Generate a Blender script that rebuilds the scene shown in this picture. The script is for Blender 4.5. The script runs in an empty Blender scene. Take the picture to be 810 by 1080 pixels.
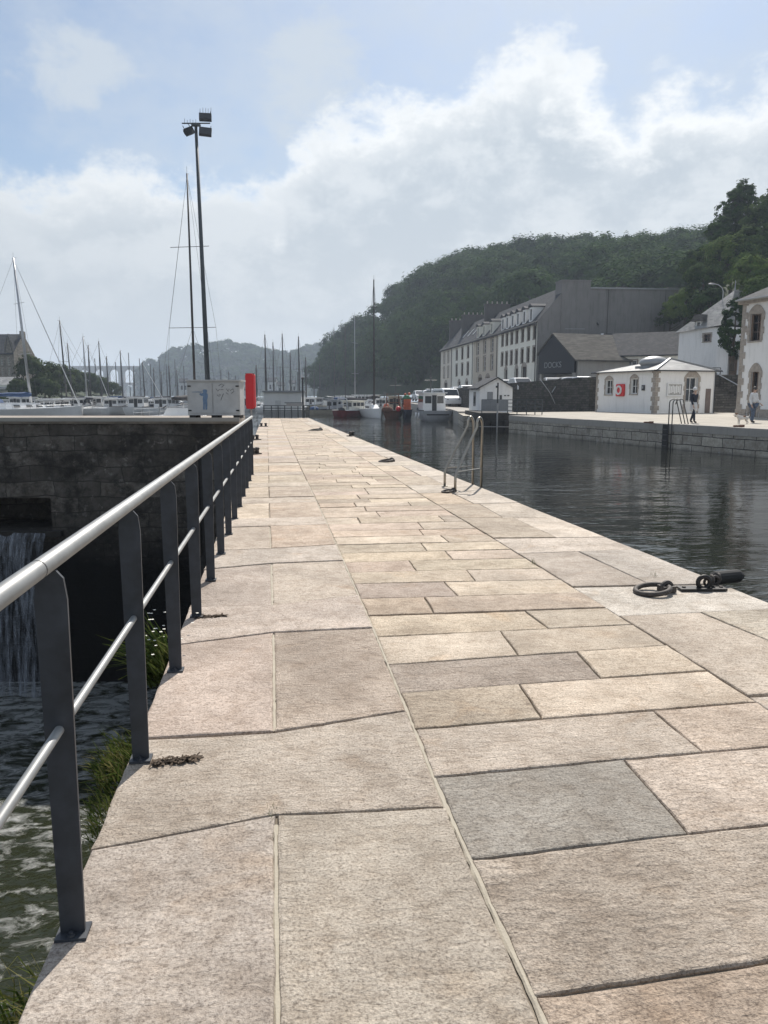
import bpy, bmesh, math, random
import numpy as np
from mathutils import Vector, Matrix
R = math.radians
rnd = random.Random(7)
scene = bpy.context.scene
COL = scene.collection

# ------------------------------------------------------------------ survey helpers
F, HZ, EYE = 812.0, 416.0, 1.55
TILT = math.atan((540 - HZ) / F)
YAW = R(7.147)
CY, SY = math.cos(YAW), math.sin(YAW)
def ray(u, v):
    x, y = (u - 405) / F, (540 - v) / F
    fy = math.cos(TILT) + y * math.sin(TILT)
    fz = -math.sin(TILT) + y * math.cos(TILT)
    return (x * CY + fy * SY, -x * SY + fy * CY, fz), x, fy
def at(u, v, z=0.0):
    r, _, _ = ray(u, v); k = (z - EYE) / r[2]
    return Vector((r[0] * k, r[1] * k, z))
def atd(u, v, d):
    r, _, fy = ray(u, v); k = d / fy
    return Vector((r[0] * k, r[1] * k, EYE + r[2] * k))
def C(cx, d, z=0.0):
    return Vector((cx * CY + d * SY, -cx * SY + d * CY, z))
def gx(u, v): return at(u, v).x
def gy(u, v): return at(u, v).y

# ------------------------------------------------------------------ mesh builder
class MB:
    def __init__(s): s.v = []; s.f = []
    def add(s, vs, fs):
        b = len(s.v); s.v += [tuple(p) for p in vs]; s.f += [tuple(i + b for i in q) for q in fs]; return s
    def box(s, x0, x1, y0, y1, z0, z1):
        vs = [(x0,y0,z0),(x1,y0,z0),(x1,y1,z0),(x0,y1,z0),(x0,y0,z1),(x1,y0,z1),(x1,y1,z1),(x0,y1,z1)]
        return s.add(vs, [(3,2,1,0),(4,5,6,7),(0,1,5,4),(1,2,6,5),(2,3,7,6),(3,0,4,7)])
    def obox(s, c, h, rz=0.0):
        c0, s0 = math.cos(rz), math.sin(rz); vs = []
        for dz in (-1, 1):
            for dx, dy in ((-1,-1),(1,-1),(1,1),(-1,1)):
                x, y = dx*h[0], dy*h[1]
                vs.append((c[0]+x*c0-y*s0, c[1]+x*s0+y*c0, c[2]+dz*h[2]))
        return s.add(vs, [(3,2,1,0),(4,5,6,7),(0,1,5,4),(1,2,6,5),(2,3,7,6),(3,0,4,7)])
    def bar(s, a, b, w, h):
        a, b = Vector(a), Vector(b); d = (b-a).normalized()
        up = Vector((0,0,1)) if abs(d.z) < .95 else Vector((1,0,0))
        r = d.cross(up).normalized(); t = r.cross(d)
        vs = [p + r*(w/2*i) + t*(h/2*j) for p in (a, b) for i, j in ((-1,-1),(1,-1),(1,1),(-1,1))]
        return s.add(vs, [(3,2,1,0),(4,5,6,7),(0,1,5,4),(1,2,6,5),(2,3,7,6),(3,0,4,7)])
    def prism(s, poly, z0, z1):
        n = len(poly)
        vs = [(p[0],p[1],z0) for p in poly] + [(p[0],p[1],z1) for p in poly]
        fs = [tuple(range(n-1,-1,-1)), tuple(range(n,2*n))] + [(i,(i+1)%n,n+(i+1)%n,n+i) for i in range(n)]
        return s.add(vs, fs)
    def ext(s, poly, vec):
        n = len(poly); vec = Vector(vec)
        vs = [Vector(p) for p in poly] + [Vector(p)+vec for p in poly]
        fs = [tuple(range(n-1,-1,-1)), tuple(range(n,2*n))] + [(i,(i+1)%n,n+(i+1)%n,n+i) for i in range(n)]
        return s.add(vs, fs)
    def tube(s, pts, r, n=8, caps=True):
        pts = [Vector(p) for p in pts]; m = len(pts)
        rs = r if isinstance(r, (list, tuple)) else [r]*m
        vs = []; prev = None
        for i, p in enumerate(pts):
            d = (pts[min(i+1,m-1)] - pts[max(i-1,0)]).normalized()
            if prev is None:
                a = Vector((0,0,1)) if abs(d.z) < .9 else Vector((1,0,0))
                q = d.cross(a).normalized()
            else:
                q = (prev - d*prev.dot(d)).normalized()
            prev = q; w = d.cross(q)
            for k in range(n):
                t = 2*math.pi*k/n
                vs.append(p + (q*math.cos(t) + w*math.sin(t))*rs[i])
        fs = [(i*n+k, i*n+(k+1)%n, (i+1)*n+(k+1)%n, (i+1)*n+k) for i in range(m-1) for k in range(n)]
        if caps: fs += [tuple(range(n-1,-1,-1)), tuple(range((m-1)*n, m*n))]
        return s.add(vs, fs)
    def lathe(s, prof, n=16, c=(0,0,0)):
        vs = []; m = len(prof)
        for r, z in prof:
            for k in range(n):
                t = 2*math.pi*k/n; vs.append((c[0]+r*math.cos(t), c[1]+r*math.sin(t), c[2]+z))
        fs = [(i*n+k, i*n+(k+1)%n, (i+1)*n+(k+1)%n, (i+1)*n+k) for i in range(m-1) for k in range(n)]
        fs += [tuple(range(n-1,-1,-1)), tuple(range((m-1)*n, m*n))]
        return s.add(vs, fs)
    def ring(s, c, Rr, r, axis='z', n=20, k=8, a0=0, a1=2*math.pi):
        pts = []; full = abs(a1-a0) > 6.2
        for i in range(n + (0 if full else 1)):
            t = a0 + (a1-a0)*i/n; x, y = Rr*math.cos(t), Rr*math.sin(t)
            pts.append({'z': (c[0]+x,c[1]+y,c[2]), 'y': (c[0]+x,c[1],c[2]+y), 'x': (c[0],c[1]+x,c[2]+y)}[axis])
        if full: pts.append(pts[0])
        return s.tube(pts, r, k, caps=not full)
    def ball(s, c, r, n=10, m=6):
        r = r if isinstance(r, (tuple, list)) else (r, r, r); vs = []
        for i in range(1, m):
            t = math.pi*i/m
            for k in range(n):
                p = 2*math.pi*k/n
                vs.append((c[0]+r[0]*math.sin(t)*math.cos(p), c[1]+r[1]*math.sin(t)*math.sin(p), c[2]-r[2]*math.cos(t)))
        fs = [(i*n+k, i*n+(k+1)%n, (i+1)*n+(k+1)%n, (i+1)*n+k) for i in range(m-2) for k in range(n)]
        b = len(vs); vs += [(c[0],c[1],c[2]-r[2]), (c[0],c[1],c[2]+r[2])]
        fs += [(b, (k+1)%n, k) for k in range(n)] + [(b+1, (m-2)*n+k, (m-2)*n+(k+1)%n) for k in range(n)]
        return s.add(vs, fs)
    def grid(s, fn, nu, nv):
        vs = [fn(i/nu, j/nv) for j in range(nv+1) for i in range(nu+1)]
        fs = [(j*(nu+1)+i, j*(nu+1)+i+1, (j+1)*(nu+1)+i+1, (j+1)*(nu+1)+i) for j in range(nv) for i in range(nu)]
        return s.add(vs, fs)
    def facade(s, x0, x1, z0, z1, holes, y=0.0, rev=.22):
        xs = sorted({x0, x1, *[h[0] for h in holes], *[h[1] for h in holes]})
        zs = sorted({z0, z1, *[h[2] for h in holes], *[h[3] for h in holes]})
        for i in range(len(xs)-1):
            for j in range(len(zs)-1):
                cx, cz = (xs[i]+xs[i+1])/2, (zs[j]+zs[j+1])/2
                if any(h[0]<cx<h[1] and h[2]<cz<h[3] for h in holes): continue
                s.add([(xs[i],y,zs[j]),(xs[i+1],y,zs[j]),(xs[i+1],y,zs[j+1]),(xs[i],y,zs[j+1])], [(0,1,2,3)])
        for a, b, c, d in holes:
            f = [(a,y,c),(b,y,c),(b,y,d),(a,y,d)]; k = [(p[0],y+rev,p[2]) for p in f]
            s.add(f+k, [(0,4,5,1),(1,5,6,2),(2,6,7,3),(3,7,4,0)])
        return s
    def build(s, name, mat, parent=None, smooth=False, loc=None, rz=0.0):
        me = bpy.data.meshes.new(name); me.from_pydata(s.v, [], s.f); me.update()
        if mat is not None: me.materials.append(mat)
        if smooth:
            me.polygons.foreach_set('use_smooth', [True]*len(me.polygons))
        o = bpy.data.objects.new(name, me); COL.objects.link(o)
        if parent is not None: o.parent = parent
        if loc is not None: o.location = loc
        o.rotation_euler = (0, 0, rz)
        return o
    def xf(s, M):
        s.v = [tuple(M @ Vector(p)) for p in s.v]; return s

def tag(o, label=None, cat=None, group=None, kind=None):
    if label: o['label'] = label
    if cat: o['category'] = cat
    if group: o['group'] = group
    if kind: o['kind'] = kind
    return o
def empty(name, loc, rz=0.0, label=None, cat=None, group=None):
    o = bpy.data.objects.new(name, None); COL.objects.link(o)
    o.location = loc; o.rotation_euler = (0, 0, rz); o.empty_display_size = .2
    return tag(o, label, cat, group)
def copy_tree(o, parent=None):
    c = o.copy(); COL.objects.link(c)
    if parent is not None: c.parent = parent
    for ch in list(o.children): copy_tree(ch, c)
    return c
def quads_mesh(name, Q, mat, parent=None):
    n = len(Q); me = bpy.data.meshes.new(name)
    me.vertices.add(n*4); me.vertices.foreach_set('co', Q.astype(np.float32).ravel())
    me.loops.add(n*4); me.loops.foreach_set('vertex_index', np.arange(n*4, dtype=np.int32))
    me.polygons.add(n); me.polygons.foreach_set('loop_start', np.arange(0, n*4, 4, dtype=np.int32))
    try: me.polygons.foreach_set('loop_total', np.full(n, 4, dtype=np.int32))
    except Exception: pass
    me.update(calc_edges=True); me.validate()
    me.materials.append(mat)
    o = bpy.data.objects.new(name, me); COL.objects.link(o)
    if parent is not None: o.parent = parent
    return o

# ------------------------------------------------------------------ materials
class NT:
    def __init__(s, name):
        m = bpy.data.materials.new(name); m.use_nodes = True; s.m = m; s.t = m.node_tree; s.n = s.t.nodes
        s.n.clear(); s.out = s.n.new('ShaderNodeOutputMaterial')
        s.b = s.n.new('ShaderNodeBsdfPrincipled'); s.l(s.b.outputs[0], s.out.inputs[0])
    def l(s, a, b): s.t.links.new(a, b)
    def put(s, sock, v):
        if hasattr(v, 'is_linked') or hasattr(v, 'links'): s.l(v, sock)
        else: sock.default_value = v
    def co(s, kind='Object', scale=(1,1,1)):
        c = s.n.new('ShaderNodeTexCoord').outputs[kind]
        if tuple(scale) == (1,1,1): return c
        m = s.n.new('ShaderNodeMapping'); m.inputs['Scale'].default_value = scale; s.l(c, m.inputs[0]); return m.outputs[0]
    def noise(s, vec, scale, detail=4, rough=.55, dist=0):
        n = s.n.new('ShaderNodeTexNoise'); n.inputs['Scale'].default_value = scale; n.inputs['Detail'].default_value = detail
        n.inputs['Roughness'].default_value = rough; n.inputs['Distortion'].default_value = dist
        if vec is not None: s.l(vec, n.inputs['Vector'])
        return n.outputs[0]
    def voro(s, vec, scale, feat='F1'):
        n = s.n.new('ShaderNodeTexVoronoi'); n.inputs['Scale'].default_value = scale; n.feature = feat
        s.l(vec, n.inputs['Vector']); return n
    def ramp(s, fac, stops):
        r = s.n.new('ShaderNodeValToRGB'); e = r.color_ramp.elements
        while len(e) < len(stops): e.new(.5)
        for k, (p, c) in zip(e, stops):
            k.position = p; k.color = (c, c, c, 1) if not isinstance(c, (tuple, list)) else (*c, 1)
        s.put(r.inputs[0], fac); return r.outputs[0]
    def mix(s, fac, a, b, mode='MIX'):
        m = s.n.new('ShaderNodeMix'); m.data_type = 'RGBA'; m.blend_type = mode
        s.put(m.inputs[0], fac)
        for k, v in ((6, a), (7, b)):
            s.put(m.inputs[k], (*v, 1) if isinstance(v, (tuple, list)) and len(v) == 3 else v)
        return m.outputs[2]
    def math(s, op, a, b=0.0, c=None, clamp=False):
        m = s.n.new('ShaderNodeMath'); m.operation = op; m.use_clamp = clamp
        s.put(m.inputs[0], a); s.put(m.inputs[1], b)
        if c is not None: s.put(m.inputs[2], c)
        return m.outputs[0]
    def sep(s, vec):
        n = s.n.new('ShaderNodeSeparateXYZ'); s.l(vec, n.inputs[0]); return n.outputs
    def comb(s, x, y, z=0.0):
        n = s.n.new('ShaderNodeCombineXYZ')
        for i, v in enumerate((x, y, z)): s.put(n.inputs[i], v)
        return n.outputs[0]
    def bump(s, h, strength=.4, dist=.01, normal=None):
        b = s.n.new('ShaderNodeBump'); b.inputs['Strength'].default_value = strength; b.inputs['Distance'].default_value = dist
        s.l(h, b.inputs['Height'])
        if normal is not None: s.l(normal, b.inputs['Normal'])
        s.l(b.outputs[0], s.b.inputs['Normal']); return b.outputs[0]
    def wallvec(s):
        g = s.n.new('ShaderNodeNewGeometry'); t = s.n.new('ShaderNodeVectorTransform')
        t.vector_type = 'NORMAL'; t.convert_from = 'WORLD'; t.convert_to = 'OBJECT'; s.l(g.outputs['Normal'], t.inputs[0])
        n = s.sep(t.outputs[0]); p = s.sep(s.co())
        k = s.math('GREATER_THAN', s.math('ABSOLUTE', n[0]), s.math('ABSOLUTE', n[1]))
        h = s.math('ADD', s.math('MULTIPLY', p[1], k), s.math('MULTIPLY', p[0], s.math('SUBTRACT', 1.0, k)))
        return s.comb(h, p[2], 0.0)
    def bricks(s, vec, w, h, mortar=.02, off=.5):
        n = s.n.new('ShaderNodeTexBrick'); n.inputs['Scale'].default_value = 1; n.offset = off
        n.inputs['Brick Width'].default_value = w; n.inputs['Row Height'].default_value = h
        n.inputs['Mortar Size'].default_value = mortar; n.inputs['Mortar Smooth'].default_value = .3
        n.inputs['Color1'].default_value = (0,0,0,1); n.inputs['Color2'].default_value = (1,1,1,1); n.inputs['Mortar'].default_value = (.5,.5,.5,1)
        s.l(vec, n.inputs['Vector']); return n.outputs
    def set(s, **k):
        for a, v in k.items():
            s.put(s.b.inputs[{'col':'Base Color','rough':'Roughness','metal':'Metallic','spec':'Specular IOR Level','alpha':'Alpha','ior':'IOR','trans':'Transmission Weight','coat':'Coat Weight'}[a]],
                  (*v, 1) if isinstance(v, (tuple, list)) and len(v) == 3 else v)
        return s.m

def plain(name, col, rough=.6, metal=0.0, var=.12, scale=3.0, bump=0.0, spec=.5):
    n = NT(name); v = n.co()
    k = n.noise(v, scale, 5, .6)
    c = n.mix(n.ramp(k, [(.3, 0.0), (.7, 1.0)]), tuple(x*(1-var) for x in col), tuple(min(1, x*(1+var)) for x in col))
    n.set(col=c, rough=n.math('MULTIPLY_ADD', k, .15, rough-.07), metal=metal, spec=spec)
    if bump: n.bump(n.noise(v, scale*12, 4), .3, bump)
    return n.m

M = {}
def make_materials():
    # --- granite paving, one colour per slab in the 'tint' attribute
    n = NT('granite_slab')
    a = n.n.new('ShaderNodeAttribute'); a.attribute_name = 'tint'; tint = a.outputs['Color']
    g = n.n.new('ShaderNodeNewGeometry'); ri = g.outputs['Random Per Island']
    vv = n.n.new('ShaderNodeVectorMath'); vv.operation = 'ADD'; n.l(n.co(), vv.inputs[0])
    n.l(n.comb(n.math('MULTIPLY', ri, 37.0), n.math('MULTIPLY', ri, 91.0), 0.0), vv.inputs[1]); v = vv.outputs[0]
    r2 = n.math('FRACT', n.math('MULTIPLY', ri, 17.3))
    st = n.n.new('ShaderNodeMapping'); st.inputs['Scale'].default_value = (1.0, 1.9, 1); n.l(v, st.inputs[0])
    big = n.noise(v, 1.5, 6, .62, .4); mid = n.noise(v, 6.5, 6, .65, .3); rel = n.noise(st.outputs[0], 19, 6, .68, .5); fine = n.noise(v, 105, 3, .6); grit = n.noise(v, 260, 2, .5)
    c = n.mix(n.ramp(big, [(.34, .0), (.66, 1.0)]), n.mix(1.0, tint, (.76,.745,.73), 'MULTIPLY'), n.mix(1.0, tint, (1.15,1.145,1.14), 'MULTIPLY'))
    c = n.mix(n.math('MULTIPLY', n.ramp(mid, [(.38, 1.0), (.56, .0)]), .9), c, n.mix(1.0, c, (.80,.77,.74), 'MULTIPLY'))
    c = n.mix(n.ramp(rel, [(.34, .75), (.50, .0)]), c, n.mix(1.0, c, (.66,.63,.60), 'MULTIPLY'))  # shadow lines of the hammered relief, darkened into the colour
    c = n.mix(n.ramp(fine, [(.34, .8), (.48, .0)]), c, n.mix(1.0, c, (.46,.43,.41), 'MULTIPLY'))
    c = n.mix(n.ramp(fine, [(.53, .0), (.68, .7)]), c, n.mix(1.0, c, (1.4,1.39,1.37), 'MULTIPLY'))
    c = n.mix(n.ramp(grit, [(.36, .5), (.5, .0)]), c, n.mix(1.0, c, (.6,.58,.57), 'MULTIPLY'))
    # rust and damp stains, a few dark spots
    c = n.mix(n.ramp(n.noise(v, 2.3, 5, .6, .8), [(.60, 0.0), (.74, .38)]), c, n.mix(1.0, c, (.92,.74,.55), 'MULTIPLY'))
    c = n.mix(n.ramp(n.noise(n.co(), 1.1, 7, .72, .5), [(.60, 0.0), (.70, .35)]), c, n.mix(1.0, c, (.55,.53,.50), 'MULTIPLY'))
    c = n.mix(n.ramp(n.noise(v, 5.1, 6, .75, .6), [(.70, 0.0), (.755, .6)]), c, (.12,.105,.09))
    n.set(col=c, rough=.80, spec=.35)
    hh = n.math('ADD', n.math('MULTIPLY', rel, 1.5), n.math('MULTIPLY', fine, .35))
    hh = n.math('ADD', hh, n.math('MULTIPLY', mid, 1.6))
    n.bump(n.math('MULTIPLY', hh, n.math('MULTIPLY_ADD', r2, .8, .6)), .8, .012); M['slab'] = n.m
    n = NT('joint_mortar'); v = n.co()
    k = n.noise(v, 2.2, 4)
    c = n.mix(n.ramp(k, [(.42, 0.0), (.58, 1.0)]), (.17,.14,.105), (.31,.265,.205))
    n.set(col=n.mix(n.ramp(n.noise(v, 60, 3), [(.4, .4), (.6, 0.0)]), c, (.09,.075,.06)), rough=.9)
    n.bump(n.noise(v, 90, 3), .6, .008); M['joint'] = n.m
    n = NT('pale_mortar'); v = n.co()
    n.set(col=n.mix(n.noise(v, 14, 4), (.33,.29,.23), (.44,.40,.32)), rough=.9); n.bump(n.noise(v, 120, 3), .5, .004); M['pale_mortar'] = n.m
    # --- quay wall blocks
    def blocks(name, c1, c2, w, h, mort, dark, rough=.85, wet=None, moss=None, bstr=.7, lich=None, wv=.10):
        n = NT(name); v = n.wallvec(); o = n.co()
        wob = n.n.new('ShaderNodeVectorMath'); wob.operation = 'MULTIPLY_ADD'
        nz = n.n.new('ShaderNodeTexNoise'); nz.inputs['Scale'].default_value = 1.6; nz.inputs['Detail'].default_value = 5; n.l(v, nz.inputs['Vector'])
        n.l(nz.outputs['Color'], wob.inputs[0]); wob.inputs[1].default_value = (.20, wv, 0); n.l(v, wob.inputs[2])
        b = n.bricks(wob.outputs[0], w, h, mort)
        c = n.mix(b[0], c1, c2)
        c = n.mix(n.ramp(n.noise(o, 1.3, 6, .65), [(.38, .75), (.6, 0.0)]), c, n.mix(1.0, c, (.55,.53,.5), 'MULTIPLY'))
        c = n.mix(n.ramp(n.noise(o, 7, 5, .7), [(.4, .6), (.6, 0.0)]), c, n.mix(1.0, c, (.6,.58,.55), 'MULTIPLY'))
        c = n.mix(n.ramp(n.noise(o, 5, 5, .7, .5), [(.60, 0.0), (.68, .55)]), c, tuple(min(.7, x*1.9) for x in c2))
        if lich:
            vo = n.voro(o, 4.5); c = n.mix(n.ramp(n.math('ADD', vo.outputs[0], n.math('MULTIPLY', n.noise(o, 9, 5, .7), .9)), [(.46, .75), (.66, 0.0)]), c, lich)
            c = n.mix(n.ramp(n.noise(o, 1.6, 8, .75), [(.46, 0.0), (.60, .9)]), c, tuple(x*.25 for x in c1))
        c = n.mix(b[1], c, dark)
        z = n.sep(o)[2]
        if wet:
            zz = n.math('ADD', z, n.math('MULTIPLY', n.noise(o, 1.2, 5), wet[2]))
            k = n.n.new('ShaderNodeMapRange'); k.inputs[1].default_value = wet[0]; k.inputs[2].default_value = wet[1]; k.inputs[3].default_value = 1; k.inputs[4].default_value = 0
            n.l(zz, k.inputs[0]); c = n.mix(k.outputs[0], c, wet[3])
        if moss:
            c = n.mix(n.ramp(n.noise(o, 2.2, 6, .7), [(.52, 0.0), (.62, moss[1])]), c, moss[0])
        n.set(col=c, rough=rough, spec=.3)
        hgt = n.math('SUBTRACT', n.math('MULTIPLY', n.noise(o, 6, 6, .7), .7), b[1])
        n.bump(hgt, bstr, .05); return n.m
    M['quay_blocks'] = blocks('quay_blocks', (.42,.39,.34), (.60,.56,.48), 1.25, .42, .02, (.06,.055,.05), wet=(-1.15, -.85, .35, (.035,.037,.03)))
    M['weir_blocks'] = blocks('weir_blocks', (.105,.094,.084), (.215,.193,.170), .88, .29, .008, (.055,.049,.043), wet=(-1.25, .10, .95, (.005,.005,.005)), lich=(.30,.29,.26), bstr=1.2, wv=.17)
    M['dark_wall'] = blocks('dark_wall', (.05,.047,.043), (.13,.12,.108), .42, .2, .02, (.02,.02,.018), moss=((.03,.036,.018), .6))
    M['mossy_wall'] = blocks('mossy_wall', (.03,.03,.027), (.06,.058,.05), 1.0, .45, .02, (.01,.01,.009), moss=((.04,.055,.015), .9))
    M['old_stone'] = blocks('old_stone', (.22,.20,.17), (.33,.30,.26), .6, .3, .02, (.13,.12,.10))
    M['stair_stone'] = blocks('stair_stone', (.12,.11,.10), (.2,.185,.165), .9, .19, .02, (.04,.04,.035))
    # --- lime render
    def render(name, col, streak=.25, var=.1):
        n = NT(name); o = n.co(); v = n.wallvec()
        sc = n.n.new('ShaderNodeMapping'); sc.inputs['Scale'].default_value = (3.0, .35, 1); n.l(v, sc.inputs[0])
        c = n.mix(n.noise(o, .8, 5, .6), tuple(x*(1-var) for x in col), tuple(min(.85, x*(1+var)) for x in col))
        c = n.mix(n.ramp(n.noise(sc.outputs[0], 1.0, 6, .7), [(.5, 0.0), (.75, streak)]), c, tuple(x*.42 for x in col))
        n.set(col=c, rough=.9, spec=.2); n.bump(n.noise(o, 30, 4), .25, .01); return n.m
    M['white_render'] = render('white_render', (.85,.845,.82), .35)
    M['cream_render'] = render('cream_render', (.80,.77,.69), .3)
    M['tan_render'] = render('tan_render', (.52,.47,.395), .4)
    M['buff_render'] = render('buff_render', (.68,.63,.55), .3)
    M['grey_render'] = render('grey_render', (.235,.225,.215), .6, .2)
    M['dark_slate_wall'] = render('dark_slate_wall', (.125,.118,.112), .5, .2)
    M['far_render'] = render('far_render', (.66,.66,.64), .2)
    M['concrete'] = render('concrete', (.36,.34,.31), .3)
    # --- slate roofs
    def slate(name, c1, c2, w=.28, h=.16, rough=.8, spec=.12):
        n = NT(name); o = n.co(); p = n.sep(o)
        v = n.comb(n.math('ADD', p[0], n.math('MULTIPLY', p[1], .37)), n.math('MULTIPLY', p[2], 1.3), 0.0)
        b = n.bricks(v, w, h, .012)
        c = n.mix(b[0], c1, c2)
        c = n.mix(n.ramp(n.noise(o, 1.2, 5, .6), [(.4, .6), (.62, 0.0)]), c, n.mix(1.0, c, (.6,.62,.6), 'MULTIPLY'))
        c = n.mix(n.ramp(n.noise(o, 3.5, 6, .7), [(.6, 0.0), (.7, .4)]), c, (.17,.17,.12))
        n.set(col=c, rough=rough, spec=spec); n.bump(n.math('SUBTRACT', b[0], n.math('MULTIPLY', b[1], 2.0)), .3, .02); return n.m
    M['slate'] = slate('slate', (.042,.045,.053), (.075,.078,.088))
    M['old_slate'] = slate('old_slate', (.085,.08,.074), (.15,.142,.13), rough=.85, spec=.08)
    M['pale_slate'] = slate('pale_slate', (.20,.20,.20), (.36,.355,.345), .34, .2, rough=.5, spec=.4)
    M['stone_trim'] = plain('stone_trim', (.27,.235,.20), .85, var=.3, scale=4, bump=.01)
    M['tan_trim'] = plain('tan_trim', (.35,.31,.27), .85, var=.25, scale=5, bump=.01)
    M['white_paint'] = plain('white_paint', (.74,.74,.73), .35, var=.05)
    M['gel_white'] = plain('gel_white', (.84,.84,.83), .22, var=.04)
    M['cabinet_paint'] = plain('cabinet_paint', (.50,.50,.49), .45, var=.12, scale=5)
    M['blue_paint'] = plain('blue_paint', (.16,.24,.36), .6, var=.2, scale=30)
    M['black_paint'] = plain('black_paint', (.02,.02,.022), .5, var=.3, scale=6)
    M['black_cladding'] = plain('black_cladding', (.010,.012,.018), .6, var=.25, scale=3)
    M['red_paint'] = plain('red_paint', (.62,.015,.022), .38, var=.1)
    M['dark_red'] = plain('dark_red', (.16,.012,.016), .35, var=.2)
    M['orange'] = plain('orange', (.52,.10,.03), .5, var=.25)
    M['rust'] = plain('rust', (.14,.06,.035), .85, var=.5, scale=14, bump=.004)
    M['green_net'] = plain('green_net', (.05,.19,.10), .85, var=.4, scale=8, bump=.02)
    M['navy_hull'] = plain('navy_hull', (.012,.018,.04), .3, var=.2)
    M['grey_hull'] = plain('grey_hull', (.40,.41,.43), .35, var=.1)
    M['tan_hull'] = plain('tan_hull', (.42,.38,.30), .5, var=.2)
    M['blue_cover'] = plain('blue_cover', (.035,.075,.17), .8, var=.3, scale=5, bump=.02)
    M['bright_blue'] = plain('bright_blue', (.02,.12,.48), .7, var=.25, scale=5, bump=.02)
    M['dark_cover'] = plain('dark_cover', (.035,.035,.04), .85, var=.3, scale=5, bump=.02)
    M['alu'] = plain('alu', (.48,.49,.50), .38, metal=.6, var=.08)
    M['galv'] = plain('galv', (.30,.305,.30), .5, metal=.3, var=.12, scale=9, bump=.0006)
    M['steel'] = plain('steel', (.36,.335,.29), .36, metal=.85, var=.15, scale=6)
    M['mast_grey'] = plain('mast_grey', (.085,.085,.085), .5, metal=.3, var=.15)
    M['mast_dark'] = plain('mast_dark', (.035,.028,.025), .5, var=.2)
    M['pole_steel'] = plain('pole_steel', (.055,.065,.07), .5, metal=.3, var=.2)
    M['railing_paint'] = plain('railing_paint', (.036,.042,.052), .5, var=.35, scale=9, bump=.0008)
    M['wire'] = plain('wire', (.10,.10,.10), .5, metal=.4, var=.05)
    M['glass'] = NT('glass').set(col=(.018,.021,.024), rough=.08, spec=.7)
    M['dark_glass'] = NT('dark_glass').set(col=(.03,.033,.036), rough=.12, spec=.6)
    M['car_glass'] = NT('car_glass').set(col=(.015,.017,.02), rough=.05, spec=.8)
    M['rubber'] = plain('rubber', (.018,.018,.019), .8, var=.2, scale=20)
    M['iron'] = plain('iron', (.075,.066,.06), .7, metal=.3, var=.35, scale=30, bump=.003)
    M['black_iron'] = plain('black_iron', (.024,.022,.022), .55, metal=.3, var=.4, scale=25, bump=.003)
    M['timber_dark'] = plain('timber_dark', (.028,.025,.022), .9, var=.4, scale=5, bump=.01)
    M['timber'] = plain('timber', (.14,.095,.065), .8, var=.3, scale=5, bump=.006)
    M['shutter'] = plain('shutter', (.15,.115,.10), .7, var=.2)
    M['pewter'] = plain('pewter', (.30,.305,.31), .45, metal=.3, var=.12)
    M['grey_panel'] = plain('grey_panel', (.24,.25,.26), .5, metal=.2, var=.12)
    M['noticeboard'] = plain('noticeboard', (.36,.35,.33), .5, var=.3, scale=9)
    M['car_white'] = NT('car_white').set(col=(.76,.77,.78), rough=.22, coat=.5)
    M['car_silver'] = NT('car_silver').set(col=(.42,.43,.45), rough=.28, metal=.4, coat=.5)
    M['car_dark'] = NT('car_dark').set(col=(.03,.034,.042), rough=.2, coat=.6)
    M['bark'] = plain('bark', (.075,.06,.045), .95, var=.4, scale=9, bump=.02)
    M['soil'] = plain('soil', (.05,.045,.03), .95, var=.3, scale=2)
    M['undergrowth'] = plain('undergrowth', (.030,.045,.018), .95, var=.5, scale=.6)
    M['asphalt'] = plain('asphalt', (.17,.165,.155), .9, var=.2, scale=1.5, bump=.006)
    M['sand_paving'] = plain('sand_paving', (.36,.33,.28), .9, var=.18, scale=.8, bump=.006)
    M['skin'] = plain('skin', (.50,.33,.25), .55, var=.06)
    M['white_hair'] = plain('white_hair', (.72,.71,.69), .7, var=.1, scale=20)
    M['dark_hair'] = plain('dark_hair', (.03,.022,.017), .6, var=.3, scale=20)
    M['navy_cloth'] = plain('navy_cloth', (.016,.021,.035), .9, var=.2, scale=8)
    M['grey_cloth'] = plain('grey_cloth', (.60,.60,.60), .9, var=.15, scale=8)
    M['pale_cloth'] = plain('pale_cloth', (.62,.63,.64), .9, var=.12, scale=8)
    M['jeans'] = plain('jeans', (.085,.115,.17), .9, var=.2, scale=10)
    M['black_cloth'] = plain('black_cloth', (.02,.02,.023), .9, var=.2, scale=8)
    M['dog_coat'] = plain('dog_coat', (.62,.58,.53), .9, var=.15, scale=12)
    M['dog_brown'] = plain('dog_brown', (.19,.10,.055), .9, var=.2, scale=12)
    # foliage
    def leaf(name, c1, c2, c3, tscale=.12, trans=.25):
        n = NT(name); g = n.n.new('ShaderNodeNewGeometry')
        k = n.noise(g.outputs['Position'], tscale, 3, .6)
        c = n.mix(n.ramp(k, [(.36, 0.0), (.64, 1.0)]), c1, c2)
        c = n.mix(n.ramp(g.outputs['Random Per Island'], [(.55, 0.0), (1.0, .8)]), c, c3)
        n.set(col=c, rough=.9, spec=.03)
        tr = n.n.new('ShaderNodeBsdfTranslucent'); n.l(c, tr.inputs[0])
        ms = n.n.new('ShaderNodeMixShader'); ms.inputs[0].default_value = trans
        n.l(n.b.outputs[0], ms.inputs[1]); n.l(tr.outputs[0], ms.inputs[2]); n.l(ms.outputs[0], n.out.inputs[0]); return n.m
    M['leaf_wood'] = leaf('leaf_wood', (.014,.038,.010), (.044,.088,.020), (.062,.112,.026), .085)
    M['leaf_dark'] = leaf('leaf_dark', (.026,.056,.016), (.060,.105,.026), (.10,.145,.04), .4)
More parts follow.
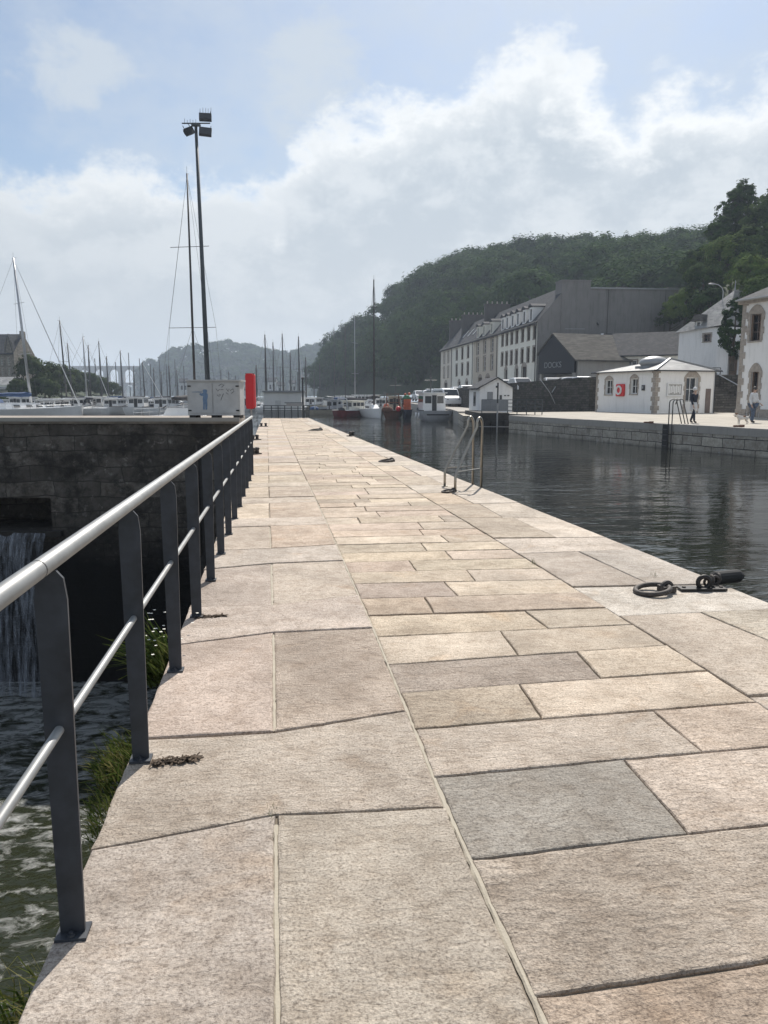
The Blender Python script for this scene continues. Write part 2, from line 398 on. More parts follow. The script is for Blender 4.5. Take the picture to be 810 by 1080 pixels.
    M['leaf_light'] = leaf('leaf_light', (.055,.105,.022), (.10,.155,.035), (.15,.20,.05), .4)
    M['leaf_bank'] = leaf('leaf_bank', (.034,.056,.026), (.065,.090,.038), (.09,.11,.05), .15)
    M['grass'] = leaf('grass', (.04,.07,.015), (.10,.12,.03), (.24,.20,.09), 6, .35)
    M['herb'] = leaf('herb', (.05,.085,.02), (.09,.11,.03), (.17,.17,.06), 6, .3)
    M['petal'] = NT('petal').set(col=(.78,.76,.68), rough=.7)
    # water
    def water(name, col, specs, dist, foam=None, patch=False):
        n = NT(name); g = n.n.new('ShaderNodeNewGeometry'); pos = g.outputs['Position']
        hs = None
        for sx, sy, sc, w in specs:
            m = n.n.new('ShaderNodeMapping'); m.inputs['Scale'].default_value = (sx, sy, 1); m.inputs['Rotation'].default_value = (0,0,R(rnd.uniform(-12,12))); n.l(pos, m.inputs[0])
            k = n.math('MULTIPLY', n.noise(m.outputs[0], sc, 3, .5, .3), w); hs = k if hs is None else n.math('ADD', hs, k)
        n.set(col=col, rough=.035, spec=.5, ior=1.333)
        if foam:
            k = foam(n, pos)
            n.set(col=n.mix(k, col, (.62,.63,.62)), rough=n.math('MULTIPLY_ADD', k, .7, .05))
            hs = n.math('ADD', hs, n.math('MULTIPLY', k, .3))
        if patch:
            pm = n.n.new('ShaderNodeMapping'); pm.inputs['Scale'].default_value = (.5,1.2,1); n.l(pos, pm.inputs[0])
            hs = n.math('MULTIPLY', hs, n.ramp(n.noise(pm.outputs[0], .11, 4, .6), [(.40, .28), (.60, 1.0)]))
        n.bump(hs, 1.0, dist); return n.m
    M['water'] = water('water', (.014,.015,.012), [(.6,1.5,1.7,1.0), (.8,1.4,5.0,.22), (.4,.6,.4,1.2)], .030, None, True)
    def foamfn(n, pos):
        p = n.sep(pos)
        m = n.n.new('ShaderNodeMapping'); m.inputs['Scale'].default_value = (1.0, 1.9, 1); n.l(pos, m.inputs[0])
        a = n.noise(m.outputs[0], 2.6, 8, .68, .6)
        near = n.n.new('ShaderNodeMapRange'); near.inputs[1].default_value = 5.0; near.inputs[2].default_value = 14.5; near.inputs[3].default_value = -.035; near.inputs[4].default_value = .15
        n.l(p[1], near.inputs[0])
        lefty = n.n.new('ShaderNodeMapRange'); lefty.inputs[1].default_value = -3.0; lefty.inputs[2].default_value = -1.2; lefty.inputs[3].default_value = 0; lefty.inputs[4].default_value = -.14
        n.l(p[0], lefty.inputs[0])
        return n.ramp(n.math('ADD', n.math('ADD', a, near.outputs[0]), lefty.outputs[0]), [(.535, 0.0), (.60, .16), (.72, .45)])
    M['pool'] = water('pool', (.022,.026,.014), [(1,1.4,3.0,1.0), (1,1,9.0,.3)], .06, foamfn)
    # falling water
    n = NT('fall'); v = n.co()
    m = n.n.new('ShaderNodeMapping'); m.inputs['Scale'].default_value = (5, 1, .5); n.l(v, m.inputs[0])
    k = n.noise(m.outputs[0], 2.2, 6, .75)
    n.set(col=(.34,.37,.42), rough=.4)
    tp = n.n.new('ShaderNodeBsdfTransparent'); ms = n.n.new('ShaderNodeMixShader')
    n.l(n.ramp(k, [(.42, 0.03), (.68, .7)]), ms.inputs[0]); n.l(tp.outputs[0], ms.inputs[1]); n.l(n.b.outputs[0], ms.inputs[2]); n.l(ms.outputs[0], n.out.inputs[0])
    M['fall'] = n.m
    # life ring: red and white by angle
make_materials()
# ================================================================== OUR QUAY
def lerp_tab(tab, y):
    if y <= tab[0][0]: return tab[0][1]
    for (a, xa), (b, xb) in zip(tab, tab[1:]):
        if y <= b: return xa + (xb-xa)*(y-a)/(b-a)
    return tab[-1][1]
LE = [(-9,-.66),(2.5,-.70),(4.4,-.72),(10.3,-.83),(20,-1.0),(34,-1.3),(53,-1.62)]
SP = [(-9,.06),(1.7,-.05),(2.7,-.07),(4.7,-.11),(7.1,-.17),(10,-.25),(17,-.42),(34,-.85),(53,-1.1)]
CE = [(-9,.70),(1.64,.615),(2.68,.575),(5,.55),(9.4,.46),(18,.24),(33,-.11),(53,-.45)]
RJ = [(-9,2.55),(3.4,2.36),(6.85,2.26),(11.9,2.06),(24,1.66),(47.7,.78),(53,.6)]
RE = [(-9,3.75),(5.2,3.59),(7.9,3.47),(11.7,3.28),(23.4,2.74),(47.6,1.62),(53,1.42)]
Y0, YE = -8.0, 52.0
TINTS = [(.42,.365,.29),(.39,.345,.285),(.455,.40,.325),(.41,.345,.28),(.37,.325,.265),(.44,.39,.32),(.415,.355,.295)]
class Slabs:
    def __init__(s): s.v=[]; s.f=[]; s.c=[]
    def slab(s, q, tint=None, gap=.0048, smooth=False):
        q = [Vector((p[0],p[1])) for p in q]
        cen = sum(q, Vector((0,0)))/len(q)
        tint = tint or rnd.choice(TINTS); k = rnd.uniform(.90,1.10)
        tint = (tint[0]*k*1.22, tint[1]*k*1.18*rnd.uniform(.99,1.01), tint[2]*k*1.15*rnd.uniform(.97,1.03))
        dz = rnd.uniform(-.0045,.0045); tx, ty = rnd.uniform(-.004,.004), rnd.uniform(-.004,.004)
        near = cen.y < 13 and cen.y > 0
        out = []
        for a, b in zip(q, q[1:]+q[:1]):
            L = (b-a).length; n = max(1, int(L/(.07 if near else .5)))
            nrm = Vector((-(b-a).y, (b-a).x)).normalized(); ph = rnd.uniform(0,6); am = rnd.uniform(.001,.0035)
            for i in range(n):
                t = i/n; w = am*math.sin(ph+t*L*5)*math.sin(math.pi*t) + rnd.gauss(0,.0016 if near else .001)
                out.append(a+(b-a)*t + nrm*(gap+w*1.0))
        # round the corners a little
        m = len(out); b0 = len(s.v)
        def ring(inset, z):
            r = []
            for i, p in enumerate(out):
                a, c = out[i-1], out[(i+1)%m]
                t = (c-a).normalized(); nn = Vector((-t.y, t.x))
                if (p-a).normalized().dot((c-p).normalized()) < .5: nn = nn*1.3
                pp = p + nn*(inset*rnd.uniform(.75,1.3))
                r.append((pp.x, pp.y, z+dz+tx*(pp.x-cen.x)+ty*(pp.y-cen.y)))
            return r
        s.v += ring(0,-.05)+ring(.001,-.009)+ring(.0045,-.0025)+ring(.013,0)
        for j in range(3):
            for i in range(m): s.f.append((b0+j*m+i, b0+j*m+(i+1)%m, b0+(j+1)*m+(i+1)%m, b0+(j+1)*m+i)); s.c.append(tint)
        s.f.append(tuple(b0+3*m+i for i in range(m))); s.c.append(tint)
def band_quad(tl, tr, y00, y01, y10, y11):   # left/right x tables, y at left/right of near line, of far line
    return [(lerp_tab(tl,y00),y00),(lerp_tab(tr,y01),y01),(lerp_tab(tr,y11),y11),(lerp_tab(tl,y10),y10)]
S = Slabs()
# left band: (left, split, centre) y of each cross joint; kind = row that lies beyond the joint
J = [(-8.0,-8.0,-8.0,1)]
y = -8.0; k = 1
while y < -1.5:
    y += 1.4 if k else .75; k = 1-k; J.append((y,y+.05,y,k))
J = [j for j in J if j[0] < .2]
J += [(.55,.6,.62,0),(1.30-.05,1.35,1.3,1)] if False else []
J += [(1.02,.98,.95,1),(2.55,2.70,2.68,0),(3.42,3.42,3.59,1),(4.76,4.95,4.98,0),(5.64,5.62,5.84,1),(6.9,7.08,7.13,0),(7.73,7.78,7.9,1)]
y = 7.8; k = 0
while y < YE:
    y += rnd.uniform(1.25,1.5) if k == 0 else rnd.uniform(.6,.8)
    J.append((y-.04, y, y+.05, k)); k = 1-k
left_tints = {2.55:(.385,.35,.305), 1.02:(.345,.315,.275), 3.42:(.355,.305,.26), 4.76:(.40,.355,.31), 5.64:(.37,.33,.285)}
for j, j2 in zip(J, J[1:]):
    if j[1] > YE-.3: break
    b = [min(v, YE) for v in j2[:3]]; tt = left_tints.get(j[0])
    if j[3] == 1:
        S.slab(band_quad(LE, SP, j[0], j[1], b[0], b[1]), tt)
        S.slab(band_quad(SP, CE, j[1], j[2], b[1], b[2]), tt, gap=.0068)
    else:
        a, c = band_quad(LE, SP, j[0], j[1], b[0], b[1]), band_quad(SP, CE, j[1], j[2], b[1], b[2])
        S.slab([a[0], a[1], c[1], c[2], c[3], a[3]], tt or (.425,.385,.335))
# middle band rows: near line (y at centre joint, y at right joint), splits [(x near, x far)]
MR = [(-.2,-.15),(.9,.95),(1.73,1.84),(2.34,2.46),(2.91,3.02),(3.37,3.48),(3.82,3.93),(4.26,4.38),(4.78,4.83),(5.26,5.25),(5.72,5.69),(6.2,6.14),(6.62,6.58),(7.05,7.03),(7.48,7.45)]
while MR[0][0] > Y0: MR.insert(0, (MR[0][0]-.6, MR[0][1]-.6))
while MR[-1][0] < YE: s_ = rnd.uniform(.38,.5); MR.append((MR[-1][0]+s_, MR[-1][1]+s_*rnd.uniform(.96,1.04)))
SPL = {1.73:[], 2.34:[(1.40,1.42)], 2.91:[(1.79,1.78)], 3.37:[(1.20,1.22)], 3.82:[(1.70,1.73)], 4.26:[(1.36,1.38)], 4.78:[(1.72,1.69)], 5.26:[(1.02,1.03)], 5.72:[(1.30,1.28)], 6.2:[(1.55,1.57)],6.62:[(1.12,1.12)]}
SPL[2.34] = [(1.80,1.80)]; SPL[2.34] = [(1.40,1.41)]
MT = {(2.34,0):(.235,.225,.205), (3.37,0):(.335,.29,.24), (3.82,0):(.34,.30,.255), (1.73,0):(.375,.335,.295), (2.91,0):(.40,.36,.305), (2.34,1):(.40,.355,.31), (5.72,0):(.33,.285,.24)}
for (a0, a1), (b0, b1) in zip(MR, MR[1:]):
    if a0 > YE-.2: break
    b0, b1 = min(b0,YE), min(b1,YE)
    xl, xr = lerp_tab(CE,a0), lerp_tab(RJ,a1)
    spl = SPL.get(round(a0,2))
    if spl is None:
        m = rnd.choice([1,1,2]); spl = []
        for i in range(m):
            xx = xl+(xr-xl)*((i+rnd.uniform(.25,.75))/m if m > 1 else rnd.uniform(.3,.7)); spl.append((xx, xx+rnd.uniform(-.02,.02)))
    q = band_quad(CE, RJ, a0, a1, b0, b1)
    L0, R0, R1, L1 = [Vector(p) for p in q]
    pts = [(L0, L1)]
    for xn, xf in spl:
        pts.append((L0+(R0-L0)*((xn-L0.x)/(R0.x-L0.x)), L1+(R1-L1)*((xf-L1.x)/(R1.x-L1.x))))
    pts.append((R0, R1))
    for i, ((p, pp), (q2, qq)) in enumerate(zip(pts, pts[1:])): S.slab([p, q2, qq, pp], MT.get((round(a0,2), i)))
# right band: coping and backing stones; (y at joint, y at edge, split fraction near/far or None, tints)
RR = [(-8,-8,(.5,.5)),(-6.5,-6.5,None),(-5,-5,(.45,.5)),(-3.6,-3.6,(.5,.5)),(-2.1,-2.1,None),(-.7,-.7,(.55,.5)),(.8,.8,(.5,.45)),(2.2,2.2,None),(3.55,3.6,(.62,.48)),
      (5.04,5.06,None),(5.88,5.82,(.52,.50)),(7.24,7.27,None),(8.05,7.98,(.56,.55)),(9.46,9.40,(.45,.5))]
yy = 10.7
while yy < YE: RR.append((yy, yy+rnd.uniform(-.05,.05), (rnd.uniform(.42,.6),)*2 if rnd.random() < .75 else None)); yy += rnd.uniform(.9,1.7)
RR.append((YE, YE, None))
RT = {5.04:((.475,.455,.42),), 5.88:((.36,.325,.285),(.46,.43,.385)), 3.55:((.40,.355,.30),(.425,.39,.34))}
for (a0, a1, sp), (b0, b1, _) in zip(RR, RR[1:]):
    L0, R0, R1, L1 = [Vector(p) for p in band_quad(RJ, RE, a0, a1, min(b0,YE), min(b1,YE))]
    t = RT.get(a0)
    if sp:
        p, q2 = L0+(R0-L0)*sp[0], L1+(R1-L1)*sp[1]
        S.slab([L0, p, q2, L1], t[0] if t else None); S.slab([p, R0, R1, q2], t[-1] if t else (.44,.405,.355))
    else: S.slab([L0, R0, R1, L1], t[0] if t else (.435,.40,.35))
me = bpy.data.meshes.new('quay_pavement'); me.from_pydata(S.v, [], S.f); me.materials.append(M['slab'])
at_ = me.attributes.new('tint', 'FLOAT_COLOR', 'FACE')
at_.data.foreach_set('color', np.array([(*c, 1) for c in S.c], dtype=np.float32).ravel())
qp = bpy.data.objects.new('quay_pavement', me); COL.objects.link(qp); tag(qp, 'pale beige granite slab paving on top of the long quay', 'quay', kind='structure')
# bed of the joints and body of the quay
ys = [Y0]+[y for y in (-4,0,2.5,4.4,6,8,10.3,14,20,27,34,41,47)]+[YE]
outl = [(lerp_tab(RE,y)-.03, y) for y in ys] + [(lerp_tab(LE,y)+.03, y) for y in reversed(ys)]
mb = MB(); b0 = [(p[0],p[1],-.016) for p in outl]
n = len(ys)
mb.add(b0, [(i, i+1, 2*n-2-i, 2*n-1-i) for i in range(n-1)])
tag(mb.build('joint_bed', M['joint'], qp), kind='structure')
mb = MB(); mb.prism(outl, -7.0, -.02)
tag(mb.build('quay_body', M['mossy_wall']), 'dark mossy masonry body of the long quay', 'quay', kind='structure')
# pale pointed mortar strips along the two long joints near the camera
def strip(tab, y0, y1, w, z):
    mb = MB(); pts = []; yq = y0
    while yq < y1: pts.append(yq); yq += .04
    vs = []
    for yq in pts:
        x = lerp_tab(tab, yq); ww = w*rnd.uniform(.55,1.25)
        vs += [(x-ww+rnd.gauss(0,.0012), yq, z-.005), (x-ww*.4, yq, z+rnd.gauss(0,.0008)), (x+ww*.4, yq, z+rnd.gauss(0,.0008)), (x+ww+rnd.gauss(0,.0012), yq, z-.005)]
    fs = [(4*i+k, 4*i+k+1, 4*i+k+5, 4*i+k+4) for i in range(len(pts)-1) for k in range(3)]
    return mb.add(vs, fs)
mb = strip(CE, 1.0, 14.0, .0125, -.006)
for a, b in ((1.0,2.68),(3.44,4.93),(5.64,7.06),(7.8,9.1)):
    s2 = strip(SP, a, b, .0125, -.005); mb.add(s2.v, s2.f)
tag(mb.build('joint_pointing', M['pale_mortar'], qp), kind='structure')

# ================================================================== RAILING
rail = empty('guard_railing', (0,0,0), 0, 'dark steel railing with round galvanised handrail along the left quay edge', 'railing')
base = [(82,985),(147,800),(178,708),(198,650),(212,612),(222,583)]
PX0, PY0, PDX, PDY = -.642, 2.12, -.0045, 1.085
posts = [(PX0+PDX*i, PY0+PDY*i) for i in range(-6, 13)]
HR, MR_ = 1.105, .63
proto = None
for i, (x, y) in enumerate(posts):
    mb = MB()
    for s_ in (-1,):
        zz = [.012, .35, 1.0, 1.06, 1.082]; ww = [.034,.037,.043,.036,.018]
        vs = []
        for z, w in zip(zz, ww):
            for dx, dy in ((-w,-.006),(w,-.006),(w,.006),(-w,.006)): vs.append((dx, dy, z))
        m = len(zz)
        fs = [(k*4+j, k*4+(j+1)%4, (k+1)*4+(j+1)%4, (k+1)*4+j) for k in range(m-1) for j in range(4)] + [(3,2,1,0), tuple(range(4*m-4,4*m))]
        mb.add(vs, fs)
    if proto is None:
        p = mb.build('post', M['railing_paint'], rail)
        bp = MB(); bp.box(-.044,.044,-.036,.036,.0035,.013); bpo = bp.build('base_plate', M['railing_paint'], p)
        for yb in (-.023,.023):
            bt = MB(); bt.lathe([(.011,.013),(.011,.021),(.006,.021),(.006,.027),(.0,.028)], 8, (0,yb,0)); bt.build('bolt', M['railing_paint'], p)
        proto = p
    else: p = copy_tree(proto, rail)
    p.location = (x, y, 0)
a, b = posts[0], posts[-1]
ext = lambda t: (a[0]+(b[0]-a[0])*t, a[1]+(b[1]-a[1])*t)
e0, e1 = (a[0]-PDX*1.0, a[1]-PDY*1.0), (b[0]+PDX*.6, b[1]+PDY*.6)
mb = MB(); mb.tube([(e0[0],e0[1],HR),(e1[0],e1[1],HR)], .0255, 20)
tr = mb.build('top_rail', M['galv'], rail, smooth=True)
for k, yq in enumerate((2.02, 8.1, 14.2)):
    xq = PX0+PDX*(yq-PY0)/PDY
    mb = MB(); mb.tube([(xq,yq-.003,HR),(xq,yq+.003,HR)], .0262, 20); mb.build('rail_joint', M['black_paint'], tr)
mb = MB(); mb.tube([(e0[0],e0[1],MR_),(e1[0],e1[1],MR_)], .0135, 14); mb.build('mid_rail', M['galv'], rail, smooth=True)

# ================================================================== WEIR WALL (camera-frontal), POOL, WATERFALL
WD = 14.5
XW = -2.725; XB = -3.02
weir = empty('weir_wall', C(0, WD), -YAW, 'dark lichened granite weir wall left of the quay with a black outlet', 'wall')
zt = atd(20,441,WD).z
def wx(u): return (u-405)/F*WD*.9885
ox0, ox1 = wx(-60), wx(46); oz0, oz1 = atd(20,559,WD).z, atd(20,525,WD).z
mb = MB(); mb.facade(-22, XW, -6.5, zt-.10, [(ox0,ox1,oz0,oz1)], 0, 1.2)
mb.add([(-22,0,zt-.1),(XW,0,zt-.1),(XB,2.2,zt-.1),(-22,2.2,zt-.1)], [(0,1,2,3)])
mb.add([(XW,0,-6.5),(XB,2.2,-6.5),(XB,2.2,zt-.1),(XW,0,zt-.1)], [(0,1,2,3)])
mb.add([(-22,2.2,-6.5),(XB,2.2,-6.5),(XB,2.2,zt-.1),(-22,2.2,zt-.1)], [(3,2,1,0)])
mb.add([(ox0,1.2,oz0),(ox1,1.2,oz0),(ox1,1.2,oz1),(ox0,1.2,oz1)], [(0,1,2,3)])
wall_o = mb.build('masonry', M['weir_blocks'], weir)
mb = MB(); mb.prism([(-22,-.05),(XW+.02,-.05),(XB+.02,2.25),(-22,2.25)], zt-.10, zt-.015); mb.build('coping', M['stone_trim'], weir)
mb = MB(); mb.box(-22, XW+.04, -.09, -.052, zt-.06, zt+.012); mb.build('lit_edge_strip', M['concrete'], weir)  # pale strip added as the sunlit top edge of the wall
mb = MB(); mb.box(ox0, wx(58), -.16, -.003, oz0-.11, oz0); mb.build('sill', M['timber_dark'], weir)
gx0 = wx(207); mb = MB()
mb.box(gx0-.05, gx0+.06, -.02, -.004, -2.2, .62); mb.build('groove_shade', M['black_iron'], weir)  # flat dark strip on the face stands in for the shaded slot
mb = MB(); mb.bar((gx0-.02,-.05,.62),(gx0-.02,-.05,-1.5),.035,.035); mb.build('sluice_rod', M['iron'], weir)
zp = -4.05
mb = MB()
def fall(u, v):
    x = -9.5 + (wx(44)+9.5)*u; z = oz0-.02 + (zp-oz0)*v
    return (x, -.18-.55*math.sqrt(v)+.05*math.sin(x*5)+.03*math.sin(x*13+v*3), z)
mb.grid(fall, 40, 14); f = mb.build('waterfall', M['fall'], loc=C(0, WD), rz=-YAW, smooth=True)
tag(f, 'white water falling from the outlet of the weir wall', 'waterfall', kind='structure')
mb = MB()
mb.add([(-26,-9,zp),(-.3,-9,zp),(-.3,16,zp),(-26,16,zp)], [(0,1,2,3)])
tag(mb.build('pool_water', M['pool']), 'dark foaming water of the pool below the weir', 'water', kind='structure')
mb = MB(); mb.box(-27,-25,-10,15,-6.5,1.0); tag(mb.build('pool_wall', M['weir_blocks']), 'dark stone wall closing the far left side of the pool', 'wall', kind='structure')

# electrical cabinet standing on the weir wall
cab = empty('utility_cabinet', C(0, WD+.35), -YAW, 'grey white utility cabinet with blue stencilled figure on the weir wall', 'cabinet')
def cx_(u): return (u-405)/F*(WD+.35)*.9885
za, zb = zt-.015+.03, atd(227,400.5,WD+.35).z
x0, x1 = cx_(197.5), cx_(253)
mb = MB(); mb.box(x0, x1, 0, .45, za+.03, zb-.03); body = mb.build('body', M['cabinet_paint'], cab)
mb = MB(); mb.box(x0-.02, x1+.03, -.03, .48, zb-.03, zb); mb.build('lid', M['cabinet_paint'], cab)
for xx in (x0+.08, (x0+x1)/2, x1-.08):
    mb = MB(); mb.box(xx-.06, xx+.06, .02, .43, zt-.015, za+.03); mb.build('plinth', M['timber_dark'], cab)
xm = cx_(224.5)
for xa, xb in ((x0+.035, xm-.012),(xm+.012, x1-.035)):
    mb = MB(); mb.box(xa, xb, -.014, -.002, za+.07, zb-.07); d = mb.build('door', M['cabinet_paint'], cab)
    xh = xa+.01 if xa < xm-.2 else xb-.01
    for zz in (za+.12, zb-.12):
        mb = MB(); mb.box(xh-.03, xh+.03, -.026, -.0145, zz-.012, zz+.012); mb.build('hinge', M['black_iron'], d)
def cz_(v): return atd(227, v, WD+.35).z
def flat(pts, y=-.0165): return [(cx_(u), y, cz_(v)) for u, v in pts]
mb = MB()
for poly in ([(214.0,411.8),(215.2,410.7),(217.6,410.7),(218.9,411.8),(218.6,413.6),(218.0,414.4),(219.3,415.6),(219.2,419),(218.4,421.5),(218.6,426),(218.1,432),(216.4,432),(216.3,426),(215.9,426),(215.6,432),(213.9,432),(214.2,425),(213.8,421),(214.4,417.6),(212.4,417.5),(210.6,416.2),(211.0,414.6),(213.0,414.9),(214.6,414.2)],):
    mb.ext(flat(poly), (0,-.002,0))
mb.ext(flat([(202.5,413.2),(213,413.0),(213,413.9),(202.5,413.7)]), (0,-.002,0))
mb.build('stencil_figure', M['blue_paint'], cab)
mb = MB()
for pts in ([(231,407),(234,405),(237,406),(234,408.5)],[(228,410),(230,412.5),(232,410.5)],[(233,411),(236,411)],[(229,416.5),(231,418),(233,416.5),(231,415.5)],[(236,415),(234,419),(233,422)],[(239,410),(241,413),(242,410)],[(243,412),(246,410),(247,413),(244,415)],[(238.5,414),(241,416)]):
    mb.tube([(cx_(u), -.017, cz_(v)) for u, v in pts], .0035, 5)
mb.build('scrawl', M['black_paint'], cab)

# red lifebuoy housing on a post
lp = at(266, 478)
lb = empty('lifebuoy_post', lp, -YAW, 'tall red lifebuoy case on a thin grey post past the railing', 'lifebuoy')
d_ = lp.x*SY + lp.y*CY
zt_, zb_ = atd(266,394,d_).z, atd(266,431,d_).z
mb = MB(); mb.tube([(0,0,0),(0,0,zb_+.35)], .03, 10); mb.build('post', M['galv'], lb)
mb = MB(); prof = []
w = .105; hh = (zt_-zb_)
poly = []
for cx2, cz2, a0 in ((w-.06, zb_+.06, -90),(w-.06, zt_-.06, 0),(-w+.06, zt_-.06, 90),(-w+.06, zb_+.06, 180)):
    for k in range(5): t = R(a0+k*22.5); poly.append((cx2+.06*math.cos(t), -.16, cz2+.06*math.sin(t)))
mb.ext(poly, (0,.34,0)); cse = mb.build('case', M['red_paint'], lb)
mb = MB()
for yq in (-.08,): mb.box(-w-.006, w+.006, yq, yq+.02, zb_-.006, zt_+.006)
mb.build('seam', M['dark_red'], cse)
mb = MB(); mb.box(-.06,.06,-.06,.06,0,.012); mb.build('base_plate', M['iron'], lb)

# iron clutter along the quay edges
def mooring_ring(u, v, Rr, label, rz=0.0, scale=1.0):
    p = at(u, v)
    t = empty('mooring_ring', p, rz, label, 'mooring ring', 'iron mooring rings set in the quay')
    mb = MB(); mb.box(-.055*scale,.055*scale,-.05*scale,.05*scale,0,.05*scale); mb.ring((0,0,.035*scale), .04*scale, .02*scale, 'y', 10, 6, 0, math.pi); mb.build('staple', M['iron'], t)
    mb = MB(); mb.ring((-Rr*.95*scale,0,.045*scale), Rr*scale, .021*scale, 'z', 24, 8); o = mb.build('ring', M['iron'], t, smooth=True)
    o.rotation_euler = (0, R(-8), 0)
    return t
mooring_ring(703,624,.13,'iron mooring ring lying flat on the pale slab beside the mooring cleat', R(8))
for u, v, l in ((478,519,'rusty mooring ring at the foot of the stainless ladder'),):
    mooring_ring(u, v, .12, l, R(20), .8)
mooring_ring(413,487,.14,'rusty mooring ring on the right quay edge beyond the stainless ladder',R(20),1.1)
mooring_ring(338,454,.2,'smallest and farthest rusty mooring ring on the right quay edge near the fence',R(20),1.4)
# chain plate with big link, and black rubber fender by the edge
cp = empty('mooring_cleat', at(738,622), R(-6), 'black steel cleat plate with chain shackle on the right quay edge', 'cleat')
mb = MB(); mb.box(-.17,.20,-.055,.055,.003,.02); mb.build('plate', M['black_iron'], cp)
mb = MB(); mb.ring((.03,0,.06), .048, .019, 'y', 18, 8); mb.build('shackle', M['black_iron'], cp, smooth=True)
for k in range(4):
    mb = MB(); mb.ring((.08+.04*k,.03+.03*k,.055+.012*(k%2)), .034, .011, 'yx'[k%2], 12, 6); mb.build('chain_link', M['iron'], cp, smooth=True)
for xx in (-.13,.17):
    mb = MB(); mb.lathe([(.016,.02),(.016,.03),(.0,.031)], 8, (xx,0,0)); mb.build('bolt', M['iron'], cp)
fe = at(766,616)
mb = MB(); mb.tube([(-.15,0,.06),(-.13,0,.06),(.12,.01,.058),(.16,.01,.056)], [.035,.055,.055,.035], 14)
fo = mb.build('rubber_fender', M['rubber'], loc=fe, rz=R(12), smooth=False)
tag(fo, 'black rubber fender roll lying on the quay edge behind the cleat', 'fender')
for u, v, s_, l in ((371,460,.30,'low dark iron bollard on the far right quay edge'),(269,479,.22,'dark iron fitting at the foot of the lifebuoy post'),(278,450,.35,'dark two horned mooring bollard near the quay end'),(269,464,.3,'dark iron fitting on the left quay edge beyond the lifebuoy')):
    t = empty('bollard', at(u, v), rnd.uniform(0,1), l, 'bollard', 'iron bollards on the quay')
    mb = MB(); mb.box(-s_*.6,s_*.6,-.12,.12,.002,.03); mb.build('base', M['iron'], t)
    mb = MB(); mb.lathe([(.06,.03),(.05,.10),(.075,.15),(.04,.18),(0,.185)], 12, (-s_*.3,0,0)); mb.build('horn', M['iron'], t, smooth=True); mb = MB(); mb.lathe([(.06,.03),(.05,.10),(.075,.15),(.04,.18),(0,.185)], 12, (s_*.3,0,0)); mb.build('horn', M['iron'], t, smooth=True)

# stainless ladder with two looped handrails
def ladder(name, feet, topz, wallpts, zbot, label, mat, rad=.0215, nr=9):
    t = empty(name, (0,0,0), 0, label, 'ladder')
    rails = []
    for ft, wp in zip(feet, wallpts):
        ft, wp = Vector(ft), Vector(wp); d = wp-ft
        pts = [ft+Vector((0,0,.0)), ft+Vector((0,0,.24))]
        top0 = ft+d*.80+Vector((0,0,topz-.12)); pts.append(ft+d*.06+Vector((0,0,.34))); pts.append(top0)
        for k in range(1, 8):
            a = math.pi*(1-k/8); pts.append(ft+d*(.89+.11*math.cos(a)*1.0)+Vector((0,0,topz-.12+.14*math.sin(a))))
        pts.append(wp+Vector((0,0,topz-.14))); pts.append(wp+Vector((0,0,zbot)))
        mb = MB(); mb.tube(pts, rad, 12); rails.append(mb.build('handrail', mat, t, smooth=True))
        mb = MB(); mb.lathe([(.055,.001),(.055,.012),(.0,.013)], 14, tuple(ft)); mb.build('flange', mat, rails[-1])
    a, b = Vector(wallpts[0]), Vector(wallpts[1])
    for k in range(nr):
        z = -.12-.28*k
        if z < zbot: break
        mb = MB(); mb.tube([a+Vector((0,0,z)), b+Vector((0,0,z))], rad*.8, 8); mb.build('rung', mat, t)
    return t
l0, l1 = at(469,513), at(480,519)
def onedge(y, off): return Vector((lerp_tab(RE, y)+off, y, 0))
w0, w1 = at(498.5,511), at(507.5,514)
qlad = ladder('quay_ladder', [l0, l1], 1.15, [w0, w1], .002, 'stainless steel ladder with two looped handrails on the near quay edge', M['steel'])
s0, s1 = onedge(w0.y, .07), onedge(w1.y, .07)
for q_ in (s0, s1):
    mb = MB(); mb.tube([q_+Vector((0,0,-.05)), q_+Vector((0,0,-1.8))], .02, 8); mb.build('stringer', M['steel'], qlad)
for k in range(6):
    mb = MB(); mb.tube([s0+Vector((0,0,-.2-.27*k)), s1+Vector((0,0,-.2-.27*k))], .015, 8); mb.build('rung', M['steel'], qlad)
for a_, b_ in ((l0,w0),(l1,w1)):
    mb = MB(); mb.tube([a_+(b_-a_)*.07+Vector((0,0,.32)), b_+Vector((0,0,.32))], .011, 6); mb.build('brace', M['steel'], qlad)
# ================================================================== WATER, GROUND, FAR QUAY, STREET
WZ = -1.0
mb = MB()
pl = [(1.0,-40),(260,-40),(260,900),(-500,900),(-500,WD+3.2),(-24,WD+3.2)]
wr = C(wx(258), WD+.6)
mb.add([(1.0,-40,WZ),(260,-40,WZ),(260,16.5,WZ),(1.0,16.5,WZ)], [(0,1,2,3)])
mb.add([(-500,16.5,WZ),(260,16.5,WZ),(260,900,WZ),(-500,900,WZ)], [(0,1,2,3)])
tag(mb.build('harbour_water', M['water']), 'dark rippled harbour water reflecting the far bank', 'water', kind='structure')
mb = MB(); mb.box(-1500,1500,-300,2200,-8,-7)
tag(mb.build('ground', M['soil']), 'ground under the harbour reaching to the horizon', 'ground', kind='structure')

